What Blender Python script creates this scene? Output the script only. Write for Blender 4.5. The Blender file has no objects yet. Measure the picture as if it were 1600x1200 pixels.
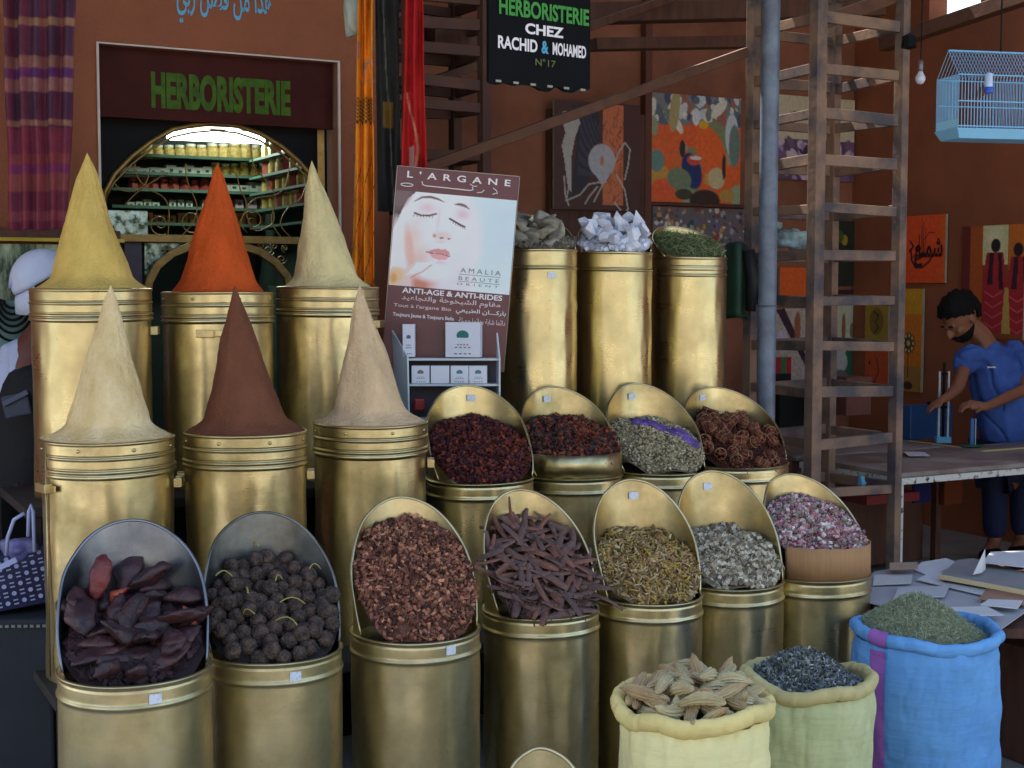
import bpy, math, random
import numpy as np
from mathutils import Vector, Matrix, noise, Euler
R = math.radians
PI = math.pi
sc = bpy.context.scene
col = sc.collection
random.seed(7)
rng = np.random.default_rng(11)

# ---------------------------------------------------------------- camera, sky, sun, exposure
FOC = 2200.0                      # focal length in photo pixels (photo 1600 x 1200)
PITCH = math.atan(150.0 / FOC)    # looking slightly down, horizon at y = 450
EYE = 1.6
cd = bpy.data.cameras.new('camera')
cam = bpy.data.objects.new('camera', cd)
col.objects.link(cam)
cd.sensor_width = 36.0
cd.lens = 36.0 * FOC / 1600.0
cd.clip_start = 0.05
cd.clip_end = 3000
cam.location = (0, 0, EYE)
cam.rotation_euler = (PI / 2 - PITCH, 0, 0)
sc.camera = cam

SUN_EL, SUN_AZ = R(57), R(322)    # compass style: 0 = +Y, clockwise; sun stands high behind the shop, to its left
w = bpy.data.worlds.new('World')
sc.world = w
w.use_nodes = True
nt = w.node_tree
bg = nt.nodes['Background']
sky = nt.nodes.new('ShaderNodeTexSky')
sky.sky_type = 'NISHITA'
sky.sun_disc = False
sky.sun_elevation = SUN_EL
sky.sun_rotation = SUN_AZ
sky.air_density = 1.3
sky.dust_density = 3.0
nt.links.new(sky.outputs[0], bg.inputs[0])
bg.inputs[1].default_value = 0.15
sl = bpy.data.lights.new('sun', 'SUN')
sl.energy = 4.6
sl.angle = R(0.5)
sl.color = (1.0, 0.95, 0.86)
so = bpy.data.objects.new('sun', sl)
col.objects.link(so)
sd = Vector((math.sin(SUN_AZ) * math.cos(SUN_EL), math.cos(SUN_AZ) * math.cos(SUN_EL), math.sin(SUN_EL)))
so.rotation_euler = sd.to_track_quat('Z', 'Y').to_euler()
so.location = (-6, -6, 9)
sc.view_settings.view_transform = 'Standard'
sc.view_settings.look = 'None'
sc.view_settings.exposure = 1.55
sc.view_settings.gamma = 1.0
sc.render.engine = 'CYCLES'
sc.cycles.use_denoising = True
sc.cycles.max_bounces = 8
sc.cycles.diffuse_bounces = 4
sc.cycles.glossy_bounces = 4
sc.cycles.sample_clamp_indirect = 6.0
sc.cycles.caustics_reflective = False
sc.cycles.caustics_refractive = False

# ---------------------------------------------------------------- where things stand
TH = R(28)                        # the row of stalls runs 28 degrees away from the picture plane
U = Vector((math.cos(TH), math.sin(TH), 0))
V = Vector((-math.sin(TH), math.cos(TH), 0))
CP, SP = math.cos(PITCH), math.sin(PITCH)

def ray(px, py):
    x = (px - 800) / FOC
    y = -(py - 600) / FOC
    return Vector((x, CP + y * SP, -SP + y * CP))
def at(px, py, Y):
    d = ray(px, py)
    return Vector((0, 0, EYE)) + d * (Y / d.y)
def atV(px, py, v):
    d = ray(px, py)
    return Vector((0, 0, EYE)) + d * (v / d.dot(V))
def atU(px, py, u):
    d = ray(px, py)
    return Vector((0, 0, EYE)) + d * (u / d.dot(U))
def uv(u, v, z=0.0):
    p = U * u + V * v
    return Vector((p.x, p.y, z))

# ---------------------------------------------------------------- object helpers
def link(o, parent=None):
    col.objects.link(o)
    if parent is not None:
        o.parent = parent
    return o
def tag(o, label=None, cat=None, group=None, kind=None):
    if label: o['label'] = label
    if cat: o['category'] = cat
    if group: o['group'] = group
    if kind: o['kind'] = kind
    return o
def thing(name, label, cat, loc=(0, 0, 0), rz=0.0, group=None):
    o = bpy.data.objects.new(name, None)
    o.empty_display_size = 0.05
    o.location = loc
    o.rotation_euler = (0, 0, rz)
    col.objects.link(o)
    return tag(o, label, cat, group)
def mat_of(o):
    return Matrix.LocRotScale(Vector(o.location), o.rotation_euler, Vector(o.scale))
def world_inv(parent):
    m = Matrix.Identity(4)
    chain = []
    p = parent
    while p is not None:
        chain.append(p); p = p.parent
    for p in reversed(chain):
        m = m @ mat_of(p)
    return m.inverted()
def copy_tree(o, parent=None):
    c = o.copy()
    col.objects.link(c)
    c.parent = parent
    for ch in list(o.children):
        copy_tree(ch, c)
    return c

class MB:
    """collects faces (world or local coordinates) for ONE mesh"""
    def __init__(s):
        s.v = []; s.f = []; s.c = []; s.m = []
    def add(s, vs, fs, colr=None, mi=0):
        b = len(s.v)
        s.v += [tuple(p) for p in vs]
        for f in fs:
            s.f.append(tuple(i + b for i in f)); s.c.append(colr); s.m.append(mi)
        return s
    def box(s, c, size, rz=0.0, colr=None, mi=0, M=None):
        x, y, z = size[0] / 2, size[1] / 2, size[2] / 2
        vs = [Vector((a, b, d)) for a in (-x, x) for b in (-y, y) for d in (-z, z)]
        rot = M if M is not None else Matrix.Rotation(rz, 3, 'Z')
        vs = [rot @ p + Vector(c) for p in vs]
        return s.add(vs, [(0, 1, 3, 2), (4, 6, 7, 5), (0, 4, 5, 1), (2, 3, 7, 6), (0, 2, 6, 4), (1, 5, 7, 3)], colr, mi)
    def beam(s, a, b, wd, ht, up=(0, 0, 1), colr=None, mi=0):
        a, b = Vector(a), Vector(b)
        d = (b - a); L = d.length; d.normalize()
        side = d.cross(Vector(up))
        if side.length < 1e-4: side = d.cross(Vector((1, 0, 0)))
        side.normalize(); u2 = side.cross(d)
        M = Matrix((side, d, u2)).transposed()
        return s.box((a + b) / 2, (wd, L, ht), M=M, colr=colr, mi=mi)
    def tube(s, pts, r, n=8, colr=None, closed=False, cap=True, mi=0):
        pts = [Vector(p) for p in pts]
        rs = r if isinstance(r, (list, tuple)) else [r] * len(pts)
        N = len(pts); rings = []; prev = None
        for i, p in enumerate(pts):
            if closed: t = pts[(i + 1) % N] - pts[(i - 1) % N]
            else: t = pts[min(i + 1, N - 1)] - pts[max(i - 1, 0)]
            if t.length < 1e-9: t = Vector((0, 0, 1))
            t.normalize()
            if prev is None:
                a = t.cross(Vector((0, 0, 1)))
                if a.length < 1e-3: a = t.cross(Vector((1, 0, 0)))
            else:
                a = prev - t * prev.dot(t)
                if a.length < 1e-6: a = t.cross(Vector((1, 0, 0)))
            a.normalize(); prev = a
            b = t.cross(a)
            rings.append([p + (a * math.cos(2 * PI * k / n) + b * math.sin(2 * PI * k / n)) * rs[i] for k in range(n)])
        vs = [q for rg in rings for q in rg]
        fs = []
        for i in range(N if closed else N - 1):
            j = (i + 1) % N
            for k in range(n):
                fs.append((i * n + k, i * n + (k + 1) % n, j * n + (k + 1) % n, j * n + k))
        if cap and not closed:
            fs.append(tuple(range(n))[::-1]); fs.append(tuple((N - 1) * n + k for k in range(n)))
        return s.add(vs, fs, colr, mi)
    def lathe(s, prof, c=(0, 0, 0), n=48, colr=None, mi=0, fn=None):
        vs = []
        for (r, z) in prof:
            for k in range(n):
                a = 2 * PI * k / n
                rr, zz = (r, z) if fn is None else fn(r, z, a)
                vs.append((c[0] + rr * math.cos(a), c[1] + rr * math.sin(a), c[2] + zz))
        fs = []
        for i in range(len(prof) - 1):
            for k in range(n):
                fs.append((i * n + k, i * n + (k + 1) % n, (i + 1) * n + (k + 1) % n, (i + 1) * n + k))
        return s.add(vs, fs, colr, mi)
    def quad(s, a, b, c, d, colr=None, mi=0):
        return s.add([a, b, c, d], [(0, 1, 2, 3)], colr, mi)
    def slab(s, pts, thick, colr=None, mi=0):
        """polygon (planar, ccw seen from its front) given real thickness backwards"""
        pts = [Vector(p) for p in pts]
        nrm = (pts[1] - pts[0]).cross(pts[2] - pts[0]).normalized()
        n = len(pts)
        back = [p - nrm * thick for p in pts]
        fs = [tuple(range(n)), tuple(range(2 * n - 1, n - 1, -1))]
        for i in range(n):
            j = (i + 1) % n
            fs.append((i, i + n, j + n, j))
        return s.add(pts + back, fs, colr, mi)
    def build(s, name, mat, parent=None, smooth=False, world=True, bevel=0.0, auto=None, label=None):
        me = bpy.data.meshes.new(name)
        vs = s.v
        if parent is not None and world:
            mi = world_inv(parent)
            vs = [tuple(mi @ Vector(p)) for p in vs]
        me.from_pydata(vs, [], s.f)
        mats = mat if isinstance(mat, (list, tuple)) else [mat]
        for m in mats: me.materials.append(m)
        if any(s.m): me.polygons.foreach_set('material_index', s.m)
        if any(c is not None for c in s.c):
            ca = me.color_attributes.new('Col', 'FLOAT_COLOR', 'CORNER')
            arr = []
            for f, c in zip(s.f, s.c):
                c = c or (1, 1, 1)
                arr += [c[0], c[1], c[2], 1.0] * len(f)
            ca.data.foreach_set('color', arr)
        me.update()
        if smooth:
            me.polygons.foreach_set('use_smooth', [True] * len(me.polygons))
            if auto:
                try: me.set_sharp_from_angle(angle=R(auto))
                except Exception: pass
        o = bpy.data.objects.new(name, me)
        link(o, parent)
        if bevel > 0:
            b = o.modifiers.new('bevel', 'BEVEL'); b.width = bevel; b.segments = 2; b.limit_method = 'ANGLE'
        if label: o['label'] = label
        return o

def single(mb, name, mat, label, cat, group=None, kind=None, **k):
    o = mb.build(name, mat, None, **k)
    return tag(o, label, cat, group, kind)

def np_mesh(name, V_, F_, mat, parent=None, colors=None, smooth=False, vcol=None):
    me = bpy.data.meshes.new(name)
    n, m = len(V_), len(F_)
    k = F_.shape[1]
    me.vertices.add(n); me.loops.add(m * k); me.polygons.add(m)
    me.vertices.foreach_set('co', np.asarray(V_, dtype=np.float32).ravel())
    me.loops.foreach_set('vertex_index', np.asarray(F_, dtype=np.int32).ravel())
    me.polygons.foreach_set('loop_start', np.arange(0, m * k, k, dtype=np.int32))
    me.polygons.foreach_set('loop_total', np.full(m, k, dtype=np.int32))
    me.update(calc_edges=True)
    me.validate()
    if colors is not None:
        ca = me.color_attributes.new('Col', 'FLOAT_COLOR', 'CORNER')
        a = np.ones((m, k, 4), dtype=np.float32)
        a[:, :, :3] = colors[:, None, :]
        ca.data.foreach_set('color', a.ravel())
    if vcol is not None:
        ca = me.color_attributes.new('Col', 'FLOAT_COLOR', 'POINT')
        a = np.ones((n, 4), dtype=np.float32); a[:, :3] = vcol
        ca.data.foreach_set('color', a.ravel())
    me.polygons.foreach_set('use_smooth', [smooth] * m)
    for mm in (mat if isinstance(mat, (list, tuple)) else [mat]): me.materials.append(mm)
    o = bpy.data.objects.new(name, me)
    return link(o, parent)

# ---------------------------------------------------------------- colours and materials
def L(r, g, b, k=1.0):
    f = lambda c: (c / 255 / 12.92) if c / 255 <= 0.04045 else (((c / 255) + 0.055) / 1.055) ** 2.4
    return (min(f(r) * k, 1), min(f(g) * k, 1), min(f(b) * k, 1))
MATS = {}
class NT:
    def __init__(s, m):
        s.t = m.node_tree; s.n = s.t.nodes; s.p = s.n['Principled BSDF']
    def new(s, t, **k):
        n = s.n.new(t)
        for a, b in k.items(): setattr(n, a, b)
        return n
    def l(s, a, b): s.t.links.new(a, b)
def mk(name, base=(.5, .5, .5), rough=.7, metal=0.0, var=0.0, scale=8.0, stretch=(1, 1, 1), col2=None, bump=0.0, bscale=None,
       bstretch=None, vc=False, spec=.5, rvar=0.0, emit=None, estr=0.0, detail=6.0, ramp=(.35, .65), trans=0.0, sss=0.0, sheen=0.0, bdist=.01):
    """general procedural material: noise-mixed base, bump, roughness variation"""
    if name in MATS: return MATS[name]
    m = bpy.data.materials.new(name); m.use_nodes = True
    t = NT(m); p = t.p
    p.inputs['Roughness'].default_value = rough
    p.inputs['Metallic'].default_value = metal
    p.inputs['Specular IOR Level'].default_value = spec
    if trans: p.inputs['Transmission Weight'].default_value = trans
    if sheen: p.inputs['Sheen Weight'].default_value = sheen
    if sss:
        p.inputs['Subsurface Weight'].default_value = sss
        p.inputs['Subsurface Radius'].default_value = (.02, .01, .006)
        p.inputs['Subsurface Scale'].default_value = .3
    tc = t.new('ShaderNodeTexCoord')
    mp = t.new('ShaderNodeMapping'); mp.inputs['Scale'].default_value = stretch
    t.l(tc.outputs['Object'], mp.inputs[0])
    nz = t.new('ShaderNodeTexNoise'); nz.inputs['Scale'].default_value = scale; nz.inputs['Detail'].default_value = detail
    nz.inputs['Roughness'].default_value = .6
    t.l(mp.outputs[0], nz.inputs[0])
    mr = t.new('ShaderNodeMapRange'); mr.inputs[1].default_value = ramp[0]; mr.inputs[2].default_value = ramp[1]
    t.l(nz.outputs[0], mr.inputs[0])
    if vc:
        at_ = t.new('ShaderNodeVertexColor', layer_name='Col')
        src = at_.outputs[0]
        mx = t.new('ShaderNodeMix', data_type='RGBA', blend_type='MULTIPLY'); mx.inputs[0].default_value = 1
        hs = t.new('ShaderNodeMapRange'); hs.inputs[3].default_value = 1 - var; hs.inputs[4].default_value = 1 + var * .6
        t.l(mr.outputs[0], hs.inputs[0])
        cb = t.new('ShaderNodeCombineColor')
        for i in range(3): t.l(hs.outputs[0], cb.inputs[i])
        t.l(src, mx.inputs[6]); t.l(cb.outputs[0], mx.inputs[7])
        t.l(mx.outputs[2], p.inputs['Base Color'])
    else:
        c2 = col2 if col2 is not None else tuple(c * (1 - var) for c in base)
        mx = t.new('ShaderNodeMix', data_type='RGBA')
        mx.inputs[6].default_value = (*c2, 1); mx.inputs[7].default_value = (*base, 1)
        t.l(mr.outputs[0], mx.inputs[0]); t.l(mx.outputs[2], p.inputs['Base Color'])
    if rvar:
        rr = t.new('ShaderNodeMapRange'); rr.inputs[3].default_value = rough - rvar; rr.inputs[4].default_value = rough + rvar
        t.l(mr.outputs[0], rr.inputs[0]); t.l(rr.outputs[0], p.inputs['Roughness'])
    if bump:
        bn = t.new('ShaderNodeTexNoise'); bn.inputs['Scale'].default_value = bscale or scale * 4; bn.inputs['Detail'].default_value = 5
        if bstretch:
            mp2 = t.new('ShaderNodeMapping'); mp2.inputs['Scale'].default_value = bstretch
            t.l(tc.outputs['Object'], mp2.inputs[0]); t.l(mp2.outputs[0], bn.inputs[0])
        else: t.l(tc.outputs['Object'], bn.inputs[0])
        b = t.new('ShaderNodeBump'); b.inputs['Strength'].default_value = bump; b.inputs['Distance'].default_value = bdist
        t.l(bn.outputs[0], b.inputs['Height']); t.l(b.outputs[0], p.inputs['Normal'])
    if emit:
        p.inputs['Emission Color'].default_value = (*emit, 1); p.inputs['Emission Strength'].default_value = estr
    MATS[name] = m
    return m

def brass(name, base, tint, rough=.3, dirt=.35):
    if name in MATS: return MATS[name]
    m = bpy.data.materials.new(name); m.use_nodes = True
    t = NT(m); p = t.p
    p.inputs['Metallic'].default_value = 1.0
    tc = t.new('ShaderNodeTexCoord')
    oi = t.new('ShaderNodeObjectInfo')
    va = t.new('ShaderNodeVectorMath', operation='ADD')
    sc_ = t.new('ShaderNodeVectorMath', operation='SCALE'); sc_.inputs[3].default_value = 7.0
    cmb = t.new('ShaderNodeCombineXYZ')
    for i in range(3): t.l(oi.outputs['Random'], cmb.inputs[i])
    t.l(cmb.outputs[0], sc_.inputs[0])
    t.l(tc.outputs['Object'], va.inputs[0]); t.l(sc_.outputs[0], va.inputs[1])
    # broad tarnish
    n1 = t.new('ShaderNodeTexNoise'); n1.inputs['Scale'].default_value = 7; n1.inputs['Detail'].default_value = 7; n1.inputs['Roughness'].default_value = .62
    t.l(va.outputs[0], n1.inputs[0])
    r1 = t.new('ShaderNodeMapRange'); r1.inputs[1].default_value = .38; r1.inputs[2].default_value = .72
    t.l(n1.outputs[0], r1.inputs[0])
    mx = t.new('ShaderNodeMix', data_type='RGBA'); mx.inputs[6].default_value = (*base, 1); mx.inputs[7].default_value = (*tint, 1)
    md = t.new('ShaderNodeMath', operation='MULTIPLY'); md.inputs[1].default_value = dirt * 2
    t.l(r1.outputs[0], md.inputs[0]); t.l(md.outputs[0], mx.inputs[0])
    # fine specks
    n2 = t.new('ShaderNodeTexNoise'); n2.inputs['Scale'].default_value = 60; n2.inputs['Detail'].default_value = 4
    t.l(va.outputs[0], n2.inputs[0])
    r2 = t.new('ShaderNodeMapRange'); r2.inputs[1].default_value = .66; r2.inputs[2].default_value = .80; r2.inputs[4].default_value = .35
    t.l(n2.outputs[0], r2.inputs[0])
    mx2 = t.new('ShaderNodeMix', data_type='RGBA'); mx2.inputs[7].default_value = (tint[0] * .4, tint[1] * .38, tint[2] * .35, 1)
    t.l(r2.outputs[0], mx2.inputs[0]); t.l(mx.outputs[2], mx2.inputs[6]); t.l(mx2.outputs[2], p.inputs['Base Color'])
    # brushed lines running round the tin
    mp = t.new('ShaderNodeMapping'); mp.inputs['Scale'].default_value = (2, 2, 70)
    t.l(va.outputs[0], mp.inputs[0])
    n3 = t.new('ShaderNodeTexNoise'); n3.inputs['Scale'].default_value = 5; n3.inputs['Detail'].default_value = 4
    t.l(mp.outputs[0], n3.inputs[0])
    ra = t.new('ShaderNodeMath', operation='ADD')
    rm = t.new('ShaderNodeMath', operation='MULTIPLY'); rm.inputs[1].default_value = .16
    t.l(n3.outputs[0], rm.inputs[0])
    rb = t.new('ShaderNodeMath', operation='MULTIPLY_ADD'); rb.inputs[1].default_value = .16; rb.inputs[2].default_value = rough - .085
    t.l(r1.outputs[0], rb.inputs[0]); t.l(rb.outputs[0], ra.inputs[0]); t.l(rm.outputs[0], ra.inputs[1])
    t.l(ra.outputs[0], p.inputs['Roughness'])
    b1 = t.new('ShaderNodeBump'); b1.inputs['Strength'].default_value = .12; b1.inputs['Distance'].default_value = .002
    t.l(n3.outputs[0], b1.inputs['Height'])
    n4 = t.new('ShaderNodeTexNoise'); n4.inputs['Scale'].default_value = 6; n4.inputs['Detail'].default_value = 2
    t.l(va.outputs[0], n4.inputs[0])
    b2 = t.new('ShaderNodeBump'); b2.inputs['Strength'].default_value = .28; b2.inputs['Distance'].default_value = .006
    t.l(n4.outputs[0], b2.inputs['Height']); t.l(b1.outputs[0], b2.inputs['Normal']); t.l(b2.outputs[0], p.inputs['Normal'])
    MATS[name] = m
    return m

M_brass = brass('brass', (.70, .59, .335), (.36, .285, .13), dirt=.45)
M_brass_dull = brass('brass_dull', (.66, .565, .33), (.34, .28, .135), rough=.36, dirt=.42)
M_brass_bright = brass('brass_bright', (.67, .575, .325), (.42, .335, .15), rough=.28, dirt=.3)
M_steel = brass('galvanised_steel', (.27, .29, .325), (.14, .15, .175), rough=.34, dirt=.4)
M_steel_worn = brass('worn_steel', (.13, .125, .11), (.36, .37, .35), rough=.42, dirt=.42)
M_wood = mk('raw_wood', L(150, 110, 90), .75, var=.35, scale=6, stretch=(6, 6, .8), bump=.4, bscale=30, bstretch=(8, 8, 1), bdist=.004)
M_wood_dark = mk('dark_wood', L(96, 60, 46), .7, var=.4, scale=5, stretch=(5, 5, .8), bump=.3, bscale=30, bstretch=(8, 8, 1), bdist=.004)
M_black = mk('black_paint', (.010, .010, .011), .7, var=.3, spec=.12)
M_sticker = mk('sticker_paper', (.75, .78, .85), .6, col2=(.45, .5, .6), scale=120, ramp=(.3, .5))

def paint_mat(name, rgb, rough=.6, **k):
    return mk(name, L(*rgb), rough, **k)

# ---------------------------------------------------------------- writing
AR = {  # letter: (isolated, final, initial, medial)
 'ا': (0xFE8D, 0xFE8E, 0, 0), 'أ': (0xFE83, 0xFE84, 0, 0), 'ب': (0xFE8F, 0xFE90, 0xFE91, 0xFE92), 'ة': (0xFE93, 0xFE94, 0, 0),
 'ت': (0xFE95, 0xFE96, 0xFE97, 0xFE98), 'ج': (0xFE9D, 0xFE9E, 0xFE9F, 0xFEA0), 'خ': (0xFEA5, 0xFEA6, 0xFEA7, 0xFEA8),
 'د': (0xFEA9, 0xFEAA, 0, 0), 'ذ': (0xFEAB, 0xFEAC, 0, 0), 'ر': (0xFEAD, 0xFEAE, 0, 0), 'ش': (0xFEB5, 0xFEB6, 0xFEB7, 0xFEB8),
 'ض': (0xFEBD, 0xFEBE, 0xFEBF, 0xFEC0), 'ط': (0xFEC1, 0xFEC2, 0xFEC3, 0xFEC4), 'ع': (0xFEC9, 0xFECA, 0xFECB, 0xFECC),
 'ف': (0xFED1, 0xFED2, 0xFED3, 0xFED4), 'ق': (0xFED5, 0xFED6, 0xFED7, 0xFED8), 'ك': (0xFED9, 0xFEDA, 0xFEDB, 0xFEDC),
 'ل': (0xFEDD, 0xFEDE, 0xFEDF, 0xFEE0), 'م': (0xFEE1, 0xFEE2, 0xFEE3, 0xFEE4), 'ن': (0xFEE5, 0xFEE6, 0xFEE7, 0xFEE8),
 'ه': (0xFEE9, 0xFEEA, 0xFEEB, 0xFEEC), 'و': (0xFEED, 0xFEEE, 0, 0), 'ي': (0xFEF1, 0xFEF2, 0xFEF3, 0xFEF4),
 'ئ': (0xFE89, 0xFE8A, 0xFE8B, 0xFE8C), 'ـ': (0x640, 0x640, 0x640, 0x640)}
def arabic(s):
    out = []
    for i, ch in enumerate(s):
        if ch not in AR: out.append(ch); continue
        f = AR[ch]
        pv = i > 0 and s[i - 1] in AR and AR[s[i - 1]][2]
        nx = i < len(s) - 1 and s[i + 1] in AR and f[2]
        out.append(chr(f[3] if (pv and nx) else f[1] if pv else f[2] if nx else f[0]))
    return ''.join(reversed(out))

def text_mesh(body, depth=0.0, offset=0.0, space=1.0):
    c = bpy.data.curves.new('t', 'FONT'); c.body = body; c.offset = offset; c.extrude = depth; c.space_character = space
    c.resolution_u = 4
    o = bpy.data.objects.new('t', c); col.objects.link(o)
    dg = bpy.context.evaluated_depsgraph_get(); dg.update()
    me = bpy.data.meshes.new_from_object(o.evaluated_get(dg))
    bpy.data.objects.remove(o); bpy.data.curves.remove(c)
    vs = np.array([v.co[:] for v in me.vertices]) if len(me.vertices) else np.zeros((0, 3))
    fs = [tuple(p.vertices) for p in me.polygons]
    bpy.data.meshes.remove(me)
    return vs, fs

def lettering(parent, body, O, X, Yv, x0, x1, y0, y1, mat, lift=.003, offset=0.0, space=1.0, name='lettering', thick=0.0, world=True):
    """writes body on the plane O + x*X + y*Yv (X, Yv unit vectors), stretched into the box x0..x1, y0..y1"""
    vs, fs = text_mesh(body, 0.0, offset, space)
    if len(vs) == 0: return None
    mn, mx = vs.min(0), vs.max(0)
    sx = (x1 - x0) / max(mx[0] - mn[0], 1e-6); sy = (y1 - y0) / max(mx[1] - mn[1], 1e-6)
    O, X, Yv = Vector(O), Vector(X), Vector(Yv)
    N = X.cross(Yv)
    mb = MB()
    pts = [O + X * (x0 + (p[0] - mn[0]) * sx) + Yv * (y0 + (p[1] - mn[1]) * sy) + N * lift for p in vs]
    mb.add(pts, fs)
    return mb.build(name, mat, parent, world=world)

# ---------------------------------------------------------------- painting on flat pictures (numpy image -> colour per vertex)
class Img:
    def __init__(s, w_, h_, base):
        s.w, s.h = w_, h_
        s.a = np.ones((h_, w_, 3)) * np.array(base)
        s.y, s.x = np.mgrid[0:h_, 0:w_]
        s.x = (s.x + .5) / w_; s.y = (s.y + .5) / h_
        s.asp = w_ / h_
    def mix(s, m, c):
        m = np.clip(m, 0, 1)[:, :, None]
        s.a = s.a * (1 - m) + np.array(c) * m
    def ell(s, cx, cy, rx, ry, c, ang=0, soft=.12, al=1.0):
        dx = (s.x - cx); dy = (s.y - cy) / s.asp
        ca, sa = math.cos(R(ang)), math.sin(R(ang))
        X = (dx * ca + dy * sa) / rx; Y = (-dx * sa + dy * ca) / (ry / s.asp)
        d = np.sqrt(X * X + Y * Y)
        s.mix((1 - d) / max(soft, 1e-3) + .5 if soft < .9 else np.exp(-d * d * 1.6) * al, c) if soft >= .9 else s.mix(np.clip((1 - d) / soft + .5, 0, 1) * al, c)
    def poly(s, pts, c, al=1.0):
        inside = np.zeros((s.h, s.w), bool)
        n = len(pts)
        for i in range(n):
            x1, y1 = pts[i]; x2, y2 = pts[(i + 1) % n]
            if y1 == y2: continue
            cond = ((s.y < y1) != (s.y < y2)) & (s.x < (x2 - x1) * (s.y - y1) / (y2 - y1) + x1)
            inside ^= cond
        s.mix(inside * al, c)
    def stroke(s, pts, wd, c, al=1.0, taper=False):
        best = np.full((s.h, s.w), 9.0)
        n = len(pts) - 1
        for i in range(n):
            x1, y1 = pts[i]; x2, y2 = pts[i + 1]
            ax, ay = x2 - x1, (y2 - y1) / s.asp
            L2 = ax * ax + ay * ay + 1e-12
            px, py = s.x - x1, (s.y - y1) / s.asp
            t = np.clip((px * ax + py * ay) / L2, 0, 1)
            wloc = wd if not taper else wd * (.25 + .75 * np.sin(PI * np.clip((i + t) / n, .02, .98)))
            d = np.sqrt((px - t * ax) ** 2 + (py - t * ay) ** 2) / wloc
            best = np.minimum(best, d)
        s.mix(np.clip((1 - best) * 2.5, 0, 1) * al, c)
    def rect(s, x0, y0, x1, y1, c, al=1.0):
        s.mix(((s.x > x0) & (s.x < x1) & (s.y > y0) & (s.y < y1)) * al, c)
    def speck(s, amt, sx=1.0, sy=1.0, seed=0):
        r = np.random.default_rng(seed)
        nx, ny = max(3, int(s.w * sx)), max(3, int(s.h * sy))
        g = r.random((ny, nx))
        iy = np.clip((s.y * ny).astype(int), 0, ny - 1); ix = np.clip((s.x * nx).astype(int), 0, nx - 1)
        s.a = s.a * (1 + amt * (g[iy, ix] - .5))[:, :, None]
    def blobs(s, n, cols, r0, r1, box=(0, 0, 1, 1), seed=1, soft=.15, tall=1.0):
        r = np.random.default_rng(seed)
        for i in range(n):
            c = cols[r.integers(len(cols))]
            rr = r.uniform(r0, r1)
            s.ell(r.uniform(box[0], box[2]), r.uniform(box[1], box[3]), rr, rr * tall * r.uniform(.6, 1.5), c, r.uniform(-40, 40), soft)

M_canvas = mk('painted_canvas', rough=.55, vc=True, var=.12, scale=40, bump=.15, bscale=300, bdist=.001)
M_print = mk('printed_sheet', rough=.28, vc=True, var=.02, scale=10)
M_edge = mk('canvas_edge', L(170, 160, 140), .8, var=.2)

def picture(name, tl, tr, bl, img, mat, parent, thick=.02, edge=None):
    """flat picture: front sheet with the painted colours, plus a board of real thickness behind"""
    tl, tr, bl = Vector(tl), Vector(tr), Vector(bl)
    X = tr - tl; Yv = bl - tl
    N = Yv.cross(X).normalized()
    h, w_ = img.h, img.w
    gx = np.linspace(0, 1, w_); gy = np.linspace(0, 1, h)
    inv = np.array(world_inv(parent)) if parent is not None else np.eye(4)
    P = (np.array(tl)[None, None] + gx[None, :, None] * np.array(X)[None, None] + gy[:, None, None] * np.array(Yv)[None, None])
    P = P.reshape(-1, 3) @ inv[:3, :3].T + inv[:3, 3]
    i = np.arange(h - 1)[:, None] * w_ + np.arange(w_ - 1)[None, :]
    F = np.stack([i, i + w_, i + w_ + 1, i + 1], -1).reshape(-1, 4)
    o = np_mesh(name, P, F, mat, parent, vcol=np.clip(img.a.reshape(-1, 3), 0, 1))
    br = tr + Yv
    mb = MB()
    mb.slab([p - N * .002 for p in (tl, bl, br, tr)], thick)
    b = mb.build('stretcher_board', edge or M_edge, parent)
    return o, b

# ---------------------------------------------------------------- scattered pieces
def tmpl_chip(seed=0):
    r = random.Random(seed)
    v = [(x * r.uniform(.6, 1), y * r.uniform(.6, 1), z * r.uniform(.5, 1)) for x in (-.5, .5) for y in (-.5, .5) for z in (-.5, .5)]
    return np.array(v), np.array([(0, 1, 3, 2), (4, 6, 7, 5), (0, 4, 5, 1), (2, 3, 7, 6), (0, 2, 6, 4), (1, 5, 7, 3)])
def tmpl_curl(bend=.35, wdt=.3, seg=4, tw=.4):
    v = []; f = []
    for i in range(seg + 1):
        t = i / seg - .5
        ww = wdt * math.cos(t * 2.4) * .5 + .03
        z = bend * (t * t) * 2
        a = tw * t
        v += [(t, -ww * math.cos(a), z - ww * math.sin(a)), (t, 0, z + wdt * .22), (t, ww * math.cos(a), z + ww * math.sin(a))]
    for i in range(seg):
        a = i * 3
        f += [(a, a + 3, a + 4, a + 1), (a + 1, a + 4, a + 5, a + 2)]
    return np.array(v), np.array(f)
def tmpl_rod(n=5, wdt=.25, bend=.1):
    v = []; f = []
    st = [(-.5, .55), (-.42, 1), (0, 1.05), (.4, .9), (.5, .4)]
    for (t, k) in st:
        for j in range(n):
            a = 2 * PI * j / n
            v.append((t, math.cos(a) * wdt * k * .5, math.sin(a) * wdt * k * .5 + bend * (1 - 4 * t * t)))
    for i in range(len(st) - 1):
        for j in range(n):
            f.append((i * n + j, i * n + (j + 1) % n, (i + 1) * n + (j + 1) % n, (i + 1) * n + j))
    return np.array(v), np.array(f)
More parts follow.
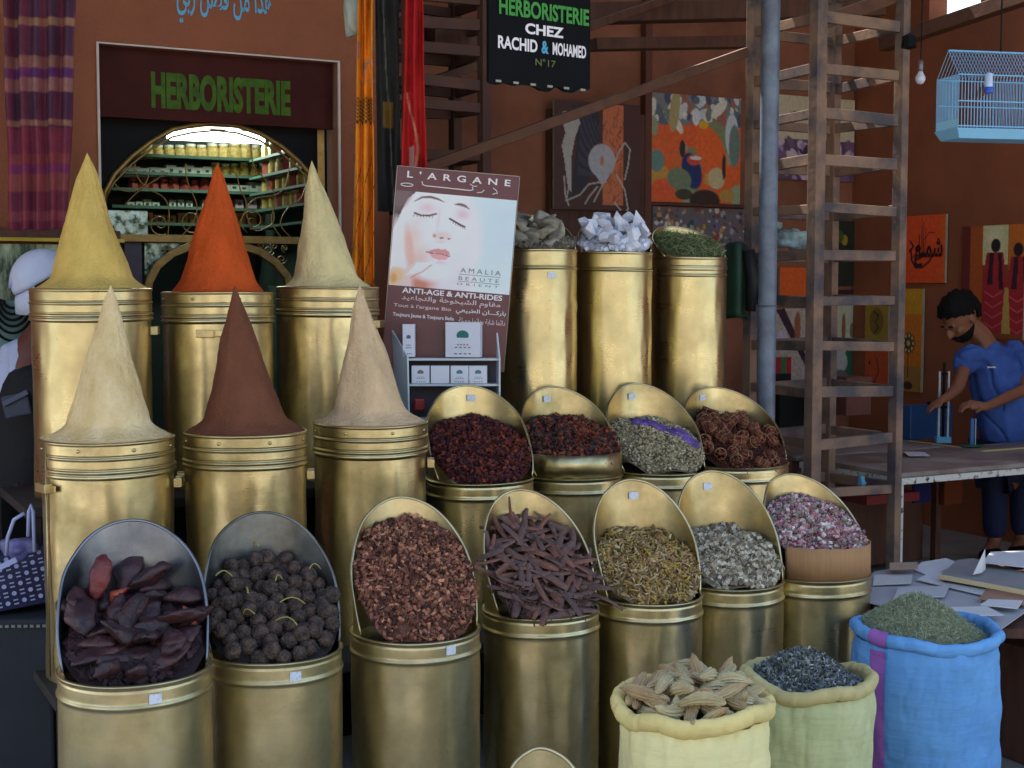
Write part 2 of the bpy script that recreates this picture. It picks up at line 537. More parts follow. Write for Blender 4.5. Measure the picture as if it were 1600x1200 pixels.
def rand_rots(n, r, up=None, tilt=1.0):
    """random rotation matrices; with up, the pieces lie roughly flat on the normals given"""
    yaw = r.uniform(0, 2 * PI, n); a = r.normal(0, tilt, n); b = r.normal(0, tilt, n)
    def Rz(t): c, s_ = np.cos(t), np.sin(t); z = np.zeros_like(c); o = np.ones_like(c); return np.stack([np.stack([c, -s_, z], -1), np.stack([s_, c, z], -1), np.stack([z, z, o], -1)], 1)
    def Ry(t): c, s_ = np.cos(t), np.sin(t); z = np.zeros_like(c); o = np.ones_like(c); return np.stack([np.stack([c, z, s_], -1), np.stack([z, o, z], -1), np.stack([-s_, z, c], -1)], 1)
    def Rx(t): c, s_ = np.cos(t), np.sin(t); z = np.zeros_like(c); o = np.ones_like(c); return np.stack([np.stack([o, z, z], -1), np.stack([z, c, -s_], -1), np.stack([z, s_, c], -1)], 1)
    M = Rz(yaw) @ Ry(a) @ Rx(b)
    if up is not None:
        z = np.array([0, 0, 1.0]); nx = up / np.linalg.norm(up, axis=1, keepdims=True)
        ax = np.cross(np.tile(z, (n, 1)), nx); s_ = np.linalg.norm(ax, axis=1, keepdims=True); c = nx[:, 2:3]
        ax = ax / np.maximum(s_, 1e-9)
        K = np.zeros((n, 3, 3)); K[:, 0, 1] = -ax[:, 2]; K[:, 0, 2] = ax[:, 1]; K[:, 1, 0] = ax[:, 2]; K[:, 1, 2] = -ax[:, 0]; K[:, 2, 0] = -ax[:, 1]; K[:, 2, 1] = ax[:, 0]
        G = np.eye(3)[None] + s_[:, :, None] * K + (1 - c)[:, :, None] * (K @ K)
        M = G @ M
    return M
def scatter(tmpls, pos, size, cols, r, up=None, tilt=.5, asp=(1, 1, 1)):
    """-> verts, quads, face colours of many small pieces"""
    VV, FF, CC = [], [], []; base = 0
    n = len(pos); which = r.integers(0, len(tmpls), n)
    for k, (tv, tf) in enumerate(tmpls):
        idx = np.where(which == k)[0]
        if len(idx) == 0: continue
        M = rand_rots(len(idx), r, None if up is None else up[idx], tilt)
        s_ = r.uniform(size[0], size[1], len(idx))
        tvv = tv * np.array(asp)
        P = np.einsum('nij,kj->nki', M, tvv) * s_[:, None, None] + pos[idx][:, None, :]
        F = tf[None] + (np.arange(len(idx)) * len(tv))[:, None, None] + base
        c = np.array(cols)[r.integers(0, len(cols), len(idx))] * r.uniform(.7, 1.25, (len(idx), 1))
        VV.append(P.reshape(-1, 3)); FF.append(F.reshape(-1, tf.shape[1])); CC.append(np.repeat(c, len(tf), 0))
        base += len(idx) * len(tv)
    return np.concatenate(VV), np.concatenate(FF), np.clip(np.concatenate(CC), 0, 1)
M_pieces = mk('dried_goods', rough=.75, vc=True, var=.3, scale=90, bump=.3, bscale=200, bdist=.002, spec=.3)
M_petals = mk('petals', rough=.7, vc=True, var=.25, scale=90, spec=.25)
# ================================================================ THE SETTING
WH = 4.1                        # wall height, underside of the roof
M_ground = mk('market_paving', L(160, 156, 148), .8, var=.3, scale=2.5, bump=.4, bscale=25, bdist=.01)
g = MB(); g.quad((-60, -60, 0), (60, -60, 0), (60, 60, 0), (-60, 60, 0))
single(g, 'ground', M_ground, 'grey dusty market paving under the stall', 'ground', kind='structure')
M_plaster = mk('terracotta_plaster', L(152, 88, 60), .85, var=.38, scale=2.6, bump=.7, bscale=110, bdist=.005, detail=12, ramp=(.25, .75))
M_plaster_pink = mk('pink_plaster', L(160, 100, 74), .85, var=.42, detail=10, scale=2.2, bump=.3, bscale=50, bdist=.004)
M_plaster_far = mk('brown_plaster', L(158, 90, 58), .85, var=.3, detail=10, scale=2.0, bump=.25, bscale=50, bdist=.004)
M_roof = mk('dark_roof_boards', L(70, 46, 38), .8, var=.4, scale=4, stretch=(8, 1, 1))
M_dark = mk('shop_dark', L(30, 34, 30), .8, var=.4)
M_green_in = mk('green_paint_interior', L(44, 60, 50), .7, var=.4, scale=5)
M_trim_white = mk('white_metal_trim', L(205, 190, 180), .4, var=.2)
M_gold = mk('gilded_iron', L(150, 120, 66), .42, metal=.6, var=.35, scale=30, bump=.2, bscale=80, bdist=.002)
M_sign_brown = mk('brown_sign_paint', L(70, 30, 26), .7, var=.25, spec=.12, detail=10)
M_green_letters = mk('green_letters', L(68, 102, 22), .6, var=.45, scale=22, spec=.2, detail=10)

FV = 5.75                       # the herbalist's shop front
f0, f1 = atV(156, 300, FV).dot(U), atV(530, 300, FV).dot(U)
HTOP = atV(340, 83, FV).z
uL = -1.6; uR = atV(608, 300, FV).dot(U)
shop = thing('herbalist_shop', 'terracotta plastered herbalist shop front with a brown sign above its arched window', 'shop', uv((f0 + f1) / 2, FV))
wl = MB()
wl.box(uv((uL + f0) / 2, FV + .1, WH / 2), (f0 - uL, .2, WH), TH)
wl.box(uv((f1 + uR) / 2, FV + .1, WH / 2), (uR - f1, .2, WH), TH)
wl.box(uv((f0 + f1) / 2, FV + .1, (HTOP + WH) / 2), (f1 - f0, .2, WH - HTOP), TH)
wl.build('facade_wall', M_plaster, shop)
wl = MB()
wl.box(uv(uR - .05, FV + .9, WH / 2), (.1, 1.4, WH), TH)
wl.box(uv(f0 - .16, FV + .9, WH / 2), (.1, 1.4, WH), TH)
wl.box(uv((f0 + uR) / 2, FV + 1.66, WH / 2), (uR - f0 + .3, .1, WH), TH)
wl.box(uv((f0 + uR) / 2, FV + .9, 3.0), (uR - f0 + .1, 1.39, .05), TH)
wl.build('interior_wall', M_green_in, shop)
tr = MB()
for uu in (f0, f1):
    tr.box(uv(uu, FV - .006, HTOP / 2), (.009, .012, HTOP), TH)
tr.box(uv((f0 + f1) / 2, FV - .006, HTOP + .003), (f1 - f0 + .009, .012, .006), TH)
tr.build('door_trim', M_trim_white, shop)
sgz1, sgz0 = atV(340, 97, FV).z - .012, atV(340, 190, FV).z
sg = MB(); sg.box(uv((f0 + f1) / 2, FV + .06, (sgz0 + HTOP) / 2), (f1 - f0 - .02, .03, HTOP - sgz0), TH)
sgo = sg.build('sign_panel', M_sign_brown, shop)
O = uv(0, FV + .045)
za, zb = atV(240, 104, FV).z, atV(240, 163, FV).z
lettering(sgo, 'HERBORISTERIE', O, U, (0, 0, 1), atV(240, 130, FV).dot(U), atV(459, 140, FV).dot(U), zb - .01, za - .012, M_green_letters, offset=.05)
M_blue_l = mk('blue_letters', L(80, 160, 200), .5)
lettering(shop, arabic('هذا من فضل ربي'), uv(0, FV), U, (0, 0, 1), atV(276, 20, FV).dot(U), atV(424, 20, FV).dot(U), atV(330, 40, FV).z, atV(330, -32, FV).z, M_blue_l, offset=.012, name='arabic_lettering')

# ---- arched grille window of the shop
arch = thing('arched_grille_door', 'gilded iron grille with a wide arch and thin scrolls filling the shop doorway', 'grille', uv((f0 + f1) / 2, FV + .12))
apx = [(160, 330), (163, 300), (178, 273), (205, 245), (235, 222), (268, 203), (300, 196), (335, 193), (370, 197), (405, 209), (438, 229), (465, 252), (487, 277), (500, 305), (505, 335)]
AV = FV + .12
AP = [atV(x, y, AV) for x, y in apx]
sp_ = MB(); zt = sgz0 + .01
for a, b in zip(AP[:-1], AP[1:]):
    sp_.quad(a, b, (b.x, b.y, zt), (a.x, a.y, zt))
e0, e1 = uv(f0 + .01, AV), uv(f1 - .01, AV)
zb_ = AP[0].z
sp_.quad((e0.x, e0.y, zb_ - .06), (AP[0].x, AP[0].y, zb_ - .06), (AP[0].x, AP[0].y, zt), (e0.x, e0.y, zt))
zb_ = AP[-1].z
sp_.quad((AP[-1].x, AP[-1].y, zb_ - .08), (e1.x, e1.y, zb_ - .08), (e1.x, e1.y, zt), (AP[-1].x, AP[-1].y, zt))
o = sp_.build('spandrel_panel', M_black, arch)
sm = o.modifiers.new('thick', 'SOLIDIFY'); sm.thickness = .012
tb = MB(); tb.tube([p - V * .012 for p in AP], .011, 8)
tb.tube([p - V * .010 + Vector((0, 0, -.03)) for p in AP[1:-1]], .005, 6)
tb.build('arch_frame', M_gold, arch, smooth=True)
tb = MB()
zr = atV(340, 374, AV).z
tb.beam(uv(-1.2, AV - .02, zr), uv(f1 - .01, AV - .02, zr), .02, .03)
tb.beam(uv(f1 - .035, AV, 0.3), uv(f1 - .035, AV, zt), .03, .03)
tb.build('transom_bar', M_gold, arch)
low = [(228, 470), (232, 440), (245, 415), (268, 396), (300, 383), (335, 378), (370, 382), (405, 393), (430, 410), (448, 432), (455, 470)]
tb = MB()
LP = [atV(x, y, AV) for x, y in low]
for a, b in zip(LP[:-1], LP[1:]):
    tb.beam(a, b + (b - a) * .02, .03, .035, up=V)
tb.build('lower_arch', M_gold, arch)
scr = MB()
def scroll(cx, cy, r, turns, start, grow=1.0):
    pts = []
    for i in range(40):
        t = i / 39
        a = start + turns * 2 * PI * t
        rr = r * (1 - grow * t * .85)
        pts.append(atV(cx + math.cos(a) * rr, cy + math.sin(a) * rr, AV))
    scr.tube(pts, .0028, 5)
def curve(pp, r=.0028):
    pts = []
    n = len(pp)
    for i in range(n - 1):
        p0 = pp[max(i - 1, 0)]; p1 = pp[i]; p2 = pp[i + 1]; p3 = pp[min(i + 2, n - 1)]
        for k in range(6):
            t = k / 6
            q = [.5 * ((2 * p1[j]) + (-p0[j] + p2[j]) * t + (2 * p0[j] - 5 * p1[j] + 4 * p2[j] - p3[j]) * t * t + (-p0[j] + 3 * p1[j] - 3 * p2[j] + p3[j]) * t ** 3) for j in (0, 1)]
            pts.append(atV(q[0], q[1], AV))
    pts.append(atV(pp[-1][0], pp[-1][1], AV))
    scr.tube(pts, r, 5)
curve([(210, 248), (214, 275), (232, 295), (255, 308), (264, 330), (262, 372)])
curve([(178, 285), (190, 297), (212, 298), (228, 285), (235, 262)])
curve([(195, 320), (215, 300), (240, 283), (262, 270)])
curve([(290, 255), (292, 280), (300, 300), (308, 325), (300, 350), (280, 372)])
curve([(350, 260), (368, 272), (375, 295), (385, 320), (372, 350), (352, 372)])
curve([(392, 235), (398, 262), (418, 285), (430, 310), (424, 345), (440, 372)])
curve([(452, 262), (446, 290), (430, 305), (400, 310), (385, 330), (398, 360), (425, 350), (428, 330)])
curve([(480, 285), (470, 310), (450, 325), (438, 350), (455, 372)])
scroll(300, 345, 22, 1.4, 0); scroll(395, 345, 20, 1.5, 2); scroll(250, 350, 18, 1.4, 1)
for (cx, cy, r) in ((262, 392, 9), (248, 412, 8), (420, 392, 9), (440, 405, 8), (428, 385, 6), (408, 384, 5), (445, 388, 6), (238, 428, 5)):
    scroll(cx, cy, r, 1.5, cx * .3)
scr.build('scrollwork', M_gold, arch, smooth=True)
# lower glass leaves of the door, with a patterned mirror strip
M_mirror = mk('patterned_mirror', L(150, 165, 160), .25, metal=.7, col2=L(40, 60, 45), scale=26, ramp=(.42, .58), bump=.3, bscale=40)  # pale and green mottle suggests reflections in the patterned glass
mp_ = MB()
mp_.box(atV(200, 352, FV + .17) + V * 0, (.16, .01, .12), TH)
q = [atV(x, y, AV + .03) for x, y in ((226, 380), (226, 470), (232, 440), (250, 412), (285, 390), (320, 380))]
mp_.slab([q[0], q[1], q[2], q[3], q[4], q[5]], .008)
mp_.build('mirror_pane', M_mirror, arch)
gp = MB()
gp.box(uv(atV(423, 500, AV).dot(U), AV - .01, .8), (.035, .03, zr * 0 + 1.62), TH)
gp.build('door_stile', mk('dark_green_paint', L(60, 92, 62), .5, var=.4, scale=30), arch)
gp = MB()
gp.box(uv(atV(209, 420, AV).dot(U), AV + .02, (zr) / 2), (.07, .03, zr - .02), TH)
gp.build('door_post', mk('plum_paint', L(58, 46, 66), .5, var=.3), arch)

# ---- fluorescent lamp and stocked shelves inside the shop
tubeL = thing('fluorescent_lamp', 'white glowing fluorescent lamp above the shelves inside the shop', 'lamp', atV(335, 210, FV + 1.25))
m = MB(); a, b = atV(262, 209, FV + 1.3), atV(412, 216, FV + 1.3)
m.tube([a, b], .03, 12)
m.build('lamp_tube', mk('lamp_glow', (1, 1, 1), emit=(.86, 1.0, .93), estr=3.2), tubeL, smooth=True)
m = MB(); m.beam(a + Vector((0, 0, .05)), b + Vector((0, 0, .05)), .1, .02); m.build('lamp_housing', M_trim_white, tubeL)
ll = bpy.data.lights.new('tube_light', 'AREA'); ll.shape = 'RECTANGLE'; ll.size = .55; ll.size_y = .06; ll.energy = 2; ll.color = (.8, 1, .9)
lo = bpy.data.objects.new('tube_light', ll); col.objects.link(lo)
lo.location = atV(335, 224, FV + 1.2); lo.rotation_euler = (R(-25), 0, TH); lo.parent = tubeL
lo.location = mat_of(tubeL).inverted() @ Vector(lo.location)
SV = FV + 1.5
shf = thing('shop_shelves', 'green wall shelves inside the shop behind the grille', 'shelves', uv(atV(340, 300, SV).dot(U), SV))
m = MB()
rows = [250, 277, 302, 328, 353]
ua, ub = atV(168, 300, SV).dot(U), uR - .12
for y in rows:
    m.box(uv((ua + ub) / 2, SV, atV(340, y, SV).z), (ub - ua, .2, .015), TH)
m.build('shelf_board', mk('green_shelf', L(60, 90, 72), .6, var=.3), shf)
jar = {}
def mk_jar(kind, cols, lid):
    t = thing('storage_jar', 'x', 'jar')
    mb = MB(); mb.lathe([(0, 0), (.03, 0), (.034, .008), (.034, .055), (.026, .066), (.026, .072), (0, .072)], n=6 if kind == 'hex' else 16)
    mb.build('jar_body', cols, t, world=False)
    mb = MB(); mb.lathe([(.028, .070), (.028, .084), (0, .086)], n=16); mb.build('jar_lid', lid, t, world=False)
    return t
M_lid = mk('jar_lid', L(190, 190, 170), .4, var=.2)
j_y = mk_jar('round', mk('jar_of_yellow', L(190, 165, 90), .3, var=.5, scale=60), M_lid)
j_r = mk_jar('hex', mk('jar_of_red', L(165, 70, 66), .35, var=.4, scale=60), mk('lid_red', L(140, 60, 60), .5))
def put(proto, px, py, used, label, group, s=1.0, rx=0):
    o = proto if not used.get(proto.name) else copy_tree(proto)
    used[proto.name] = True
    p = atV(px, py, SV - .02); s *= random.uniform(.86, 1.06)
    o.location = p; o.scale = (s, s, s); o.rotation_euler = (rx, 0, random.uniform(0, 3))
    tag(o, label, 'jar', group)
    return o
used = {}
for x in range(196, 500, 17):
    put(j_y, x, 249, used, 'clear jar of yellow goods on the top shelf inside the shop', 'yellow jars on the top shop shelf', .98)
for x in range(336, 500, 15):
    put(j_y, x, 276, used, 'clear jar of yellow goods on the second shelf inside the shop', 'yellow jars on the second shop shelf', .85)
for x in range(208, 330, 16):
    put(j_r, x, 301, used, 'red hexagonal jar on the third shelf inside the shop', 'red jars on the third shop shelf', .85)
M_pale = mk('pale_carton', L(175, 180, 165), .6, var=.3, scale=30)
M_pinkc = mk('pink_carton', L(190, 160, 165), .6, var=.3, scale=30)
def carton(px, py, w_, h_, mat, label, group):
    if random.random() < .12: return
    w_ *= random.uniform(.8, 1.0); h_ *= random.uniform(.75, 1.08)
    mb = MB(); p = atV(px, py, SV - .03); mb.box((p.x, p.y, p.z + h_ / 2), (w_, .05, h_), TH)
    k = MB(); k.box((p.x - V.x * .026, p.y - V.y * .026, p.z + h_ * .55), (w_ * .35, .003, h_ * .25), TH)
    t = thing('small_carton', label, 'box', p, 0, group)
    mb.build('carton_body', mat, t); k.build('printed_mark', M_green_in, t)
for i, x in enumerate(range(196, 330, 14)):
    carton(x, 277, .055, .058, M_pale, 'pale carton on the second shelf inside the shop', 'pale cartons on the second shop shelf')
for i, x in enumerate(range(334, 500, 15)):
    carton(x, 301, .06, .05, M_pale, 'pale carton on the third shelf inside the shop, right of the red jars', 'pale cartons on the third shop shelf')
for i, x in enumerate(range(190, 340, 13)):
    carton(x, 327, .04, .045, M_pale, 'small grey carton on the fourth shelf inside the shop', 'small cartons on the fourth shop shelf')
for i, x in enumerate(range(352, 500, 20)):
    carton(x, 327, .05, .06, M_pinkc, 'pinkish carton on the fourth shelf inside the shop', 'pinkish cartons on the fourth shop shelf')
for i, x in enumerate(range(230, 500, 18)):
    carton(x, 352, .055, .06, mk('orange_carton', L(190, 130, 80), .6, var=.5, scale=20), 'orange and green carton on the lowest shelf inside the shop', 'orange cartons on the lowest shop shelf')

sd = thing('side_shelves', 'dark green shelves on the right wall inside the shop', 'shelves', uv(uR - .16, FV + .7))
m = MB()
for y in rows: m.box(uv(uR - .17, FV + .75, atV(340, y, SV).z - .02), (.12, 1.05, .012), TH)
m.build('shelf_board', MATS['green_shelf'], sd)
for ri, y in enumerate(rows[:4]):
    for k in range(9):
        o = copy_tree(j_y if (k + ri) % 3 else j_r)
        q = uv(uR - .165, FV + .33 + k * .105, atV(340, y, SV).z - .012)
        o.location = q; o.scale = (.95,) * 3; o.rotation_euler = (0, 0, random.uniform(0, 3))
        tag(o, 'jar on the shelves of the right wall inside the shop', 'jar', 'jars on the right wall of the shop')

# ---- painter's shop beyond: back wall, side wall, ceiling
BV = 7.8; SU = 6.9
back = MB(); back.box(uv((uR + SU) / 2, BV + .08, WH / 2), (SU - uR, .16, WH), TH)
single(back, 'back_wall', M_plaster_pink, 'pink plastered wall behind the hanging paintings', 'wall')
side = MB()
gv0, gv1, gz = atU(1532, 20, SU).dot(V), atU(1452, 20, SU).dot(V), atU(1490, 24, SU).z
side.box(uv(SU + .08, (2.6 + gv0) / 2, WH / 2), (.16, gv0 - 2.6, WH), TH)
side.box(uv(SU + .08, (gv1 + 7.8) / 2, WH / 2), (.16, 7.8 - gv1, WH), TH)
side.box(uv(SU + .08, (gv0 + gv1) / 2, gz / 2), (.16, gv1 - gv0, gz), TH)
single(side, 'side_wall', M_plaster_far, 'brown terracotta wall behind the bent man in blue', 'wall')
# roof: boards on beams with an unseen gap cut to let daylight into the workshop
rf = MB()
for (u0, u1, v0, v1) in ((-4.5, 7.2, 2.75, 6.0), (-4.5, 3.6, 6.0, 8.2), (3.6, 7.2, 6.5, 8.2)):
    rf.box(uv((u0 + u1) / 2, (v0 + v1) / 2, WH + .04), (u1 - u0 - .004, v1 - v0 - .004, .05), TH)
ro = rf.build('market_roof', M_roof); tag(ro, 'dark boarded roof over the stalls and the workshop', 'roof')

def door_panel():
    t = thing('dark_door', 'dark brown wooden door leaf behind the painting of pale figures', 'door', atV(925, 450, BV))
    a, b = atV(852, 300, BV).dot(U), atV(1000, 300, BV).dot(U)
    m = MB(); m.box(uv((a + b) / 2, BV - .03, 1.36), (b - a, .05, 2.72), TH); m.build('door_leaf', M_wood_dark, t)
    m = MB(); m.box(uv(b + .025, BV - .03, 2.05), (.05, .06, 4.1), TH)
    m.build('door_frame', mk('door_frame_wood', L(110, 60, 46), .6, var=.3), t)
door_panel()

# ---- long wooden braces under the roof
def brace(name_l, p, q, wd, ht, mat=None):
    m = MB(); m.beam(p, q, wd, ht)
    single(m, 'wooden_brace', mat or M_wood_dark, name_l, 'beam', world=True, bevel=.004)
M_brace = mk('brace_wood', L(98, 60, 40), .75, var=.35, scale=5, stretch=(3, 3, 3), bump=.3, bscale=30, bdist=.004)
brace('long slanting wooden brace rising right above the paintings', at(650, 268, 5.9), at(1165, 82, 6.6), .055, .045, M_brace)
brace('dark slanting brace above the first, passing behind the black sign', at(665, 130, 6.4), at(1075, -12, 7.4), .05, .04)
brace('short brace climbing right from the middle post of the ladder rack', at(1283, 36, 6.45), at(1420, -14, 6.7), .06, .06, M_brace)
brace('roof beam along the bright gap at the upper right', at(1380, 70, 8.6), at(1640, -18, 7.6), .08, .08, M_brace)
brace('thick dark lintel high above the orange crowd painting', at(925, 70, 7.3), at(1170, 66, 7.8), .1, .06, M_wood_dark)
brace('upper dark roof beam crossing behind the braces', at(900, 22, 7.4), at(1375, 12, 8.0), .12, .10, M_wood_dark)

# ---- blue grey pole
pole = thing('steel_pole', 'blue grey painted steel pole standing in front of the ladder rack', 'pole', at(1199, 700, 6.15) * 1.0)
pp = at(1199, 450, 6.15); pole.location = (pp.x, pp.y, 0)
m = MB(); m.lathe([(.040, 0), (.040, WH)], (pp.x, pp.y, 0), 28)
m.build('pole_shaft', mk('blue_grey_paint', L(112, 124, 140), .42, var=.2, scale=12, col2=L(88, 94, 110), bump=.1), pole, smooth=True)
zz = at(1199, 478, 6.15).z
m = MB(); m.lathe([(.040, zz - .004), (.0425, zz - .003), (.0425, zz + .003), (.040, zz + .004)], (pp.x, pp.y, 0), 28); m.build('pole_joint', mk('pole_seam', L(80, 88, 105), .5), pole, smooth=True)

# ---- ladder-like wooden rack (tower of four posts with rungs)
M_paintwood = mk('paint_stained_wood', L(142, 112, 92), .85, var=.3, col2=L(78, 72, 76), scale=4, stretch=(1, 1, 1), ramp=(.38, .58), bump=.35, bscale=40, bdist=.004)
def rack(name_l, C, wu, wv, zs, mat, ps=.064, hidden=True, top=3.9):
    """posts at C, C+wu*U, C+wv*V, and the far corner; rungs round the sides"""
    t = thing('wooden_ladder_rack', name_l, 'rack', (C.x, C.y, 0))
    C = Vector((C.x, C.y, 0))
    cs = [C, C + U * wu, C + U * wu + V * wv, C + V * wv]
    for i, c in enumerate(cs):
        m = MB(); m.box((c.x, c.y, top / 2), (ps if i == 0 else ps * .75, ps * .8, top), TH + R(8))
        m.build('post', mat, t, bevel=.003)
    for k, z in enumerate(zs):
        for (a, b) in ((0, 1), (1, 2), (2, 3), (3, 0)):
            m = MB(); j = random.uniform(-.008, .008)
            pa, pb = cs[a] + Vector((0, 0, z + j)), cs[b] + Vector((0, 0, z - j))
            d = (pb - pa).normalized()
            m.beam(pa + d * ps * .42, pb - d * ps * .4, .024, random.uniform(.042, .052))
            m.build('rung', mat, t, bevel=.003)
    return t
C0 = at(1273, 450, 6.4); C0.z = 0
zs = [at(1300, y, 6.5).z for y in (-40, 33, 112, 182, 253, 327, 399, 470, 541, 612, 690, 768)]
rk1 = rack('tall paint-stained wooden ladder rack standing right of the blue grey pole', C0, .50, .47, zs, M_paintwood)
C1 = at(757, 450, 6.35); C1.z = 0
wv1 = .1
rk2 = rack('dark brown ladder rack in the shade between the red cloth and the pink wall', C1 - U * .36, .36, .3, [at(720, y, 6.5).z for y in (-40, 12, 52, 90, 140, 175, 250, 330)], mk('shaded_wood', L(84, 52, 42), .8, var=.3, scale=6), ps=.06)  # dark brown is this rack's own wood colour
# cardboard and bundles stored in the dark rack
m = MB(); p = at(712, 60, 6.55); m.box(p, (.3, .2, .14), TH); single(m, 'storage_box', M_wood_dark, 'dark box on a high shelf of the shaded ladder rack', 'box', bevel=.004)

# ---- unseen side of the square, added for the bands it reflects in the brass
opp = thing('opposite_building', 'ochre building on the far side of the square, behind the viewer', 'building', (0, -13, 0))
m = MB(); m.box((0, -13.5, 2.6), (34, 1, 5.2)); m.build('wall', mk('ochre_plaster', L(176, 164, 138), .9, var=.2, scale=1.5), opp)
for x in (-11, -7, -3, 1.5, 6, 10):
    m = MB(); m.box((x, -12.97, 1.2), (1.7, .08, 2.4)); m.build('doorway', M_dark, opp)
for i, (x, y, s_, c) in enumerate(((-4.2, -5.5, 2.6, (205, 196, 180)), (1.2, -7.5, 2.6, (190, 182, 170)), (5.6, -4.6, 2.5, (70, 110, 70)))):
    t = thing('market_parasol', ['cream parasol on the square behind the viewer to the left', 'pale parasol on the square behind the viewer', 'green parasol on the square behind the viewer to the right'][i], 'parasol', (x, y, 0))  # parasols added out of view to break up the brass reflections
    m = MB(); m.lathe([(s_ / 2, 2.1), (s_ / 2, 2.22), (.03, 2.75)], (x, y, 0), 8); m.build('canopy', mk('parasol_cloth_%d' % i, L(*c), .9), t)
    m = MB(); m.tube([(x, y, 0), (x, y, 2.7)], .03, 8); m.build('pole', M_wood_dark, t)
    m = MB(); m.box((x, y, .45), (1.6, .8, .9)); m.build('counter', mk('counter_cloth_%d' % i, L(120 - i * 20, 70, 60 + i * 20), .9), t)
# ================================================================ BRASS TINS
def beads(z, lst):
    s = 0
    for (z0, h, w_) in lst:
        d = (z - z0) / w_
        if abs(d) < 1: s += h * math.sqrt(max(0, 1 - d * d)) if h > 0 else h * (1 - d * d)
    return s
ANG = {}
def tin(px, wpx, py, Y, base, alpha, label, bead, hood=None, a_=.39, collar=0.0, steel=None, mat=None, sticker=None, handles=(), rivets=False, seam=None,
        group='brass spice tins standing in stepped rows', dent=1.0, hb=None):
    c = at(px, py, Y)
    rim = c.z
    D = wpx / FOC * Y
    Rr = D / 2
    beta = math.atan2(c.x, c.y)
    rz = alpha - beta
    mat = mat or M_brass
    t = thing('brass_tin', label, 'tin', (c.x, c.y, base), rz, group)
    H = rim - base
    sd = px * .013
    zs = []
    z = 0
    while z < H - .19: zs.append(z); z += .03
    while z < H: zs.append(z); z += .0022
    zs.append(H)
    prof = []
    for z in zs:
        r = Rr - (collar if z < H + bead[-1][0] else 0) + beads(z - H, bead)
        prof.append((r, z))
    prof += [(Rr - .003, H + .003), (Rr - .007, H), (Rr - .007, H - .06)]
    def fn(r, z, a):
        n = noise.noise(Vector((math.cos(a) * 1.6 + sd, math.sin(a) * 1.6, z * 3))) * .0050 + noise.noise(Vector((math.cos(a) * 4 + sd, math.sin(a) * 4, z * 9))) * .0026
        k = min(1, max(.25, (H - z) / .12))
        return r + n * k * dent, z + .0012 * math.sin(2 * a + sd)
    m = MB(); m.lathe(prof, n=112, fn=fn)
    m.build('tin_body', mat, t, smooth=True, world=False)
    if seam is not None:
        a = seam
        m = MB(); m.tube([((Rr + .001) * math.cos(a), (Rr + .001) * math.sin(a), z) for z in (.02, H * .5, H - .004)], .003, 6)
        m.build('side_seam', mat, t, smooth=True, world=False)
    if hood:
        Hh = hood
        n = 96; K = 14
        front = -PI / 2
        def hh(a):
            c_ = math.cos(a - front)
            th0 = math.acos(a_); th = math.acos(max(-1, min(1, c_)))
            return 0.0 if th <= th0 else (1 - ((PI - th) / (PI - th0)) ** 1.9) * Hh
        for inner in (0, 1):
            pass
        vs = []; fs = []; mi = []
        ro_, ri_ = Rr - .006, Rr - .0085
        for (rad) in (ro_, ri_):
            for k in range(K + 1):
                for i in range(n):
                    a = 2 * PI * i / n
                    h_ = hh(a)
                    z = H - .02 + (h_ + .02) * k / K
                    fl = 1.0 + .03 * (h_ / Hh) * (k / K)
                    nn = noise.noise(Vector((math.cos(a) * 2 + sd, math.sin(a) * 2, z * 4))) * .006 * (k / K)
                    vs.append(((rad * fl + nn) * math.cos(a), (rad * fl + nn) * math.sin(a), z))
        B = (K + 1) * n
        m = MB()
        fo, fi = [], []
        for k in range(K):
            for i in range(n):
                j = (i + 1) % n
                if hh(2 * PI * (i + .5) / n) <= 0 and k > 0 and hh(2 * PI * i / n) <= 0: continue
                fo.append((k * n + i, k * n + j, (k + 1) * n + j, (k + 1) * n + i))
                fi.append((B + k * n + i, B + (k + 1) * n + i, B + (k + 1) * n + j, B + k * n + j))
        me = MB(); me.v = vs
        for f in fo: me.f.append(f); me.c.append(None); me.m.append(0)
        for f in fi: me.f.append(f); me.c.append(None); me.m.append(1)
        hood_o = me.build('scoop_hood', [mat, steel or mat], t, smooth=True, world=False)
        pts = [vs[K * n + i] for i in range(n) if hh(2 * PI * i / n) > .002]
        # order starting after the open front
        idx = [i for i in range(n) if hh(2 * PI * i / n) > .002]
        st = next((k for k in range(len(idx)) if (idx[k] - idx[k - 1]) % n > 1), 0)
        idx = idx[st:] + idx[:st]
        e = MB(); e.tube([Vector(vs[K * n + i]) * 1.0 for i in idx], .0042, 7)
        e.build('rolled_edge', steel or mat, hood_o, smooth=True, world=False)
    if sticker:
        az, dz, inside = sticker
        a = -PI / 2 - alpha + R(az)
        if inside:   # stuck inside the back of the hood, near its top
            a = PI / 2 - alpha * 0 + R(az)
            rr = Rr - .0125; s = -1
        else: rr = Rr + .0028; s = 1
        m = MB()
        n_ = 4; wv_ = .030
        vs = []
        for zz_ in (-.012, .012):
            for i in range(n_ + 1):
                aa = a + (i / n_ - .5) * wv_ / rr
                r2 = rr * (1 + .03 * (0.9 if inside else 0)) if inside else rr
                vs.append((r2 * math.cos(aa), r2 * math.sin(aa), H + dz + zz_))
        fs = [(i, i + 1, n_ + 2 + i, n_ + 1 + i) for i in range(n_)]
        m.add(vs, fs)
        so_ = m.build('price_sticker', M_sticker, t, world=False)
        md = so_.modifiers.new('thick', 'SOLIDIFY'); md.thickness = .0012
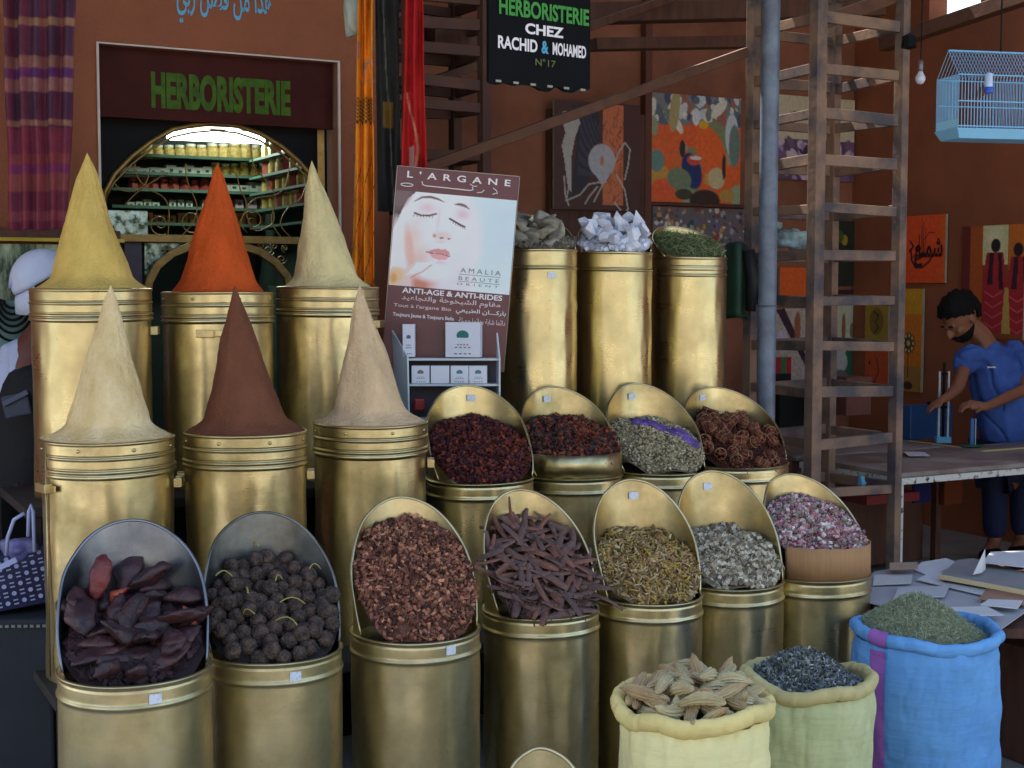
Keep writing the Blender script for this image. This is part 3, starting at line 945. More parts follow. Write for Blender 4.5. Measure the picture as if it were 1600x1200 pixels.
    for (az, dz) in handles:
        a = -PI / 2 - alpha + R(az)
        d = Vector((math.cos(a), math.sin(a), 0)); s_ = Vector((-d.y, d.x, 0))
        z = H + dz
        m = MB()
        for k in (-1, 1):
            m.box(d * (Rr + .010) + s_ * .028 * k + Vector((0, 0, z)), (.022, .004, .028), rz=a)
        m.box(d * (Rr + .021) + Vector((0, 0, z)), (.004, .060, .026), rz=a)
        m.box(d * (Rr + .0015) + s_ * .043 + Vector((0, 0, z)), (.003, .028, .020), rz=a)
        m.build('side_handle', mat, t, world=False, bevel=.002)
    if rivets:
        for az in (-70, -25, 22, 66):
            a = -PI / 2 - alpha + R(az)
            m = MB(); m.lathe([(.0055, 0), (.005, .002), (.0025, .0035), (0, .004)], n=10)
            M = Matrix.Translation(Vector(((Rr + .002) * math.cos(a), (Rr + .002) * math.sin(a), H - .022))) @ Matrix.Rotation(a, 4, 'Z') @ Matrix.Rotation(PI / 2, 4, 'Y')
            m.v = [tuple(M @ Vector(p)) for p in m.v]
            m.build('rivet', mat, t, smooth=True, world=False)
    return dict(o=t, R=Rr, rim=rim, c=c, rz=rz, H=H)

BEAD_F = [(0, .0045, .006), (-.012, -.002, .004), (-.052, .0035, .0055), (-.053, .001, .010)]          # front rows
BEAD_C = [(-.002, .0025, .004), (-.040, -.003, .003), (-.045, .0028, .0045), (-.078, -.003, .003), (-.084, .0045, .006), (-.099, .004, .006), (-.106, 0, .004)]   # cone rows
BEAD_T = [(-.003, .003, .005), (-.066, -.003, .003), (-.072, .0035, .005), (-.205, .004, .006), (-.222, .004, .006)]
BEAD_T3 = [(-.003, .003, .005), (-.040, .003, .005), (-.050, .003, .005), (-.075, .0035, .005)]
GR1 = 'front row of brass tins with scoop hoods'
GR2 = 'second row of brass tins under spice cones'
GR3 = 'second row of hooded brass tins'
GR4 = 'back row of brass tins'
T = {}
T['t1'] = tin(211, 236, 1041, 3.42, 0, R(2), 'leftmost front tin, steel lined scoop hood, holding dark red resin lumps', BEAD_F, .335, .36, steel=M_steel, mat=M_brass_dull, sticker=(14, -.034, 0), group=GR1, dent=.9)
T['t2'] = tin(426, 217, 1011, 3.70, 0, R(9), 'front brass tin with worn steel hood full of dark knobbly balls', BEAD_F, .335, .36, steel=M_steel_worn, mat=M_brass_dull, sticker=(18, -.034, 0), group=GR1)
T['t3'] = tin(649, 203, 981, 3.91, 0, R(14), 'front brass tin with hood heaped with reddish brown chips', BEAD_F, .345, .34, sticker=(32, -.026, 0), mat=M_brass_dull, group=GR1)
T['t4'] = tin(845, 184, 948, 4.17, 0, R(24), 'front brass tin spilling long dark bark sticks', BEAD_F, .33, .36, group=GR1)
T['t5'] = tin(1012, 172, 927, 4.35, 0, R(20), 'front brass tin of yellow green pods with a clear polished hood', BEAD_F, .335, .39, sticker=(-3, .285, 1), group=GR1)
T['t6'] = tin(1141, 166, 905, 4.56, 0, R(24), 'front brass tin of pale grey seeds beside the tin of yellow green pods', BEAD_F, .335, .39, sticker=(5, .285, 1), group=GR1)
T['t7'] = tin(1275, 168, 893, 4.72, 0, R(34), 'rightmost front tin of pink rosebuds behind a cardboard strip', BEAD_F, .31, .45, group=GR1)
T['m1'] = tin(168, 204, 683, 4.25, .43, R(-4), 'brass tin under the pale cream cone at the left of the middle row', BEAD_C, collar=.006, handles=((-62, -.135), (82, -.14)), rivets=True, seam=-2.6, group=GR2)
T['m2'] = tin(384, 190, 673, 4.42, .43, 0, 'brass tin under the dark brown cone in the middle row', BEAD_C, collar=.004, handles=((-88, -.14), (86, -.14)), rivets=True, group=GR2)
T['m3'] = tin(579, 178, 659, 4.72, .43, 0, 'brass tin under the beige cone at the right of the middle row', BEAD_C, collar=.004, handles=((88, -.14),), rivets=True, group=GR2)
T['r1'] = tin(750, 168, 746, 4.98, .43, R(16), 'hooded brass tin of dark maroon flakes beside the beige cone', BEAD_F, .315, .40, sticker=(-6, .27, 1), mat=M_brass_bright, group=GR3)
T['r2'] = tin(893, 158, 740, 5.27, .43, R(24), 'hooded brass tin of mixed dark and red petals with a tall front band', BEAD_F, .315, .40, sticker=(8, .27, 1), group=GR3)
T['r3'] = tin(1026, 156, 732, 5.48, .43, R(27), 'hooded brass tin of grey green herb with a purple cloth', BEAD_F, .32, .40, sticker=(6, .27, 1), group=GR3)
T['r4'] = tin(1150, 162, 722, 5.68, .43, R(30), 'hooded brass tin of tied brown stick bundles', BEAD_F, .29, .42, sticker=(14, .25, 1), group=GR3)
T['b1'] = tin(142, 184, 452, 4.76, .9, 0, 'tall brass tin under the yellow cone at the back left', BEAD_C, collar=.005, handles=((80, -.14),), mat=M_brass_bright, group=GR4)
T['b2'] = tin(340, 172, 457, 5.02, .9, 0, 'tall brass tin under the orange red cone', BEAD_C, collar=.004, handles=((-12, -.14),), rivets=True, group=GR4)
T['b3'] = tin(512, 158, 449, 5.25, .9, 0, 'tall brass tin under the cream cone behind the display board', BEAD_C, collar=.004, handles=((70, -.135),), group=GR4)
T['c1'] = tin(840, 122, 391, 5.63, .9, R(20), 'tall bright brass tin holding grey rocks behind the display board', BEAD_T, .145, .35, sticker=(20, -.10, 0), mat=M_brass_bright, group=GR4)
T['c2'] = tin(960, 117, 395, 5.82, .9, R(6), 'tall bright brass tin holding white crystals', BEAD_T, .14, .35, mat=M_brass_bright, group=GR4)
T['c3'] = tin(1077, 116, 403, 6.1, .9, R(30), 'tall bright brass tin holding green dried stalks', BEAD_T3, .14, .35, mat=M_brass_bright, group=GR4)
cc = at(856, 1206, 3.05)
T['f1'] = tin(856, 150, 1330, 3.05, 0, R(12), 'low brass tin with only the top of its hood showing at the bottom edge', BEAD_F, .20, .30, mat=M_brass_dull, group=GR1)

# ---- stepped platform under the rows
M_rackiron = mk('dark_platform_boards', L(58, 50, 48), .7, var=.4, scale=8)
pf = thing('stepped_display_stand', 'dark stepped wooden stand carrying the upper rows of tins', 'stand', uv(2.2, 4.6))
for (z, v0, v1, u0, u1) in ((.43, 4.08, 4.66, .70, 3.72), (.9, 4.66, 5.2, .72, 3.75)):
    m = MB(); m.box(uv((u0 + u1) / 2, (v0 + v1) / 2, z - .0175), (u1 - u0, v1 - v0, .033), TH); m.build('shelf_board', M_rackiron, pf, bevel=.003)
    for uu in np.linspace(u0 + .03, u1 - .03, 5):
        m = MB(); m.box(uv(uu, v0 + .03, (z - .035) / 2), (.04, .04, z - .036), TH); m.build('leg', M_rackiron, pf)
    m = MB(); m.box(uv((u0 + u1) / 2, v1 - .01, (z - .036) / 2), (u1 - u0, .02, z - .04), TH); m.build('back_panel', M_black, pf)

# ================================================================ POWDER CONES
def cone_mat(name, rgb, k=1.35, streak=.28, c2=None):
    return mk(name, L(*rgb, k), .92, var=streak, col2=L(*c2, k) if c2 else None, scale=13, stretch=(1, 1, .6), bump=1.0, bscale=95, bdist=.007, detail=12, spec=.12, ramp=(.3, .7), sheen=0)
def cone(tn, px_apex, py_apex, mat, label, r_base=.68, flare=1.0, seedv=0.0):
    t = T[tn]; c = t['c']; ap = at(px_apex, py_apex, c.y)
    H = ap.z - t['rim']; Rr = t['R'] - .009
    o_x = ap.x - c.x
    prof = []
    N = 60
    for i in range(N + 1):
        s = i / N                   # 0 apex, 1 base
        z = H * (1 - s)
        r = Rr * (r_base * s + (1.0 - r_base) * flare * max(0, (s - .90) / .10) ** 1.5) * 1.0 + .003 * min(1, s * 12)
        prof.append((r, z))
    prof = prof[::-1]
    m = MB()
    def fn(r, z, a):
        q = Vector((math.cos(a) * 2.0 + seedv, math.sin(a) * 2.0, z * 2.2))
        d = noise.noise(Vector((math.cos(a) * 1.3 + seedv, math.sin(a) * 1.3, z * 6))) * .010 + noise.noise(Vector((math.cos(a) * 4 + seedv, math.sin(a) * 4, z * 16))) * .0035 + noise.noise(Vector((math.cos(a) * 16, math.sin(a) * 16, z * 60 + seedv))) * .0016
        k = min(1, z / (H * .05) + .35) * min(1, r / .03)
        return r + d * k, z + (noise.noise(Vector((math.cos(a) * 5 + seedv, math.sin(a) * 5, 3))) * .006 if z < .02 else 0)
    m.lathe(prof, n=96, fn=fn)
    lean = o_x
    m.v = [(x + lean * (z / H), y, z) for (x, y, z) in m.v]
    m.v = [(x + c.x, y + c.y, z + t['rim'] - .001) for (x, y, z) in m.v]
    o = m.build('spice_cone', mat, None, smooth=True)
    # place the origin at the foot of the cone
    o.data.transform(Matrix.Translation(-Vector((c.x, c.y, t['rim']))))
    o.location = (c.x, c.y, t['rim'])
    tag(o, label, 'spice cone', 'pointed cones of ground spice on the tins')
cone('b1', 136, 238, cone_mat('yellow_powder', (206, 174, 96)), 'yellow powder cone at the back left', .75, 1.0, 1)
cone('b2', 340, 254, cone_mat('orange_powder', (190, 80, 34)), 'bright orange red powder cone at the back', .76, .35, 2)
cone('b3', 487, 250, cone_mat('cream_powder', (212, 194, 142)), 'cream yellow powder cone at the back behind the display board', .72, .7, 3)
cone('m1', 173, 444, cone_mat('pale_sand_powder', (216, 194, 152), c2=(186, 158, 106)), 'pale sandy powder cone with an uneven skirt at the left of the middle row', .70, 1.0, 4)
cone('m2', 367, 444, cone_mat('brown_powder', (122, 76, 56), 1.1), 'reddish brown powder cone in the middle row', .74, 1.0, 5)
cone('m3', 562, 444, cone_mat('beige_powder', (206, 176, 138)), 'smooth beige powder cone right in the middle row', .72, 1.0, 6)

# ================================================================ HEAPS OF GOODS
def heap_fn(t, fill, low=.0, bulge=.02, seedv=0):
    Rr = t['R'] - .0095
    def h(x, y):
        k = np.clip((y + .8 * Rr) / (1.75 * Rr), 0, 1)
        rr = np.clip(1 - (x * x + y * y) / (Rr * Rr), 0, 1)
        return low + fill * k ** .9 + bulge * rr + .008 * np.sin(x * 38 + seedv) * np.cos(y * 31 + seedv * 2)
    return h, Rr
def heap(tn, name, label, cat, fill, tm, n, size, cols, low=.004, bulge=.02, mat=None, tilt=.45, asp=(1, 1, 1), kind='stuff', layers=(0, .012), edge=1.0):
    t = T[tn]; r = np.random.default_rng(hash(tn) % 1000 if False else sum(map(ord, tn)))
    h, Rr = heap_fn(t, fill, low, bulge, len(name))
    # base sheet
    K, A = 14, 48
    vs = []; 
    for k in range(K + 1):
        for i in range(A):
            a = 2 * PI * i / A; q = Rr * k / K
            x, y = q * math.cos(a), q * math.sin(a)
            vs.append((x, y, float(h(np.array(x), np.array(y))) - .004))
    fs = [(k * A + i, k * A + (i + 1) % A, (k + 1) * A + (i + 1) % A, (k + 1) * A + i) for k in range(K) for i in range(A)]
    bc = np.tile(np.mean(np.array(cols), 0) * .55, (len(fs), 1))
    q = Rr * edge * np.sqrt(r.random(n)); a = r.random(n) * 2 * PI
    x, y = q * np.cos(a), q * np.sin(a)
    e = .004
    dx = (h(x + e, y) - h(x - e, y)) / (2 * e); dy = (h(x, y + e) - h(x, y - e)) / (2 * e)
    up = np.stack([-dx, -dy, np.ones(n)], 1)
    pos = np.stack([x, y, h(x, y) + r.uniform(layers[0], layers[1], n)], 1)
    V1, F1, C1 = scatter(tm, pos, size, cols, r, up, tilt, asp)
    VV = np.concatenate([np.array(vs), V1]); FF = np.concatenate([np.array(fs), F1 + len(vs)]); CC = np.concatenate([bc, C1])
    o = np_mesh(name, VV, FF, mat or M_pieces, None, colors=CC)
    o.location = (t['c'].x, t['c'].y, t['rim']); o.rotation_euler = (0, 0, t['rz'])
    tag(o, label, cat, kind=kind)
    return h, Rr, r

CH = [tmpl_chip(i) for i in range(4)]; CU = [tmpl_curl(.35, .35), tmpl_curl(-.3, .5), tmpl_curl(.5, .25, tw=1.2)]
RO = [tmpl_rod(5, .3, .1), tmpl_rod(4, .25, .18), tmpl_rod(5, .22, -.08)]
heap('t3', 'reddish_chips', 'reddish brown dried chips heaped in the third front tin', 'dried goods', .27, CH + RO[:1] + CU[:1], 2600, (.010, .024), [L(160, 104, 80), L(118, 74, 58), L(188, 132, 102), L(84, 54, 46), L(138, 88, 72)], asp=(1, .46, .42), tilt=.7, layers=(0, .014))
heap('t5', 'yellow_green_pods', 'small yellow green and tan pods in the fifth front tin', 'dried goods', .165, RO + CU[:1], 1500, (.016, .034), [L(184, 152, 76), L(160, 134, 62), L(190, 164, 116), L(132, 100, 60), L(172, 134, 98), L(204, 180, 140)], asp=(1, .8, .8), tilt=.5)
heap('t6', 'pale_grey_seeds', 'pale grey curled seeds in the sixth front tin', 'dried goods', .135, CU + CH[:2], 2200, (.010, .020), [L(205, 192, 165), L(182, 166, 140), L(150, 134, 114), L(220, 210, 188), L(130, 116, 96)], asp=(1, .9, .9), tilt=.7)
heap('t7', 'pink_rosebuds', 'pink and purple dried rosebuds in the rightmost front tin', 'dried flowers', .18, CU + CH[:1], 3000, (.008, .015), [L(206, 158, 164), L(178, 122, 138), L(214, 188, 186), L(140, 126, 100), L(192, 128, 134), L(220, 210, 205), L(118, 84, 96), L(156, 146, 134)], low=.045, asp=(1, 1.1, 1.1), tilt=.9, mat=M_petals)
heap('r1', 'maroon_flakes', 'dark maroon dried flower flakes beside the beige cone', 'dried flowers', .185, CU + CH[:2], 3000, (.009, .018), [L(96, 44, 44), L(72, 32, 38), L(120, 56, 44), L(60, 28, 34), L(88, 50, 52), L(140, 66, 40)], asp=(1, .9, .8), tilt=.9, layers=(0, .016), bulge=.02)
heap('r2', 'mixed_dark_petals', 'mixed brown, red and orange dried petals behind the tall band', 'dried flowers', .14, CU + CH[:1], 1800, (.011, .022), [L(110, 70, 55), L(80, 48, 44), L(150, 80, 50), L(70, 60, 60), L(130, 56, 44), L(60, 40, 42)], low=.055, asp=(1, .9, .7), tilt=.8)
heap('r3', 'grey_green_herb', 'grey green crumbled herb in the tin with the purple cloth', 'dried herb', .165, CH + CU[:1], 3400, (.006, .013), [L(190, 172, 134), L(168, 152, 116), L(204, 190, 154), L(128, 112, 86), L(178, 162, 132)], low=.012, bulge=.035, asp=(1, .8, .7), tilt=.8, layers=(0, .008))
heap('c3', 'green_stalks', 'green dried stalks piled on the rightmost back tin', 'dried herb', .085, RO + CU[2:], 900, (.03, .055), [L(120, 138, 88), L(92, 112, 70), L(150, 160, 112), L(74, 92, 58), L(165, 160, 120)], bulge=.02, asp=(1, .16, .16), tilt=.6, layers=(0, .025))
# orange accent petals
def extra(tn, name, label, cat, pts, tm, size, cols, asp, fill, low, bulge, n, spread, mat=None, lift=.012):
    t = T[tn]; r = np.random.default_rng(5); h, Rr = heap_fn(t, fill, low, bulge, 5)
    cx, cy = pts
    x = cx * Rr + r.normal(0, spread, n); y = cy * Rr + r.normal(0, spread, n)
    pos = np.stack([x, y, h(x, y) + r.uniform(.004, lift, n)], 1)
    V1, F1, C1 = scatter(tm, pos, size, cols, r, None, .8, asp)
    o = np_mesh(name, V1, F1, mat or M_petals, None, colors=C1)
    o.location = (t['c'].x, t['c'].y, t['rim']); o.rotation_euler = (0, 0, t['rz'])
    return tag(o, label, cat, kind='stuff')
extra('r2', 'orange_petals', 'patch of orange red petals on the mixed dark ones', 'dried flowers', (.30, .15), CU, (.012, .022), [L(190, 80, 40), L(170, 60, 36), L(200, 110, 60)], (1, .9, .7), .14, .055, .02, 150, .02)

# individual pieces laid on a heap
def lay(tn, protos, n, fill, low, bulge, minr, label, cat, group, lift=0.0, edge=.86, tilt=.5, scl=(.85, 1.15), seedv=3, ymin=-1.0, levels=1, upright=0.0, xr=None):
    t = T[tn]; h, Rr = heap_fn(t, fill, low, bulge, seedv)
    rr = random.Random(seedv); placed = []; first = set(); out = []
    for lev in range(levels):
        cnt = 0; tries = 0
        while cnt < n and tries < 16000:
            tries += 1
            q = Rr * edge * math.sqrt(rr.random()); a = rr.random() * 2 * PI
            x, y = q * math.cos(a), q * math.sin(a)
            if y < ymin * Rr: continue
            z = float(h(np.array(x), np.array(y))) + lift + lev * minr * .62
            if any((x - p[0]) ** 2 + (y - p[1]) ** 2 + (z - p[2]) ** 2 < (minr * .92) ** 2 for p in placed): continue
            placed.append((x, y, z)); cnt += 1
            pr = rr.choice(protos)
            o = pr if pr.name not in first else copy_tree(pr)
            first.add(pr.name)
            M = Matrix.Translation(Vector((t['c'].x, t['c'].y, t['rim']))) @ Matrix.Rotation(t['rz'], 4, 'Z') @ Matrix.Translation(Vector((x, y, z)))
            s = rr.uniform(*scl)
            slope = fill * .5 / Rr
            E = Euler((math.atan(slope) * .8 + rr.gauss(0, tilt), rr.gauss(0, tilt) + upright, rr.uniform(0, 2 * PI)))
            M = M @ (Matrix.Rotation(math.atan(slope) * .8, 4, 'X') @ Euler((rr.gauss(0, tilt), rr.gauss(0, tilt) - upright, 0)).to_matrix().to_4x4() @ Matrix.Rotation(rr.uniform(0, 2 * PI), 4, 'Z'))
            o.matrix_world = M
            o.location = M.to_translation(); o.rotation_euler = M.to_euler(); o.scale = (s, s, s)
            tag(o, label, cat, group); out.append(o)
    return out

import bmesh
def lump(name, mat, size, seedv, amp=.3, freq=1.5, sub=3, facet=False, ridges=0):
    bm = bmesh.new(); bmesh.ops.create_icosphere(bm, subdivisions=sub, radius=1)
    for v in bm.verts:
        p = v.co.normalized()
        d = 1 + amp * noise.noise(p * freq + Vector((seedv * 3.1, seedv, 0))) + amp * .4 * noise.noise(p * freq * 2.7 + Vector((seedv, 0, seedv)))
        if facet: d = 1 + amp * (noise.cell(p * freq + Vector((seedv, 0, 0))) - .5)
        if ridges: d += .07 * math.sin(math.atan2(p.y, p.z) * ridges)
        v.co = Vector((p.x * size[0], p.y * size[1], p.z * size[2])) * d
    me = bpy.data.meshes.new(name); bm.to_mesh(me); bm.free()
    me.materials.append(mat)
    me.polygons.foreach_set('use_smooth', [not facet] * len(me.polygons))
    o = bpy.data.objects.new(name, me); col.objects.link(o)
    return o
def shard(name, mat, size, seedv, n=13, sm=2):
    r = random.Random(seedv * 7 + 1); bm = bmesh.new()
    for k in range(n):
        p = Vector((r.gauss(0, 1), r.gauss(0, 1), r.gauss(0, 1))).normalized()
        if abs(p.x) > .9: p.x *= 1.1
        p *= r.uniform(.8, 1.1)
        bm.verts.new((p.x * size[0], p.y * size[1], p.z * size[2]))
    h_ = bmesh.ops.convex_hull(bm, input=bm.verts)
    bmesh.ops.delete(bm, geom=list({g for g in h_['geom_interior'] + h_['geom_unused'] if isinstance(g, bmesh.types.BMVert)}), context='VERTS')
    bmesh.ops.triangulate(bm, faces=bm.faces)
    if sm:
        bmesh.ops.subdivide_edges(bm, edges=bm.edges, cuts=3, use_grid_fill=True)
        for k in range(2): bmesh.ops.smooth_vert(bm, verts=bm.verts, factor=.5, use_axis_x=True, use_axis_y=True, use_axis_z=True)
        bm.normal_update()
        for v in bm.verts:
            q = v.co * 38 + Vector((seedv, 0, 0))
            v.co += v.normal * (noise.noise(q) * size[2] * .28 + noise.noise(q * 2.6) * size[2] * .14)
    me = bpy.data.meshes.new(name); bm.to_mesh(me); bm.free(); me.materials.append(mat)
    me.polygons.foreach_set('use_smooth', [bool(sm)] * len(me.polygons))
    o = bpy.data.objects.new(name, me); col.objects.link(o)
    return o
# dark red resin lumps
M_resin = mk('dark_resin', L(78, 46, 46), .5, col2=L(36, 26, 32), scale=14, bump=.9, bscale=35, bdist=.01, spec=.5)
M_resin_r = mk('red_resin', L(124, 44, 40), .45, col2=L(60, 30, 38), scale=10, bump=.8, bscale=30, bdist=.01)
M_resin_o = mk('orange_resin', L(176, 78, 40), .5, col2=L(90, 40, 40), scale=12, bump=.8, bscale=30, bdist=.01)
pr = [shard('resin_lump', M_resin, (.080, .033, .024), i, 10) for i in range(6)]
baseh = heap('t1', 'resin_crumbs', 'dark crumbs under the resin lumps in the leftmost front tin', 'dried goods', .15, CH, 500, (.012, .03), [L(60, 40, 46), L(44, 30, 36)], low=-.012, bulge=.02, edge=.90)
lay('t1', pr, 20, .15, .0, .02, .056, 'dark purple brown resin lump in the leftmost front tin', 'resin lump', 'dark resin lumps in the leftmost tin', lift=.008, edge=.76, tilt=.32, seedv=23, levels=2, scl=(1.05, 1.35))
def at_tin(o, tn, x, y, z, rot, label, cat):
    t = T[tn]
    M = Matrix.Translation(Vector((t['c'].x, t['c'].y, t['rim']))) @ Matrix.Rotation(t['rz'], 4, 'Z') @ Matrix.Translation(Vector((x * t['R'], y * t['R'], z))) @ Euler([R(a) for a in rot]).to_matrix().to_4x4()
    o.location = M.to_translation(); o.rotation_euler = M.to_euler()
    return tag(o, label, cat)
at_tin(shard('resin_lump', M_resin_r, (.080, .040, .03), 8), 't1', -.50, .5, .20, (10, -65, 20), 'large red resin lump standing at the back left of the leftmost tin', 'resin lump')
at_tin(shard('resin_lump', M_resin_o, (.060, .028, .022), 9), 't1', -.20, .42, .16, (0, -30, -10), 'orange resin lump beside the large red one', 'resin lump')
at_tin(shard('resin_lump', M_resin, (.088, .038, .03), 10), 't1', .26, .58, .195, (10, -32, 10), 'large slate coloured resin lump at the back of the leftmost tin', 'resin lump')
at_tin(shard('resin_lump', M_resin_o, (.055, .016, .014), 11), 't1', .74, -.05, .11, (30, 62, 0), 'thin orange edged resin stick at the right of the leftmost tin', 'resin lump')
# knobbly balls
M_ball = mk('knobbly_nut', L(104, 84, 72), .85, col2=L(44, 36, 36), scale=60, bump=1.0, bscale=110, bdist=.012)
balls = []
for i in range(3):
    bm = bmesh.new(); bmesh.ops.create_icosphere(bm, subdivisions=4, radius=1)
    pts = []
    for k in range(90):
        yy = 1 - 2 * (k + .5) / 90; rr_ = math.sqrt(1 - yy * yy); th = k * 2.39996 + i
        pts.append(Vector((math.cos(th) * rr_, yy, math.sin(th) * rr_)))
    for v in bm.verts:
        p = v.co.normalized()
        d = min((p - q).length for q in pts)
        v.co = p * .0205 * (1 + .20 * max(0, 1 - d / .16) + .10 * noise.noise(p * 2 + Vector((i, 0, 0))))
    me = bpy.data.meshes.new('knobbly_ball'); bm.to_mesh(me); bm.free(); me.materials.append(M_ball)
    me.polygons.foreach_set('use_smooth', [True] * len(me.polygons))
    o = bpy.data.objects.new('knobbly_ball', me); col.objects.link(o); balls.append(o)
heap('t2', 'ball_crumbs', 'dark crumbs under the knobbly balls', 'dried goods', .19, CH, 300, (.01, .02), [L(50, 42, 44)], low=-.008, bulge=.015, edge=.92)
lay('t2', balls, 74, .19, .0, .015, .039, 'round dark knobbly ball in the second front tin', 'nut ball', 'knobbly balls in the second front tin', lift=.008, edge=.95, tilt=1.5, scl=(.9, 1.12), seedv=31, levels=2)
M_raffia = mk('raffia', L(190, 170, 90), .7, var=.3)
rr = random.Random(4)
tt = T['t2']; hh_, R_ = heap_fn(tt, .20, 0, .015, 31)
for i, (x, y, l, a) in enumerate(((-.66, .2, .05, 20), (-.35, -.1, .06, 80), (.12, .05, .055, 60), (.25, -.3, .07, 10), (.1, -.62, .06, -30), (.7, .32, .05, 40), (-.1, .75, .04, 100), (-.4, -.45, .05, 120))):
    m = MB(); pts = []
    for k in range(9):
        s = k / 8 - .5
        pts.append((s * l, .012 * math.cos(s * 3), .010 * (1 - 4 * s * s)))
    m.tube(pts, .0018, 5)
    o = m.build('raffia_string', M_raffia, None, smooth=True, world=False)
    z = float(hh_(np.array(x * R_), np.array(y * R_))) + .055
    at_tin(o, 't2', x, y, z, (30, 10, a), 'thin yellow raffia string lying on the knobbly balls', 'string'); o['group'] = 'raffia strings among the knobbly balls'
# bark sticks
M_bark = mk('bark', L(128, 94, 82), .8, col2=L(84, 66, 66), scale=20, bump=.7, bscale=60, bstretch=(.6, 4, 4), bdist=.004)
M_bark2 = mk('bark_reddish', L(150, 98, 78), .8, col2=L(96, 66, 58), scale=20, bump=.7, bscale=60, bstretch=(.6, 4, 4), bdist=.004)
bk = []
for i in range(6):
    m = MB(); l = random.uniform(.09, .15); wq = random.uniform(.006, .011)
    vs = []; seg = 7; n_ = 5
    for k in range(seg + 1):
        s = k / seg; ww = wq * (1 - .5 * abs(2 * s - 1) ** 2.5) * random.uniform(.92, 1.05); bend = .006 * math.sin(s * PI) * (1 if i % 2 else -1)
        tw = s * .5 * (i - 2.5) / 2.5
        for j in range(n_):
            b = (j / (n_ - 1) - .5) * 2.4
            y, z = ww * math.sin(b), ww * (math.cos(b) - .6)
            vs.append(((s - .5) * l, y * math.cos(tw) - z * math.sin(tw), y * math.sin(tw) + z * math.cos(tw) + bend))
    fs = [(k * n_ + j, k * n_ + j + 1, (k + 1) * n_ + j + 1, (k + 1) * n_ + j) for k in range(seg) for j in range(n_ - 1)]
    m.add(vs, fs)
    o = m.build('bark_stick', M_bark if i % 3 else M_bark2, None, world=False)
    md = o.modifiers.new('thick', 'SOLIDIFY'); md.thickness = .003
    bk.append(o)
heap('t4', 'bark_crumbs', 'brown crumbs under the bark sticks', 'dried goods', .21, CU + RO, 1100, (.03, .06), [L(100, 74, 66), L(120, 84, 70), L(76, 60, 60)], low=-.01, bulge=.02, asp=(1, .35, .35))
lay('t4', bk, 62, .23, .0, .02, .021, 'long thin piece of dark curled bark in the fourth front tin', 'bark stick', 'bark sticks in the fourth front tin', lift=.006, edge=.98, tilt=.28, seedv=44, levels=2)
at_tin(copy_tree(bk[0]), 't4', -.3, .55, .27, (0, 78, 0), 'bark piece standing upright at the back of the fourth front tin', 'bark stick')['group'] = 'upright bark'
at_tin(copy_tree(bk[1]), 't4', .95, -.55, .02, (0, 25, -30), 'bark piece sticking out over the right rim of the fourth front tin', 'bark stick')
# stick bundles
M_cin = mk('cinnamon_stick', L(150, 86, 60), .8, col2=L(84, 42, 34), scale=40, bump=.5, bscale=90, bdist=.003)
M_band = mk('straw_band', L(176, 136, 92), .7, var=.2)
bp = []
for i in range(3):
    t = thing('stick_bundle', 'x', 'bundle')
    m = MB(); rr = random.Random(i)
    for k in range(20):
        q = .019 * math.sqrt(rr.random()); a = rr.random() * 2 * PI
        x0, z0 = q * math.cos(a), q * math.sin(a); l = rr.uniform(.026, .034)
        f_ = 1.12
        m.tube([(x0 * f_, -l, z0 * f_), (x0, -.01, z0), (x0, .01, z0), (x0 * f_ + rr.uniform(-.004, .004), l, z0 * f_)], [.0040, .0048, .0048, .0040], 5)
    m.build('sticks', M_cin, t, world=False, smooth=True)
    for yb in (-.012, .012):
        m = MB(); m.tube([(.0228 * math.cos(a), yb, .0228 * math.sin(a)) for a in np.linspace(0, 2 * PI, 18)[:-1]], .0013, 5, closed=True)
        m.build('band', M_band, t, world=False, smooth=True)
    bp.append(t)
heap('r4', 'bundle_crumbs', 'dark loose sticks under the tied bundles', 'dried goods', .17, RO, 700, (.03, .05), [L(110, 60, 46), L(84, 46, 38)], low=-.008, bulge=.03, asp=(1, .25, .25))
lay('r4', bp, 30, .17, .0, .03, .036, 'small bundle of brown sticks tied with two straw bands', 'stick bundle', 'tied stick bundles in the rightmost hooded tin of the second row', lift=.012, edge=.92, tilt=.5, scl=(.95, 1.12), seedv=12, levels=1)
# white crystals, grey rocks
M_alum = mk('alum_crystal', L(225, 228, 240), .25, var=.12, scale=20, bump=.4, bscale=30, spec=.6, sss=.0)
M_rock = mk('grey_mineral', L(172, 165, 146), .75, col2=L(116, 108, 94), scale=12, bump=.7, bscale=30, bdist=.01)
cr = [shard('white_crystal', M_alum, (.042, .030, .026), i + 20, sm=0) for i in range(5)]
heap('c2', 'crystal_crumbs', 'small white crystals under the large ones', 'minerals', .08, CH, 500, (.012, .025), [L(210, 212, 225)], low=0, bulge=.02, mat=mk('crumb_white', rough=.35, vc=True, var=.1))
lay('c2', cr, 16, .10, .01, .035, .040, 'translucent white crystal piled on the middle bright tin', 'crystal', 'white crystals on the middle bright tin', lift=.012, edge=.92, tilt=.8, seedv=17, levels=2)
rk = [shard('grey_rock', M_rock, (.054, .038, .03), i + 30) for i in range(5)]
heap('c1', 'rock_crumbs', 'grey mineral crumbs under the rocks', 'minerals', .06, CH, 500, (.012, .03), [L(130, 124, 108), L(100, 94, 84)], low=0, bulge=.02)
lay('c1', rk, 10, .085, .0, .03, .052, 'rough grey mineral lump on the bright tin beside the display board', 'rock', 'grey mineral lumps on the bright tin', lift=.012, edge=.85, tilt=.5, seedv=19, levels=2)

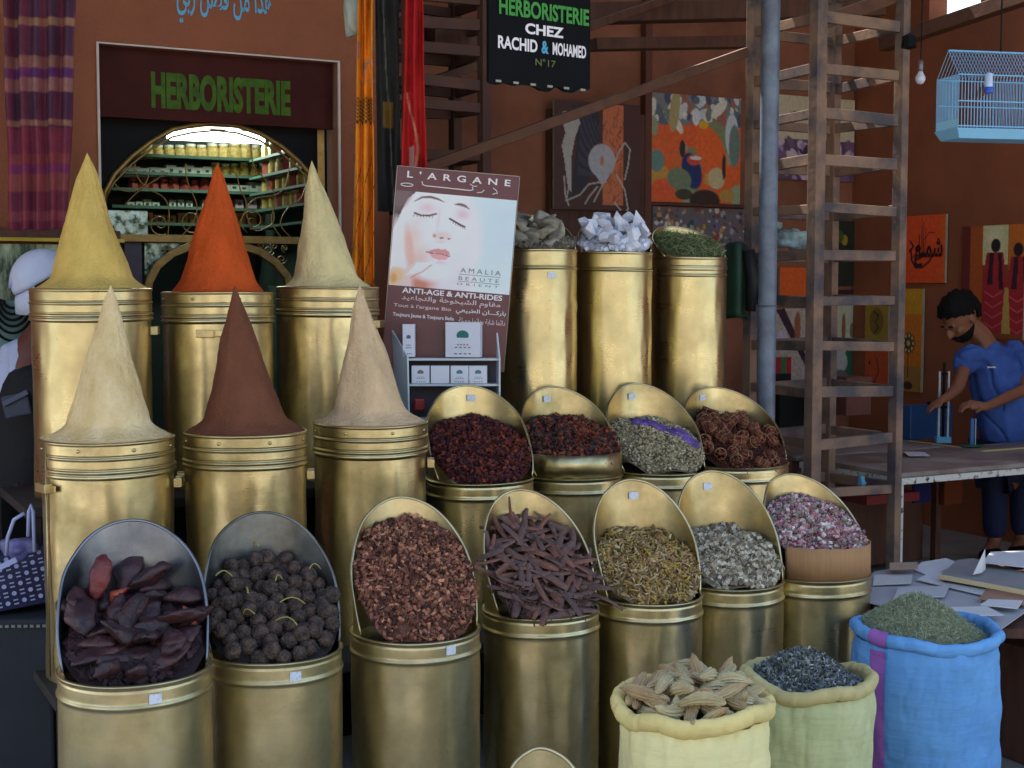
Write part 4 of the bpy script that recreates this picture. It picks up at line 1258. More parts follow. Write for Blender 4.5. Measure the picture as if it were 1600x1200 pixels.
# purple cloth, cardboard strip, tall band, bits
t = T['r3']; h3, R3 = heap_fn(t, .165, .004, .035, 15)
K = 22; vs = []; fs = []
for i in range(K):
    for j in range(9):
        s, q = i / (K - 1), j / 8 - .5
        x = (-.28 + 1.15 * s) * t['R']; y = (.62 - .80 * s) * t['R'] + q * .085 * (1 - .5 * s)
        z = .150 - .085 * s + .050 + .010 * math.sin(q * 22 + s * 9) * (1 - abs(q)) + .008 * noise.noise(Vector((s * 9, q * 7, 0))) - .03 * q * q
        x += q * .03; z = float(h3(np.array(x), np.array(y))) + .016 + .010 * math.sin(q * 16 + s * 9) * (1 - abs(q)) + .010 * noise.noise(Vector((s * 9, q * 7, 0)))
        vs.append((x, y, z))
for i in range(K - 1):
    for j in range(8): fs.append((i * 9 + j, i * 9 + j + 1, (i + 1) * 9 + j + 1, (i + 1) * 9 + j))
m = MB(); m.add(vs, fs)
o = m.build('purple_cloth', mk('purple_gauze', L(140, 100, 190), .7, col2=L(90, 66, 120), scale=30, bump=.4, bscale=300), None, smooth=True, world=False)
o.modifiers.new('t', 'SOLIDIFY').thickness = .002
o.location = (t['c'].x, t['c'].y, t['rim']); o.rotation_euler = (0, 0, t['rz'])
tag(o, 'crumpled purple gauze strip lying on the grey green herb', 'cloth')
def band(tn, a0, a1, h, mat, name, label, cat, rr=-.0015, wob=.002):
    t = T[tn]; m = MB(); n = 40; vs = []
    for k, z in enumerate((-.004, h * .5, h)):
        for i in range(n + 1):
            a = R(a0 + (a1 - a0) * i / n) - PI / 2
            q = t['R'] + rr + wob * noise.noise(Vector((i * .35, z * 9, 0)))
            vs.append((q * math.cos(a), q * math.sin(a), z + (.004 * noise.noise(Vector((i * .3, 1, 1))) if k == 2 else 0)))
    fs = [(k * (n + 1) + i, k * (n + 1) + i + 1, (k + 1) * (n + 1) + i + 1, (k + 1) * (n + 1) + i) for k in range(2) for i in range(n)]
    m.add(vs, fs); o = m.build(name, mat, None, smooth=True, world=False)
    o.modifiers.new('t', 'SOLIDIFY').thickness = .002
    o.location = (t['c'].x, t['c'].y, t['rim'] + .004); o.rotation_euler = (0, 0, t['rz'])
    tag(o, label, cat)
M_card = mk('cardboard', L(178, 132, 88), .8, var=.15, scale=6, stretch=(30, 30, 1), bump=.1)
band('t7', -68, 78, .105, M_card, 'cardboard_strip', 'brown cardboard strip curved round the front of the rosebud tin', 'cardboard')
band('r2', -80, 80, .085, M_brass, 'brass_band', 'upright dented brass band holding back the mixed petals', 'metal band', wob=.006)

# ================================================================ SACKS
def weave(name, rgb, rgb2, k=1.25):
    if name in MATS: return MATS[name]
    m = mk(name, L(*rgb, k), .75, col2=L(*rgb2, k), scale=5, bump=.35, bscale=14, bstretch=(.7, .7, 4), bdist=.012, ramp=(.3, .75), detail=10)
    t = NT(m)
    wv_ = t.new('ShaderNodeTexWave'); wv_.inputs['Scale'].default_value = 130; wv_.bands_direction = 'Z'; wv_.inputs['Distortion'].default_value = .6
    tc = t.new('ShaderNodeTexCoord'); t.l(tc.outputs['Object'], wv_.inputs[0])
    b = t.new('ShaderNodeBump'); b.inputs['Strength'].default_value = .25; b.inputs['Distance'].default_value = .002
    t.l(wv_.outputs[0], b.inputs['Height'])
    old = t.p.inputs['Normal'].links[0].from_socket
    t.l(old, b.inputs['Normal']); t.l(b.outputs[0], t.p.inputs['Normal'])
    return m
def sack(px, wpx, py, Y, mat, label, roll=.026, seedv=0, wavy=.014, stripe=None, tiltx=0, squash=1.0, rollmat=None):
    c = at(px, py, Y); Rr = wpx / FOC * Y / 2; H = c.z
    t = thing('woven_sack', label, 'sack', (c.x, c.y, 0), 0, 'open woven sacks in front of the tins')
    n = 220
    def crease(a, z, f=1.0):
        q = Vector((math.cos(a) * 2.4 * f + seedv, math.sin(a) * 2.4 * f, z * 7 * f + 1.3 * math.sin(a * 2)))
        return -.011 * max(0, .16 - abs(noise.noise(q))) / .16 * .35 - .003 * max(0, .12 - abs(noise.noise(q * 2.3))) / .12
    def wob(a, z):
        q = Vector((math.cos(a) * 1.3 + seedv, math.sin(a) * 1.3, z * 2.5))
        f = crease(a, z) + noise.noise(q) * .014 + noise.noise(Vector((math.cos(a) * 3 + seedv, math.sin(a) * 3, z * 14))) * .006
        k = max(0, (z - (H - .18)) / .18)
        f += .006 * k * math.sin(a * 17 + seedv + 2 * math.sin(a * 3)) * noise.noise(Vector((a * 2, seedv, 1))) * 2
        return f
    prof = [(Rr * .90, .0), (Rr * .98, .05)] + [(Rr * (.99 + .02 * math.sin(z / H * 3)), z) for z in np.linspace(.08, H - .05, 40)] + [(Rr * .975, H - .035), (Rr * .955, H - .02)]
    m = MB()
    m.lathe(prof, n=n, fn=lambda r, z, a: (r + wob(a, z), z))
    m.build('sack_body', mat, t, smooth=True, world=False)
    # rolled down edge
    ring = []
    for k in range(13):
        th = -PI * .75 + 2 * PI * k / 12
        ring.append((Rr * .955 + roll * .15 + roll * .8 * math.cos(th), H - .004 + roll * math.sin(th)))
    ring += [(Rr * .90, H - .03), (Rr * .88, H - .10)]
    def fr(r, z, a):
        w1 = noise.noise(Vector((math.cos(a) * 1.5 + seedv, math.sin(a) * 1.5, 5)))
        w2 = noise.noise(Vector((math.cos(a) * 6 + seedv, math.sin(a) * 6, z * 8)))
        return r * (1 + .03 * w1) + .005 * w2 + crease(a, z, .8) * 1.3, z + wavy * w1 * 1.6 + .004 * w2 + wavy * .8 * math.sin(2 * a + seedv)
    m = MB(); m.lathe(ring, n=n, fn=fr)
    m.build('rolled_rim', rollmat or mat, t, smooth=True, world=False)
    if stripe:
        a0, wd, sm_ = stripe
        m = MB(); vs = []; zs_ = np.linspace(.02, H - .03, 40); N_ = 6
        for z in zs_:
            for i in range(N_ + 1):
                a = a0 + wd * (i / N_ - .5); r = Rr * (.99 + .02 * math.sin(z / H * 3)) + wob(a, z) + .0045
                vs.append((r * math.cos(a), r * math.sin(a), z))
        fs = [(k * (N_ + 1) + i, k * (N_ + 1) + i + 1, (k + 1) * (N_ + 1) + i + 1, (k + 1) * (N_ + 1) + i) for k in range(39) for i in range(N_)]
        m.add(vs, fs)
        so_ = m.build('coloured_stripe', sm_, t, smooth=True, world=False)
        m = MB(); vs = []
        for k in range(11):
            rr_, zz_ = ring[k]
            for i in range(N_ + 1):
                a = a0 + wd * 1.15 * (i / N_ - .5); r, z = fr(rr_, zz_, a)
                dx, dz = rr_ - (Rr * .955 + roll * .15), zz_ - (H - .004); q = math.hypot(dx, dz) + 1e-6
                r += .004 * dx / q; z += .004 * dz / q
                vs.append((r * math.cos(a), r * math.sin(a), z))
        fs = [(k * (N_ + 1) + i, k * (N_ + 1) + i + 1, (k + 1) * (N_ + 1) + i + 1, (k + 1) * (N_ + 1) + i) for k in range(10) for i in range(N_)]
        m.add(vs, fs); m.build('rim_stripe', sm_, t, smooth=True, world=False)
    return dict(o=t, R=Rr * .90, rim=H, c=c, rz=0.0, H=H)
M_blue = weave('blue_weave', (100, 155, 205), (82, 134, 188))
M_yel = weave('yellow_weave', (222, 208, 148), (206, 200, 146))
M_yelrim = weave('yellow_rim_weave', (212, 194, 124), (190, 170, 110))
M_grn = weave('green_weave', (184, 184, 136), (164, 172, 126))
M_grnrim = weave('green_rim_weave', (186, 176, 120), (160, 146, 100))
M_pinkst = weave('magenta_stripe', (150, 90, 160), (130, 80, 150))
T['s3'] = sack(1447, 228, 983, 4.05, M_blue, 'tall blue woven sack with a magenta stripe, full of green herb', .019, 1, .010, stripe=(-PI / 2 - .95, .24, M_pinkst))
T['s2'] = sack(1263, 204, 1058, 3.62, M_grn, 'pale green woven sack of blue grey flowers between the other sacks', .019, 2, .014, rollmat=M_grnrim)
T['s1'] = sack(1083, 244, 1098, 3.22, M_yel, 'yellow woven sack of large tan gourds at the front', .021, 3.3, .014, rollmat=M_yelrim)
def mound(tn, name, label, cat, hgt, tm, n, size, cols, asp, tilt=.6, cx=0, cy=0, pw=1.3, lay_=.01, mat=None, low=-.02):
    t = T[tn]; r = np.random.default_rng(sum(map(ord, name))); Rr = t['R'] * .99
    def h(x, y):
        q = np.sqrt((x - cx * Rr) ** 2 + (y - cy * Rr) ** 2) / Rr
        return low + hgt * np.clip(1 - q ** pw, -.2, 1) + .004 * np.sin(x * 50) * np.cos(y * 40)
    K, A = 14, 48
    vs = [(Rr * k / K * math.cos(2 * PI * i / A), Rr * k / K * math.sin(2 * PI * i / A)) for k in range(K + 1) for i in range(A)]
    vs = [(x, y, float(h(np.array(x), np.array(y))) - .003) for x, y in vs]
    fs = [(k * A + i, k * A + (i + 1) % A, (k + 1) * A + (i + 1) % A, (k + 1) * A + i) for k in range(K) for i in range(A)]
    q = Rr * np.sqrt(r.random(n)); a = r.random(n) * 2 * PI; x, y = q * np.cos(a), q * np.sin(a); e = .004
    up = np.stack([-(h(x + e, y) - h(x - e, y)) / (2 * e), -(h(x, y + e) - h(x, y - e)) / (2 * e), np.ones(n)], 1)
    pos = np.stack([x, y, h(x, y) + r.uniform(0, lay_, n)], 1)
    V1, F1, C1 = scatter(tm, pos, size, cols, r, up, tilt, asp)
    bc = np.tile(np.mean(np.array(cols), 0) * .55, (len(fs), 1))
    o = np_mesh(name, np.concatenate([np.array(vs), V1]), np.concatenate([np.array(fs), F1 + len(vs)]), mat or M_pieces, None, colors=np.concatenate([bc, C1]))
    o.location = (t['c'].x, t['c'].y, t['rim']); o.rotation_euler = (0, 0, t['rz'])
    return tag(o, label, cat, kind='stuff')
mound('s3', 'green_herb', 'fine grey green herb needles heaped in the blue sack', 'dried herb', .115, RO + CU[:1], 6500, (.010, .020), [L(166, 174, 144), L(144, 156, 126), L(184, 190, 160), L(104, 116, 90), L(170, 172, 126)], (1, .22, .22), tilt=.7, cx=-.12, cy=.15)
mound('s2', 'blue_grey_flowers', 'blue grey dried flower flakes heaped in the pale green sack', 'dried flowers', .085, CU, 3800, (.010, .022), [L(124, 132, 130), L(96, 104, 102), L(152, 158, 154), L(104, 114, 100), L(118, 120, 136), L(172, 174, 164), L(70, 76, 78)], (1, .8, .8), tilt=.9, cx=-.1, cy=.1, mat=M_petals)
mound('s1', 'gourd_bed', 'tan dried husks beneath the large gourds', 'dried goods', .02, RO + CH, 400, (.03, .05), [L(150, 136, 104), L(120, 106, 80)], (1, .4, .4), low=-.06)
M_gourd = mk('dried_gourd', L(216, 204, 162), .75, col2=L(150, 132, 92), scale=10, stretch=(.4, 1, 1), bump=.6, bscale=24, bstretch=(.5, 2, 2), bdist=.006)
M_gourd2 = mk('dried_gourd_brown', L(196, 174, 128), .75, col2=L(150, 116, 80), scale=14, stretch=(.4, 1, 1), bump=.6, bscale=24, bstretch=(.5, 2, 2), bdist=.006)
gp_ = []
for i in range(4):
    bm = bmesh.new(); bmesh.ops.create_uvsphere(bm, u_segments=66, v_segments=40, radius=1)
    for v in bm.verts:
        p = v.co.copy(); ax = p.z; a = math.atan2(p.y, p.x); q = math.hypot(p.x, p.y)
        q *= (1 - .35 * max(0, ax)) * (1 + .13 * math.sin(a * 11 + ax * 1.5)) * (1 + .05 * math.sin(ax * 26)) * (1 + .25 * noise.noise(Vector((ax * 1.5, a * .3, i))))
        if ax > .8: q *= .8
        v.co = Vector((ax * .060, q * .0150 * math.cos(a), q * .0150 * math.sin(a) + .016 * math.sin(ax * 1.6 + i * 2)))
    me = bpy.data.meshes.new('dried_gourd'); bm.to_mesh(me); bm.free(); me.materials.append(M_gourd if i % 3 else M_gourd2)
    me.polygons.foreach_set('use_smooth', [True] * len(me.polygons))
    o = bpy.data.objects.new('dried_gourd', me); col.objects.link(o); gp_.append(o)
T['s1']['R'] += .013
lay('s1', gp_, 32, .02, -.030, .035, .036, 'ridged tan dried gourd in the yellow sack', 'gourd', 'dried gourds in the yellow sack', lift=.014, edge=.82, tilt=.35, scl=(.85, 1.1), seedv=8, levels=2)
T['s1']['R'] -= .013
# ================================================================ DISPLAY BOARD WITH PORTRAIT POSTER
YB = 5.36
tl, tr_ = at(621, 259, YB), at(812, 276, YB + .02)
Xb = (tr_ - tl); Wb = Xb.length; Xb.normalize()
bl = at(586, 492, YB - .03)
Dn = (bl - tl); Dn = (Dn - Xb * Dn.dot(Xb)).normalized()
Hb = (at(572, 562, YB) - tl).length
board = thing('display_board', 'tilted maroon display board with a large portrait of a woman with closed eyes', 'display board', tl + Xb * Wb / 2 + Dn * Hb)
S_ = 150
pk = lambda r, g, b: L(r, g, b)
im = Img(150, 148, pk(214, 226, 242))
im.ell(.95, .3, .5, .7, pk(196, 212, 230), soft=1)
im.ell(.30, .42, .40, .60, pk(236, 218, 222), -8, soft=.35)          # face
im.ell(.30, .30, .30, .34, pk(238, 224, 228), -8, soft=.5)
im.ell(.52, .45, .14, .45, pk(220, 222, 234), -8, soft=1.0, al=.8)
im.poly([(0, 0), (.17, 0), (.10, .09), (.06, .22), (.03, .34), (0, .42)], pk(70, 46, 52))
im.ell(.05, .06, .07, .15, pk(110, 84, 90), 20, soft=.7)
im.ell(.18, .45, .09, .25, pk(236, 186, 170), 10, soft=1, al=.7)       # cheek shade
im.ell(.26, .35, .12, .1, pk(240, 220, 226), soft=1, al=.7)
im.ell(.22, .72, .10, .2, pk(222, 160, 140), 20, soft=1, al=.6)
im.ell(.33, .96, .15, .16, pk(196, 120, 98), -12, soft=.6)           # neck shadow
im.ell(.52, .98, .16, .2, pk(234, 214, 220), 10, soft=.8)
im.ell(.36, .82, .16, .10, pk(242, 222, 228), -5, soft=.6)           # chin
im.stroke([(.16, .105), (.22, .055), (.29, .045), (.35, .06), (.40, .085)], .016, pk(112, 84, 88), taper=True)   # brows
im.stroke([(.49, .10), (.53, .095), (.57, .105), (.61, .135)], .018, pk(104, 78, 82), taper=True)
im.ell(.27, .16, .09, .07, pk(214, 180, 186), soft=1, al=.7)
im.ell(.56, .20, .07, .07, pk(214, 176, 182), soft=1, al=.8)
im.stroke([(.17, .225), (.22, .245), (.29, .24), (.345, .215)], .011, pk(84, 54, 60))          # closed eyes
im.stroke([(.46, .255), (.51, .285), (.56, .315), (.585, .325)], .012, pk(84, 54, 60))
for k in range(7): im.stroke([(.17 + k * .025, .235), (.163 + k * .026, .262)], .004, pk(90, 60, 66), al=.8)
for k in range(6): im.stroke([(.49 + k * .018, .28 + k * .009), (.493 + k * .02, .305 + k * .009)], .004, pk(90, 60, 66), al=.8)
im.ell(.40, .32, .035, .16, pk(248, 236, 238), -4, soft=1, al=.8)       # nose ridge
im.ell(.37, .27, .022, .16, pk(214, 180, 182), 4, soft=1, al=.5)
im.ell(.41, .44, .07, .045, pk(238, 200, 198), soft=.8)
im.ell(.345, .445, .014, .02, pk(196, 140, 136), soft=.8)
im.ell(.405, .462, .018, .009, pk(130, 74, 72), -15, soft=.6)
im.ell(.465, .465, .012, .009, pk(130, 74, 72), -20, soft=.6)
im.ell(.40, .505, .06, .02, pk(220, 180, 178), soft=1, al=.6)
im.poly([(.29, .62), (.34, .59), (.385, .575), (.41, .585), (.44, .575), (.475, .60), (.485, .64), (.44, .63), (.37, .625)], pk(206, 138, 142))   # lips
im.poly([(.30, .625), (.37, .63), (.44, .635), (.485, .645), (.455, .685), (.40, .695), (.345, .675)], pk(226, 160, 164))
im.stroke([(.29, .622), (.36, .632), (.42, .632), (.485, .648)], .006, pk(140, 80, 84))
im.ell(.41, .72, .05, .02, pk(214, 174, 178), soft=1, al=.6)
im.ell(.09, .60, .07, .30, pk(240, 218, 220), -12, soft=.5)         # hand
im.ell(.15, .62, .035, .24, pk(228, 164, 148), -8, soft=.8, al=.8)
im.poly([(.0, .99), (.02, .80), (.12, .82), (.22, .72), (.34, .715), (.22, .86), (.17, .90), (.19, .99)], pk(240, 196, 190))
im.poly([(.14, .88), (.22, .74), (.38, .71), (.30, .79), (.20, .86)], pk(246, 226, 226))
im.ell(.05, .90, .06, .09, pk(236, 186, 140), 20, soft=.7)
im.ell(.04, .92, .025, .05, pk(214, 150, 90), 0, soft=.8)
im.stroke([(.18, .90), (.26, .84), (.34, .755)], .006, pk(180, 110, 96), al=.8)
def bp_(s, t, lift=0):
    N = (Xb.cross(-Dn)).normalized()
    return tl + Xb * (Wb * s) + Dn * (Hb * t) + N * lift
NB = Xb.cross(-Dn).normalized()
if NB.y > 0: NB = -NB
m = MB(); m.slab([bp_(0, 0), bp_(0, 1), bp_(1, 1), bp_(1, 0)], .012)
M_maroon = mk('maroon_print', L(104, 52, 56), .35, var=.05)
m.build('backing_board', M_maroon, board)
t0 = (at(618, 297, YB) - tl).dot(Dn) / Hb; t1 = .605
a_, b_, c_ = bp_(0.006, t0, 0) + NB * .002, bp_(.994, t0, 0) + NB * .002, bp_(.006, t1, 0) + NB * .002
gx = np.linspace(0, 1, im.w); gy = np.linspace(0, 1, im.h)
P_ = np.array(a_)[None, None] + gx[None, :, None] * np.array(b_ - a_)[None, None] + gy[:, None, None] * np.array(c_ - a_)[None, None]
inv = np.array(world_inv(board)); P_ = P_.reshape(-1, 3) @ inv[:3, :3].T + inv[:3, 3]
ii = np.arange(im.h - 1)[:, None] * im.w + np.arange(im.w - 1)[None, :]
np_mesh('portrait_print', P_, np.stack([ii, ii + im.w, ii + im.w + 1, ii + 1], -1).reshape(-1, 4), M_print, board, vcol=np.clip(im.a.reshape(-1, 3) * 1.18, 0, .86))
# thin light edge
m = MB(); m.tube([bp_(0, 0, 0) + NB * .002, bp_(0, .8, 0) + NB * .002], .0018, 6); m.tube([bp_(0, 0, 0) + NB * .002, bp_(1, 0, 0) + NB * .002], .0016, 6); m.tube([bp_(1, 0, 0) + NB * .002, bp_(1, 1, 0) + NB * .002], .0014, 6)
m.build('board_edging', mk('pale_edging', L(190, 170, 160), .5), board, smooth=True)
M_wl = mk('white_letters', L(236, 226, 230), .5); M_pl = mk('pinkish_letters', L(222, 196, 200), .5); M_gl = mk('grey_letters', L(110, 116, 130), .5)
UPb = -Dn
def btxt(s, x0, x1, ytop, ybot, mat, off=0.0, space=1.0, lift=.003, nm='lettering'):
    return lettering(board, s, tl + NB * 0.0, Xb, UPb, x0 * Wb, x1 * Wb, -ybot * Hb, -ytop * Hb, mat, lift=lift if Xb.cross(UPb).dot(NB) > 0 else -lift, offset=off, space=space, name=nm)
btxt("L'ARGANE", .085, .93, .020, .055, M_wl, .02, 1.9)
m = MB()
def bline(pts, r=.0022):
    m.tube([bp_(x, y) + NB * .004 for x, y in pts], r, 6)
bline([(.09 + .05 * math.cos(a) , .092 + .008 * math.sin(a)) for a in np.linspace(0, 6.3, 16)], .0020)
bline([(.21, .068), (.215, .084), (.24, .089), (.42, .091), (.60, .093), (.63, .088), (.62, .074)], .0024)
bline([(.60, .060), (.63, .070), (.66, .068)], .0018)
bline([(.66, .100), (.70, .098), (.72, .084)], .0020)
bline([(.79, .070), (.82, .082), (.83, .094), (.79, .102)], .0022)
m.build('arabic_logo', M_wl, board, smooth=True)
btxt('AMALIA', .58, .91, .488, .512, M_gl, 0, 1.5)
btxt('BEAUTE', .57, .90, .532, .550, M_gl, 0, 1.6)
btxt('ORIENT', .56, .90, .565, .576, M_gl, 0, 1.8)
m = MB(); m.tube([bp_(.57, .521) + NB * .003, bp_(.91, .521) + NB * .003], .0008, 4); m.tube([bp_(.57, .557) + NB * .003, bp_(.91, .557) + NB * .003], .0008, 4); m.build('rule_lines', M_gl, board)
btxt('ANTI-AGE & ANTI-RIDES', .12, .94, .612, .640, M_wl, .025)
btxt(arabic('مقاوم الشيخوخة والتجاعيد'), .12, .93, .648, .685, M_pl, .012, nm='arabic_lettering')
btxt("Tout à l'argane Bio", .06, .53, .695, .718, M_pl, .01)
btxt(arabic('باركـــان الطبيعي'), .57, .98, .692, .725, M_wl, .012, nm='arabic_lettering')
btxt('Toujours Jeune & Toujours Belle', .06, .56, .742, .766, M_wl, .02)
btxt(arabic('دائما شابة ودائما جميلة'), .60, .98, .738, .772, M_pl, .01, nm='arabic_lettering')

# ---- white counter stand with shelves in front of the board
M_wst = mk('white_plastic_board', L(205, 214, 220), .45, var=.08)
stand = thing('counter_stand', 'pale counter stand with two small shelves below the display board', 'stand', at(700, 640, 5.28))
YS = 5.24
def sb(x0, x1, y0, y1, Y0, Y1, nm, mat=M_wst):
    a = at(x0, y0, Y0); b = at(x1, y1, Y0)
    m = MB(); m.box(((a.x + b.x) / 2, (Y0 + Y1) / 2, (a.z + b.z) / 2), (abs(b.x - a.x), Y1 - Y0, abs(a.z - b.z)))
    return m.build(nm, mat, stand, bevel=.001)
p = [at(612, 516, 5.32), at(636, 557, YS - .02), at(638, 648, YS - .02), at(636, 700, YS - .02), at(622, 700, 5.32)]
m = MB(); m.slab([p[0], Vector((p[4].x, p[4].y, 1.0)), Vector((p[3].x, p[3].y, 1.0)), p[2], p[1]], .006); m.build('side_panel', M_wst, stand)
p = [at(778, 520, 5.30), at(782, 560, YS - .01)]
m = MB(); m.slab([p[1], Vector((p[1].x, p[1].y, 1.0)), Vector((p[0].x, p[0].y, 1.0)), p[0]], .006); m.build('side_panel', M_wst, stand)
sb(638, 779, 560, 563.5, YS, YS + .07, 'shelf')
sb(638, 779, 600, 603.5, YS, YS + .07, 'shelf')
sb(638, 779, 654, 657, YS, YS + .07, 'shelf')
sb(640, 778, 564, 690, YS + .071, YS + .076, 'back_panel', mk('stand_back', L(60, 54, 66), .6))
M_wbox = mk('white_carton', L(222, 224, 236), .5, var=.05)
def wbox(x0, x1, ytop, ybot, Y, label, mark=(60, 130, 130), d=.05, turn=0.0, marks=1):
    a, b = at(x0, ytop, Y), at(x1, ybot, Y)
    w_, h_ = abs(b.x - a.x), abs(a.z - b.z)
    c = Vector(((a.x + b.x) / 2, Y + d / 2, b.z + .0008))
    t = thing('white_box', label, 'box', c, turn, 'white cosmetic boxes on the counter stand')
    m = MB(); m.box((0, 0, h_ / 2), (w_, d, h_)); m.build('carton', M_wbox, t, world=False, bevel=.0006)
    if marks:
        m = MB()
        if marks > 0:
            q = [(.18 * w_ * math.cos(an), -d / 2 - .001, h_ * .62 + .15 * w_ * math.sin(an)) for an in np.linspace(0, PI, 9)]
            m.add(q + [(-.16 * w_, -d / 2 - .001, h_ * .56), (.16 * w_, -d / 2 - .001, h_ * .56)], [tuple(range(9)) + (9, 10)])
        m.build('tree_emblem', mk('emblem_%d' % mark[0], L(*mark), .6), t, world=False)
        m = MB()
        for k, wd in ((.36, .2), (.28, .28), (.10, .3)):
            for j in range(4): m.box(((j - 1.5) * wd * w_ / 2.2, -d / 2 - .001, h_ * k), (wd * w_ / 4, .0006, h_ * .035))
        m.build('small_print', M_gl, t, world=False)
wbox(629, 648, 507, 558, YS + .005, 'narrow white box upright at the left end of the upper stand shelf', (70, 100, 130), .05)
wbox(697, 752, 504, 558.5, YS + .002, 'large white box with a teal tree emblem on the upper stand shelf', (30, 110, 105), .05, R(-9))
for i, (x0, x1, mk_) in enumerate(((643, 671, (110, 110, 100)), (673, 702, None), (704, 732, (60, 130, 140)), (733, 761, (60, 50, 60)))):
    wbox(x0, x1, 572, 599.5, YS + .004, ['first small white box from the left on the lower stand shelf', 'plain pinkish white box, second on the lower stand shelf', 'small white box with a teal mark, third on the lower stand shelf', 'small white box with dark spots at the right end of the lower stand shelf'][i], mk_ or (0, 0, 0), .045, 0, 1 if mk_ else 0)
m = MB(); p = at(655, 632, YS + .02); m.box(p, (.04, .03, .045), R(10)); single(m, 'red_packet', mk('red_packet', L(150, 30, 30), .4), 'small red packet on the bottom stand shelf', 'packet', bevel=.006)
m = MB(); p = at(690, 636, YS + .02); m.box(p, (.05, .03, .06), R(-10)); single(m, 'green_packet', mk('green_packet', L(50, 66, 40), .4), 'dark green packet on the bottom stand shelf', 'packet', bevel=.006)

# ================================================================ HANGING SIGN
sgn = thing('hanging_sign', 'black hanging shop sign with green and white lettering', 'sign', at(842, 60, 5.0))
sa = R(36); XS = Vector((math.cos(sa), math.sin(sa), 0))
p0 = at(764, 128, 5.0)
# length so that the right edge falls at x=922
lo_, hi_ = .1, 1.5
for _ in range(40):
    md_ = (lo_ + hi_) / 2; q = p0 + XS * md_; x = 800 + FOC * q.x / (q.y * CP - (q.z - EYE) * SP)
    if x < 922: lo_ = md_
    else: hi_ = md_
WS = lo_; zt_ = at(764, -30, 5.0).z - p0.z
m = MB(); pts = [p0 + Vector((0, 0, zt_)), p0]
rr = random.Random(3)
for k in range(1, 12): pts.append(p0 + XS * (WS * k / 12) + Vector((0, 0, rr.uniform(-.012, .014) + .0)))
pts += [p0 + XS * WS + Vector((0, 0, .012)), p0 + XS * WS + Vector((0, 0, zt_))]
m.slab(pts, .015); m.build('sign_board', mk('black_sign_paint', L(9, 12, 15), .7, var=.5, scale=9, spec=.15), sgn)
for k in range(1, 12):
    m = MB()
    if k % 2: m.box(p0 + XS * (WS * k / 12) - Vector((math.sin(sa) * -.004, math.cos(sa) * .004, 0)) + Vector((0, 0, .006)), (.022, .004, .008), sa)
    if k % 2: m.build('torn_edge', mk('torn_paper', L(150, 150, 140), .8), sgn)
NS = Vector((math.sin(sa), -math.cos(sa), 0))
def st(s, x0, x1, y0, y1, mat, off=.03, sp=1.0):
    lettering(sgn, s, p0, XS, (0, 0, 1), x0 * WS, x1 * WS, y0 * zt_, y1 * zt_, mat, offset=off, space=sp, lift=.004)
st('HERBORISTERIE', .09, .98, .685, .86, mk('sign_green', L(50, 140, 40), .5), .03)
st('CHEZ', .34, .72, .525, .635, M_wl, .035)
st('RACHID', .08, .46, .345, .475, M_wl, .03)
st('&', .50, .57, .345, .475, mk('sign_blue', L(70, 160, 200), .5), .03)
st('MOHAMED', .61, .95, .345, .475, M_wl, .03)
st('N°17', .44, .64, .215, .29, mk('sign_olive', L(90, 96, 40), .5), .01)
for s_ in (.12, .88):
    m = MB(); q = p0 + XS * (WS * s_); m.tube([(q.x, q.y, q.z + zt_), (q.x, q.y, WH)], .002, 5); m.build('hanging_wire', M_black, sgn)

# ================================================================ HANGING CLOTHS
def cloth(name, label, cols_fn, tl_, tr__, bl_, br_, Yd, folds, depth, mat, nx=60, ny=120, thick=.003, seedv=0, cat='cloth', wavy=.3):
    """hanging cloth between four photo points, with real folds, coloured per vertex"""
    TLp, TRp, BLp, BRp = [at(x, y, Yd) for x, y in (tl_, tr__, bl_, br_)]
    vs = np.zeros((ny, nx, 3)); cs = np.zeros((ny, nx, 3))
    for j in range(ny):
        t = j / (ny - 1)
        for i in range(nx):
            s = i / (nx - 1)
            s2 = s + .015 * math.sin(t * 5 + seedv)
            p = (TLp * (1 - s2) + TRp * s2) * (1 - t) + (BLp * (1 - s2) + BRp * s2) * t
            d = depth * (math.sin(folds * 2 * PI * s + wavy * math.sin(t * 4 + seedv) * 3) * .6 + noise.noise(Vector((s * 4 + seedv, t * 2.5, 0))) * 1.2)
            p = p - Vector((0, 1, 0)) * d + Vector((0, 0, -.002 * math.sin(s * PI * folds)))
            vs[j, i] = p; cs[j, i] = cols_fn(s, t)
    ii = np.arange(ny - 1)[:, None] * nx + np.arange(nx - 1)[None, :]
    F = np.stack([ii, ii + nx, ii + nx + 1, ii + 1], -1).reshape(-1, 4)
    o = np_mesh(name, vs.reshape(-1, 3), F, mat, None, vcol=cs.reshape(-1, 3), smooth=True)
    o.modifiers.new('thick', 'SOLIDIFY').thickness = thick
    return tag(o, label, cat)
M_cloth = mk('dyed_cloth', rough=.8, vc=True, var=.2, scale=14, bump=.2, bscale=300, bdist=.001)
def purple(s, t):
    base = np.array(L(72, 30, 62)) * .8
    y = t * 372 - 12
    for (a, b, c) in ((28, 40, (205, 150, 110)), (88, 106, (190, 130, 110)), (122, 144, (205, 140, 130)), (186, 196, (200, 140, 110)), (240, 256, (170, 90, 70)), (272, 300, (180, 110, 90)), (330, 345, (170, 100, 100))):
        if a < y < b: base = np.array(L(*c)) * .38 + base * .3
    if 104 < y < 122 or 256 < y < 272: base = np.array(L(80, 30, 90))
    k = .5 + .5 * math.sin(s * 26)
    red = np.array(L(130, 34, 50))
    base = base * (1 - .35 * (k > .7)) + red * .35 * (k > .7)
    if y > 200: base = base * .7 + red * .45
    return np.clip(base, 0, 1)
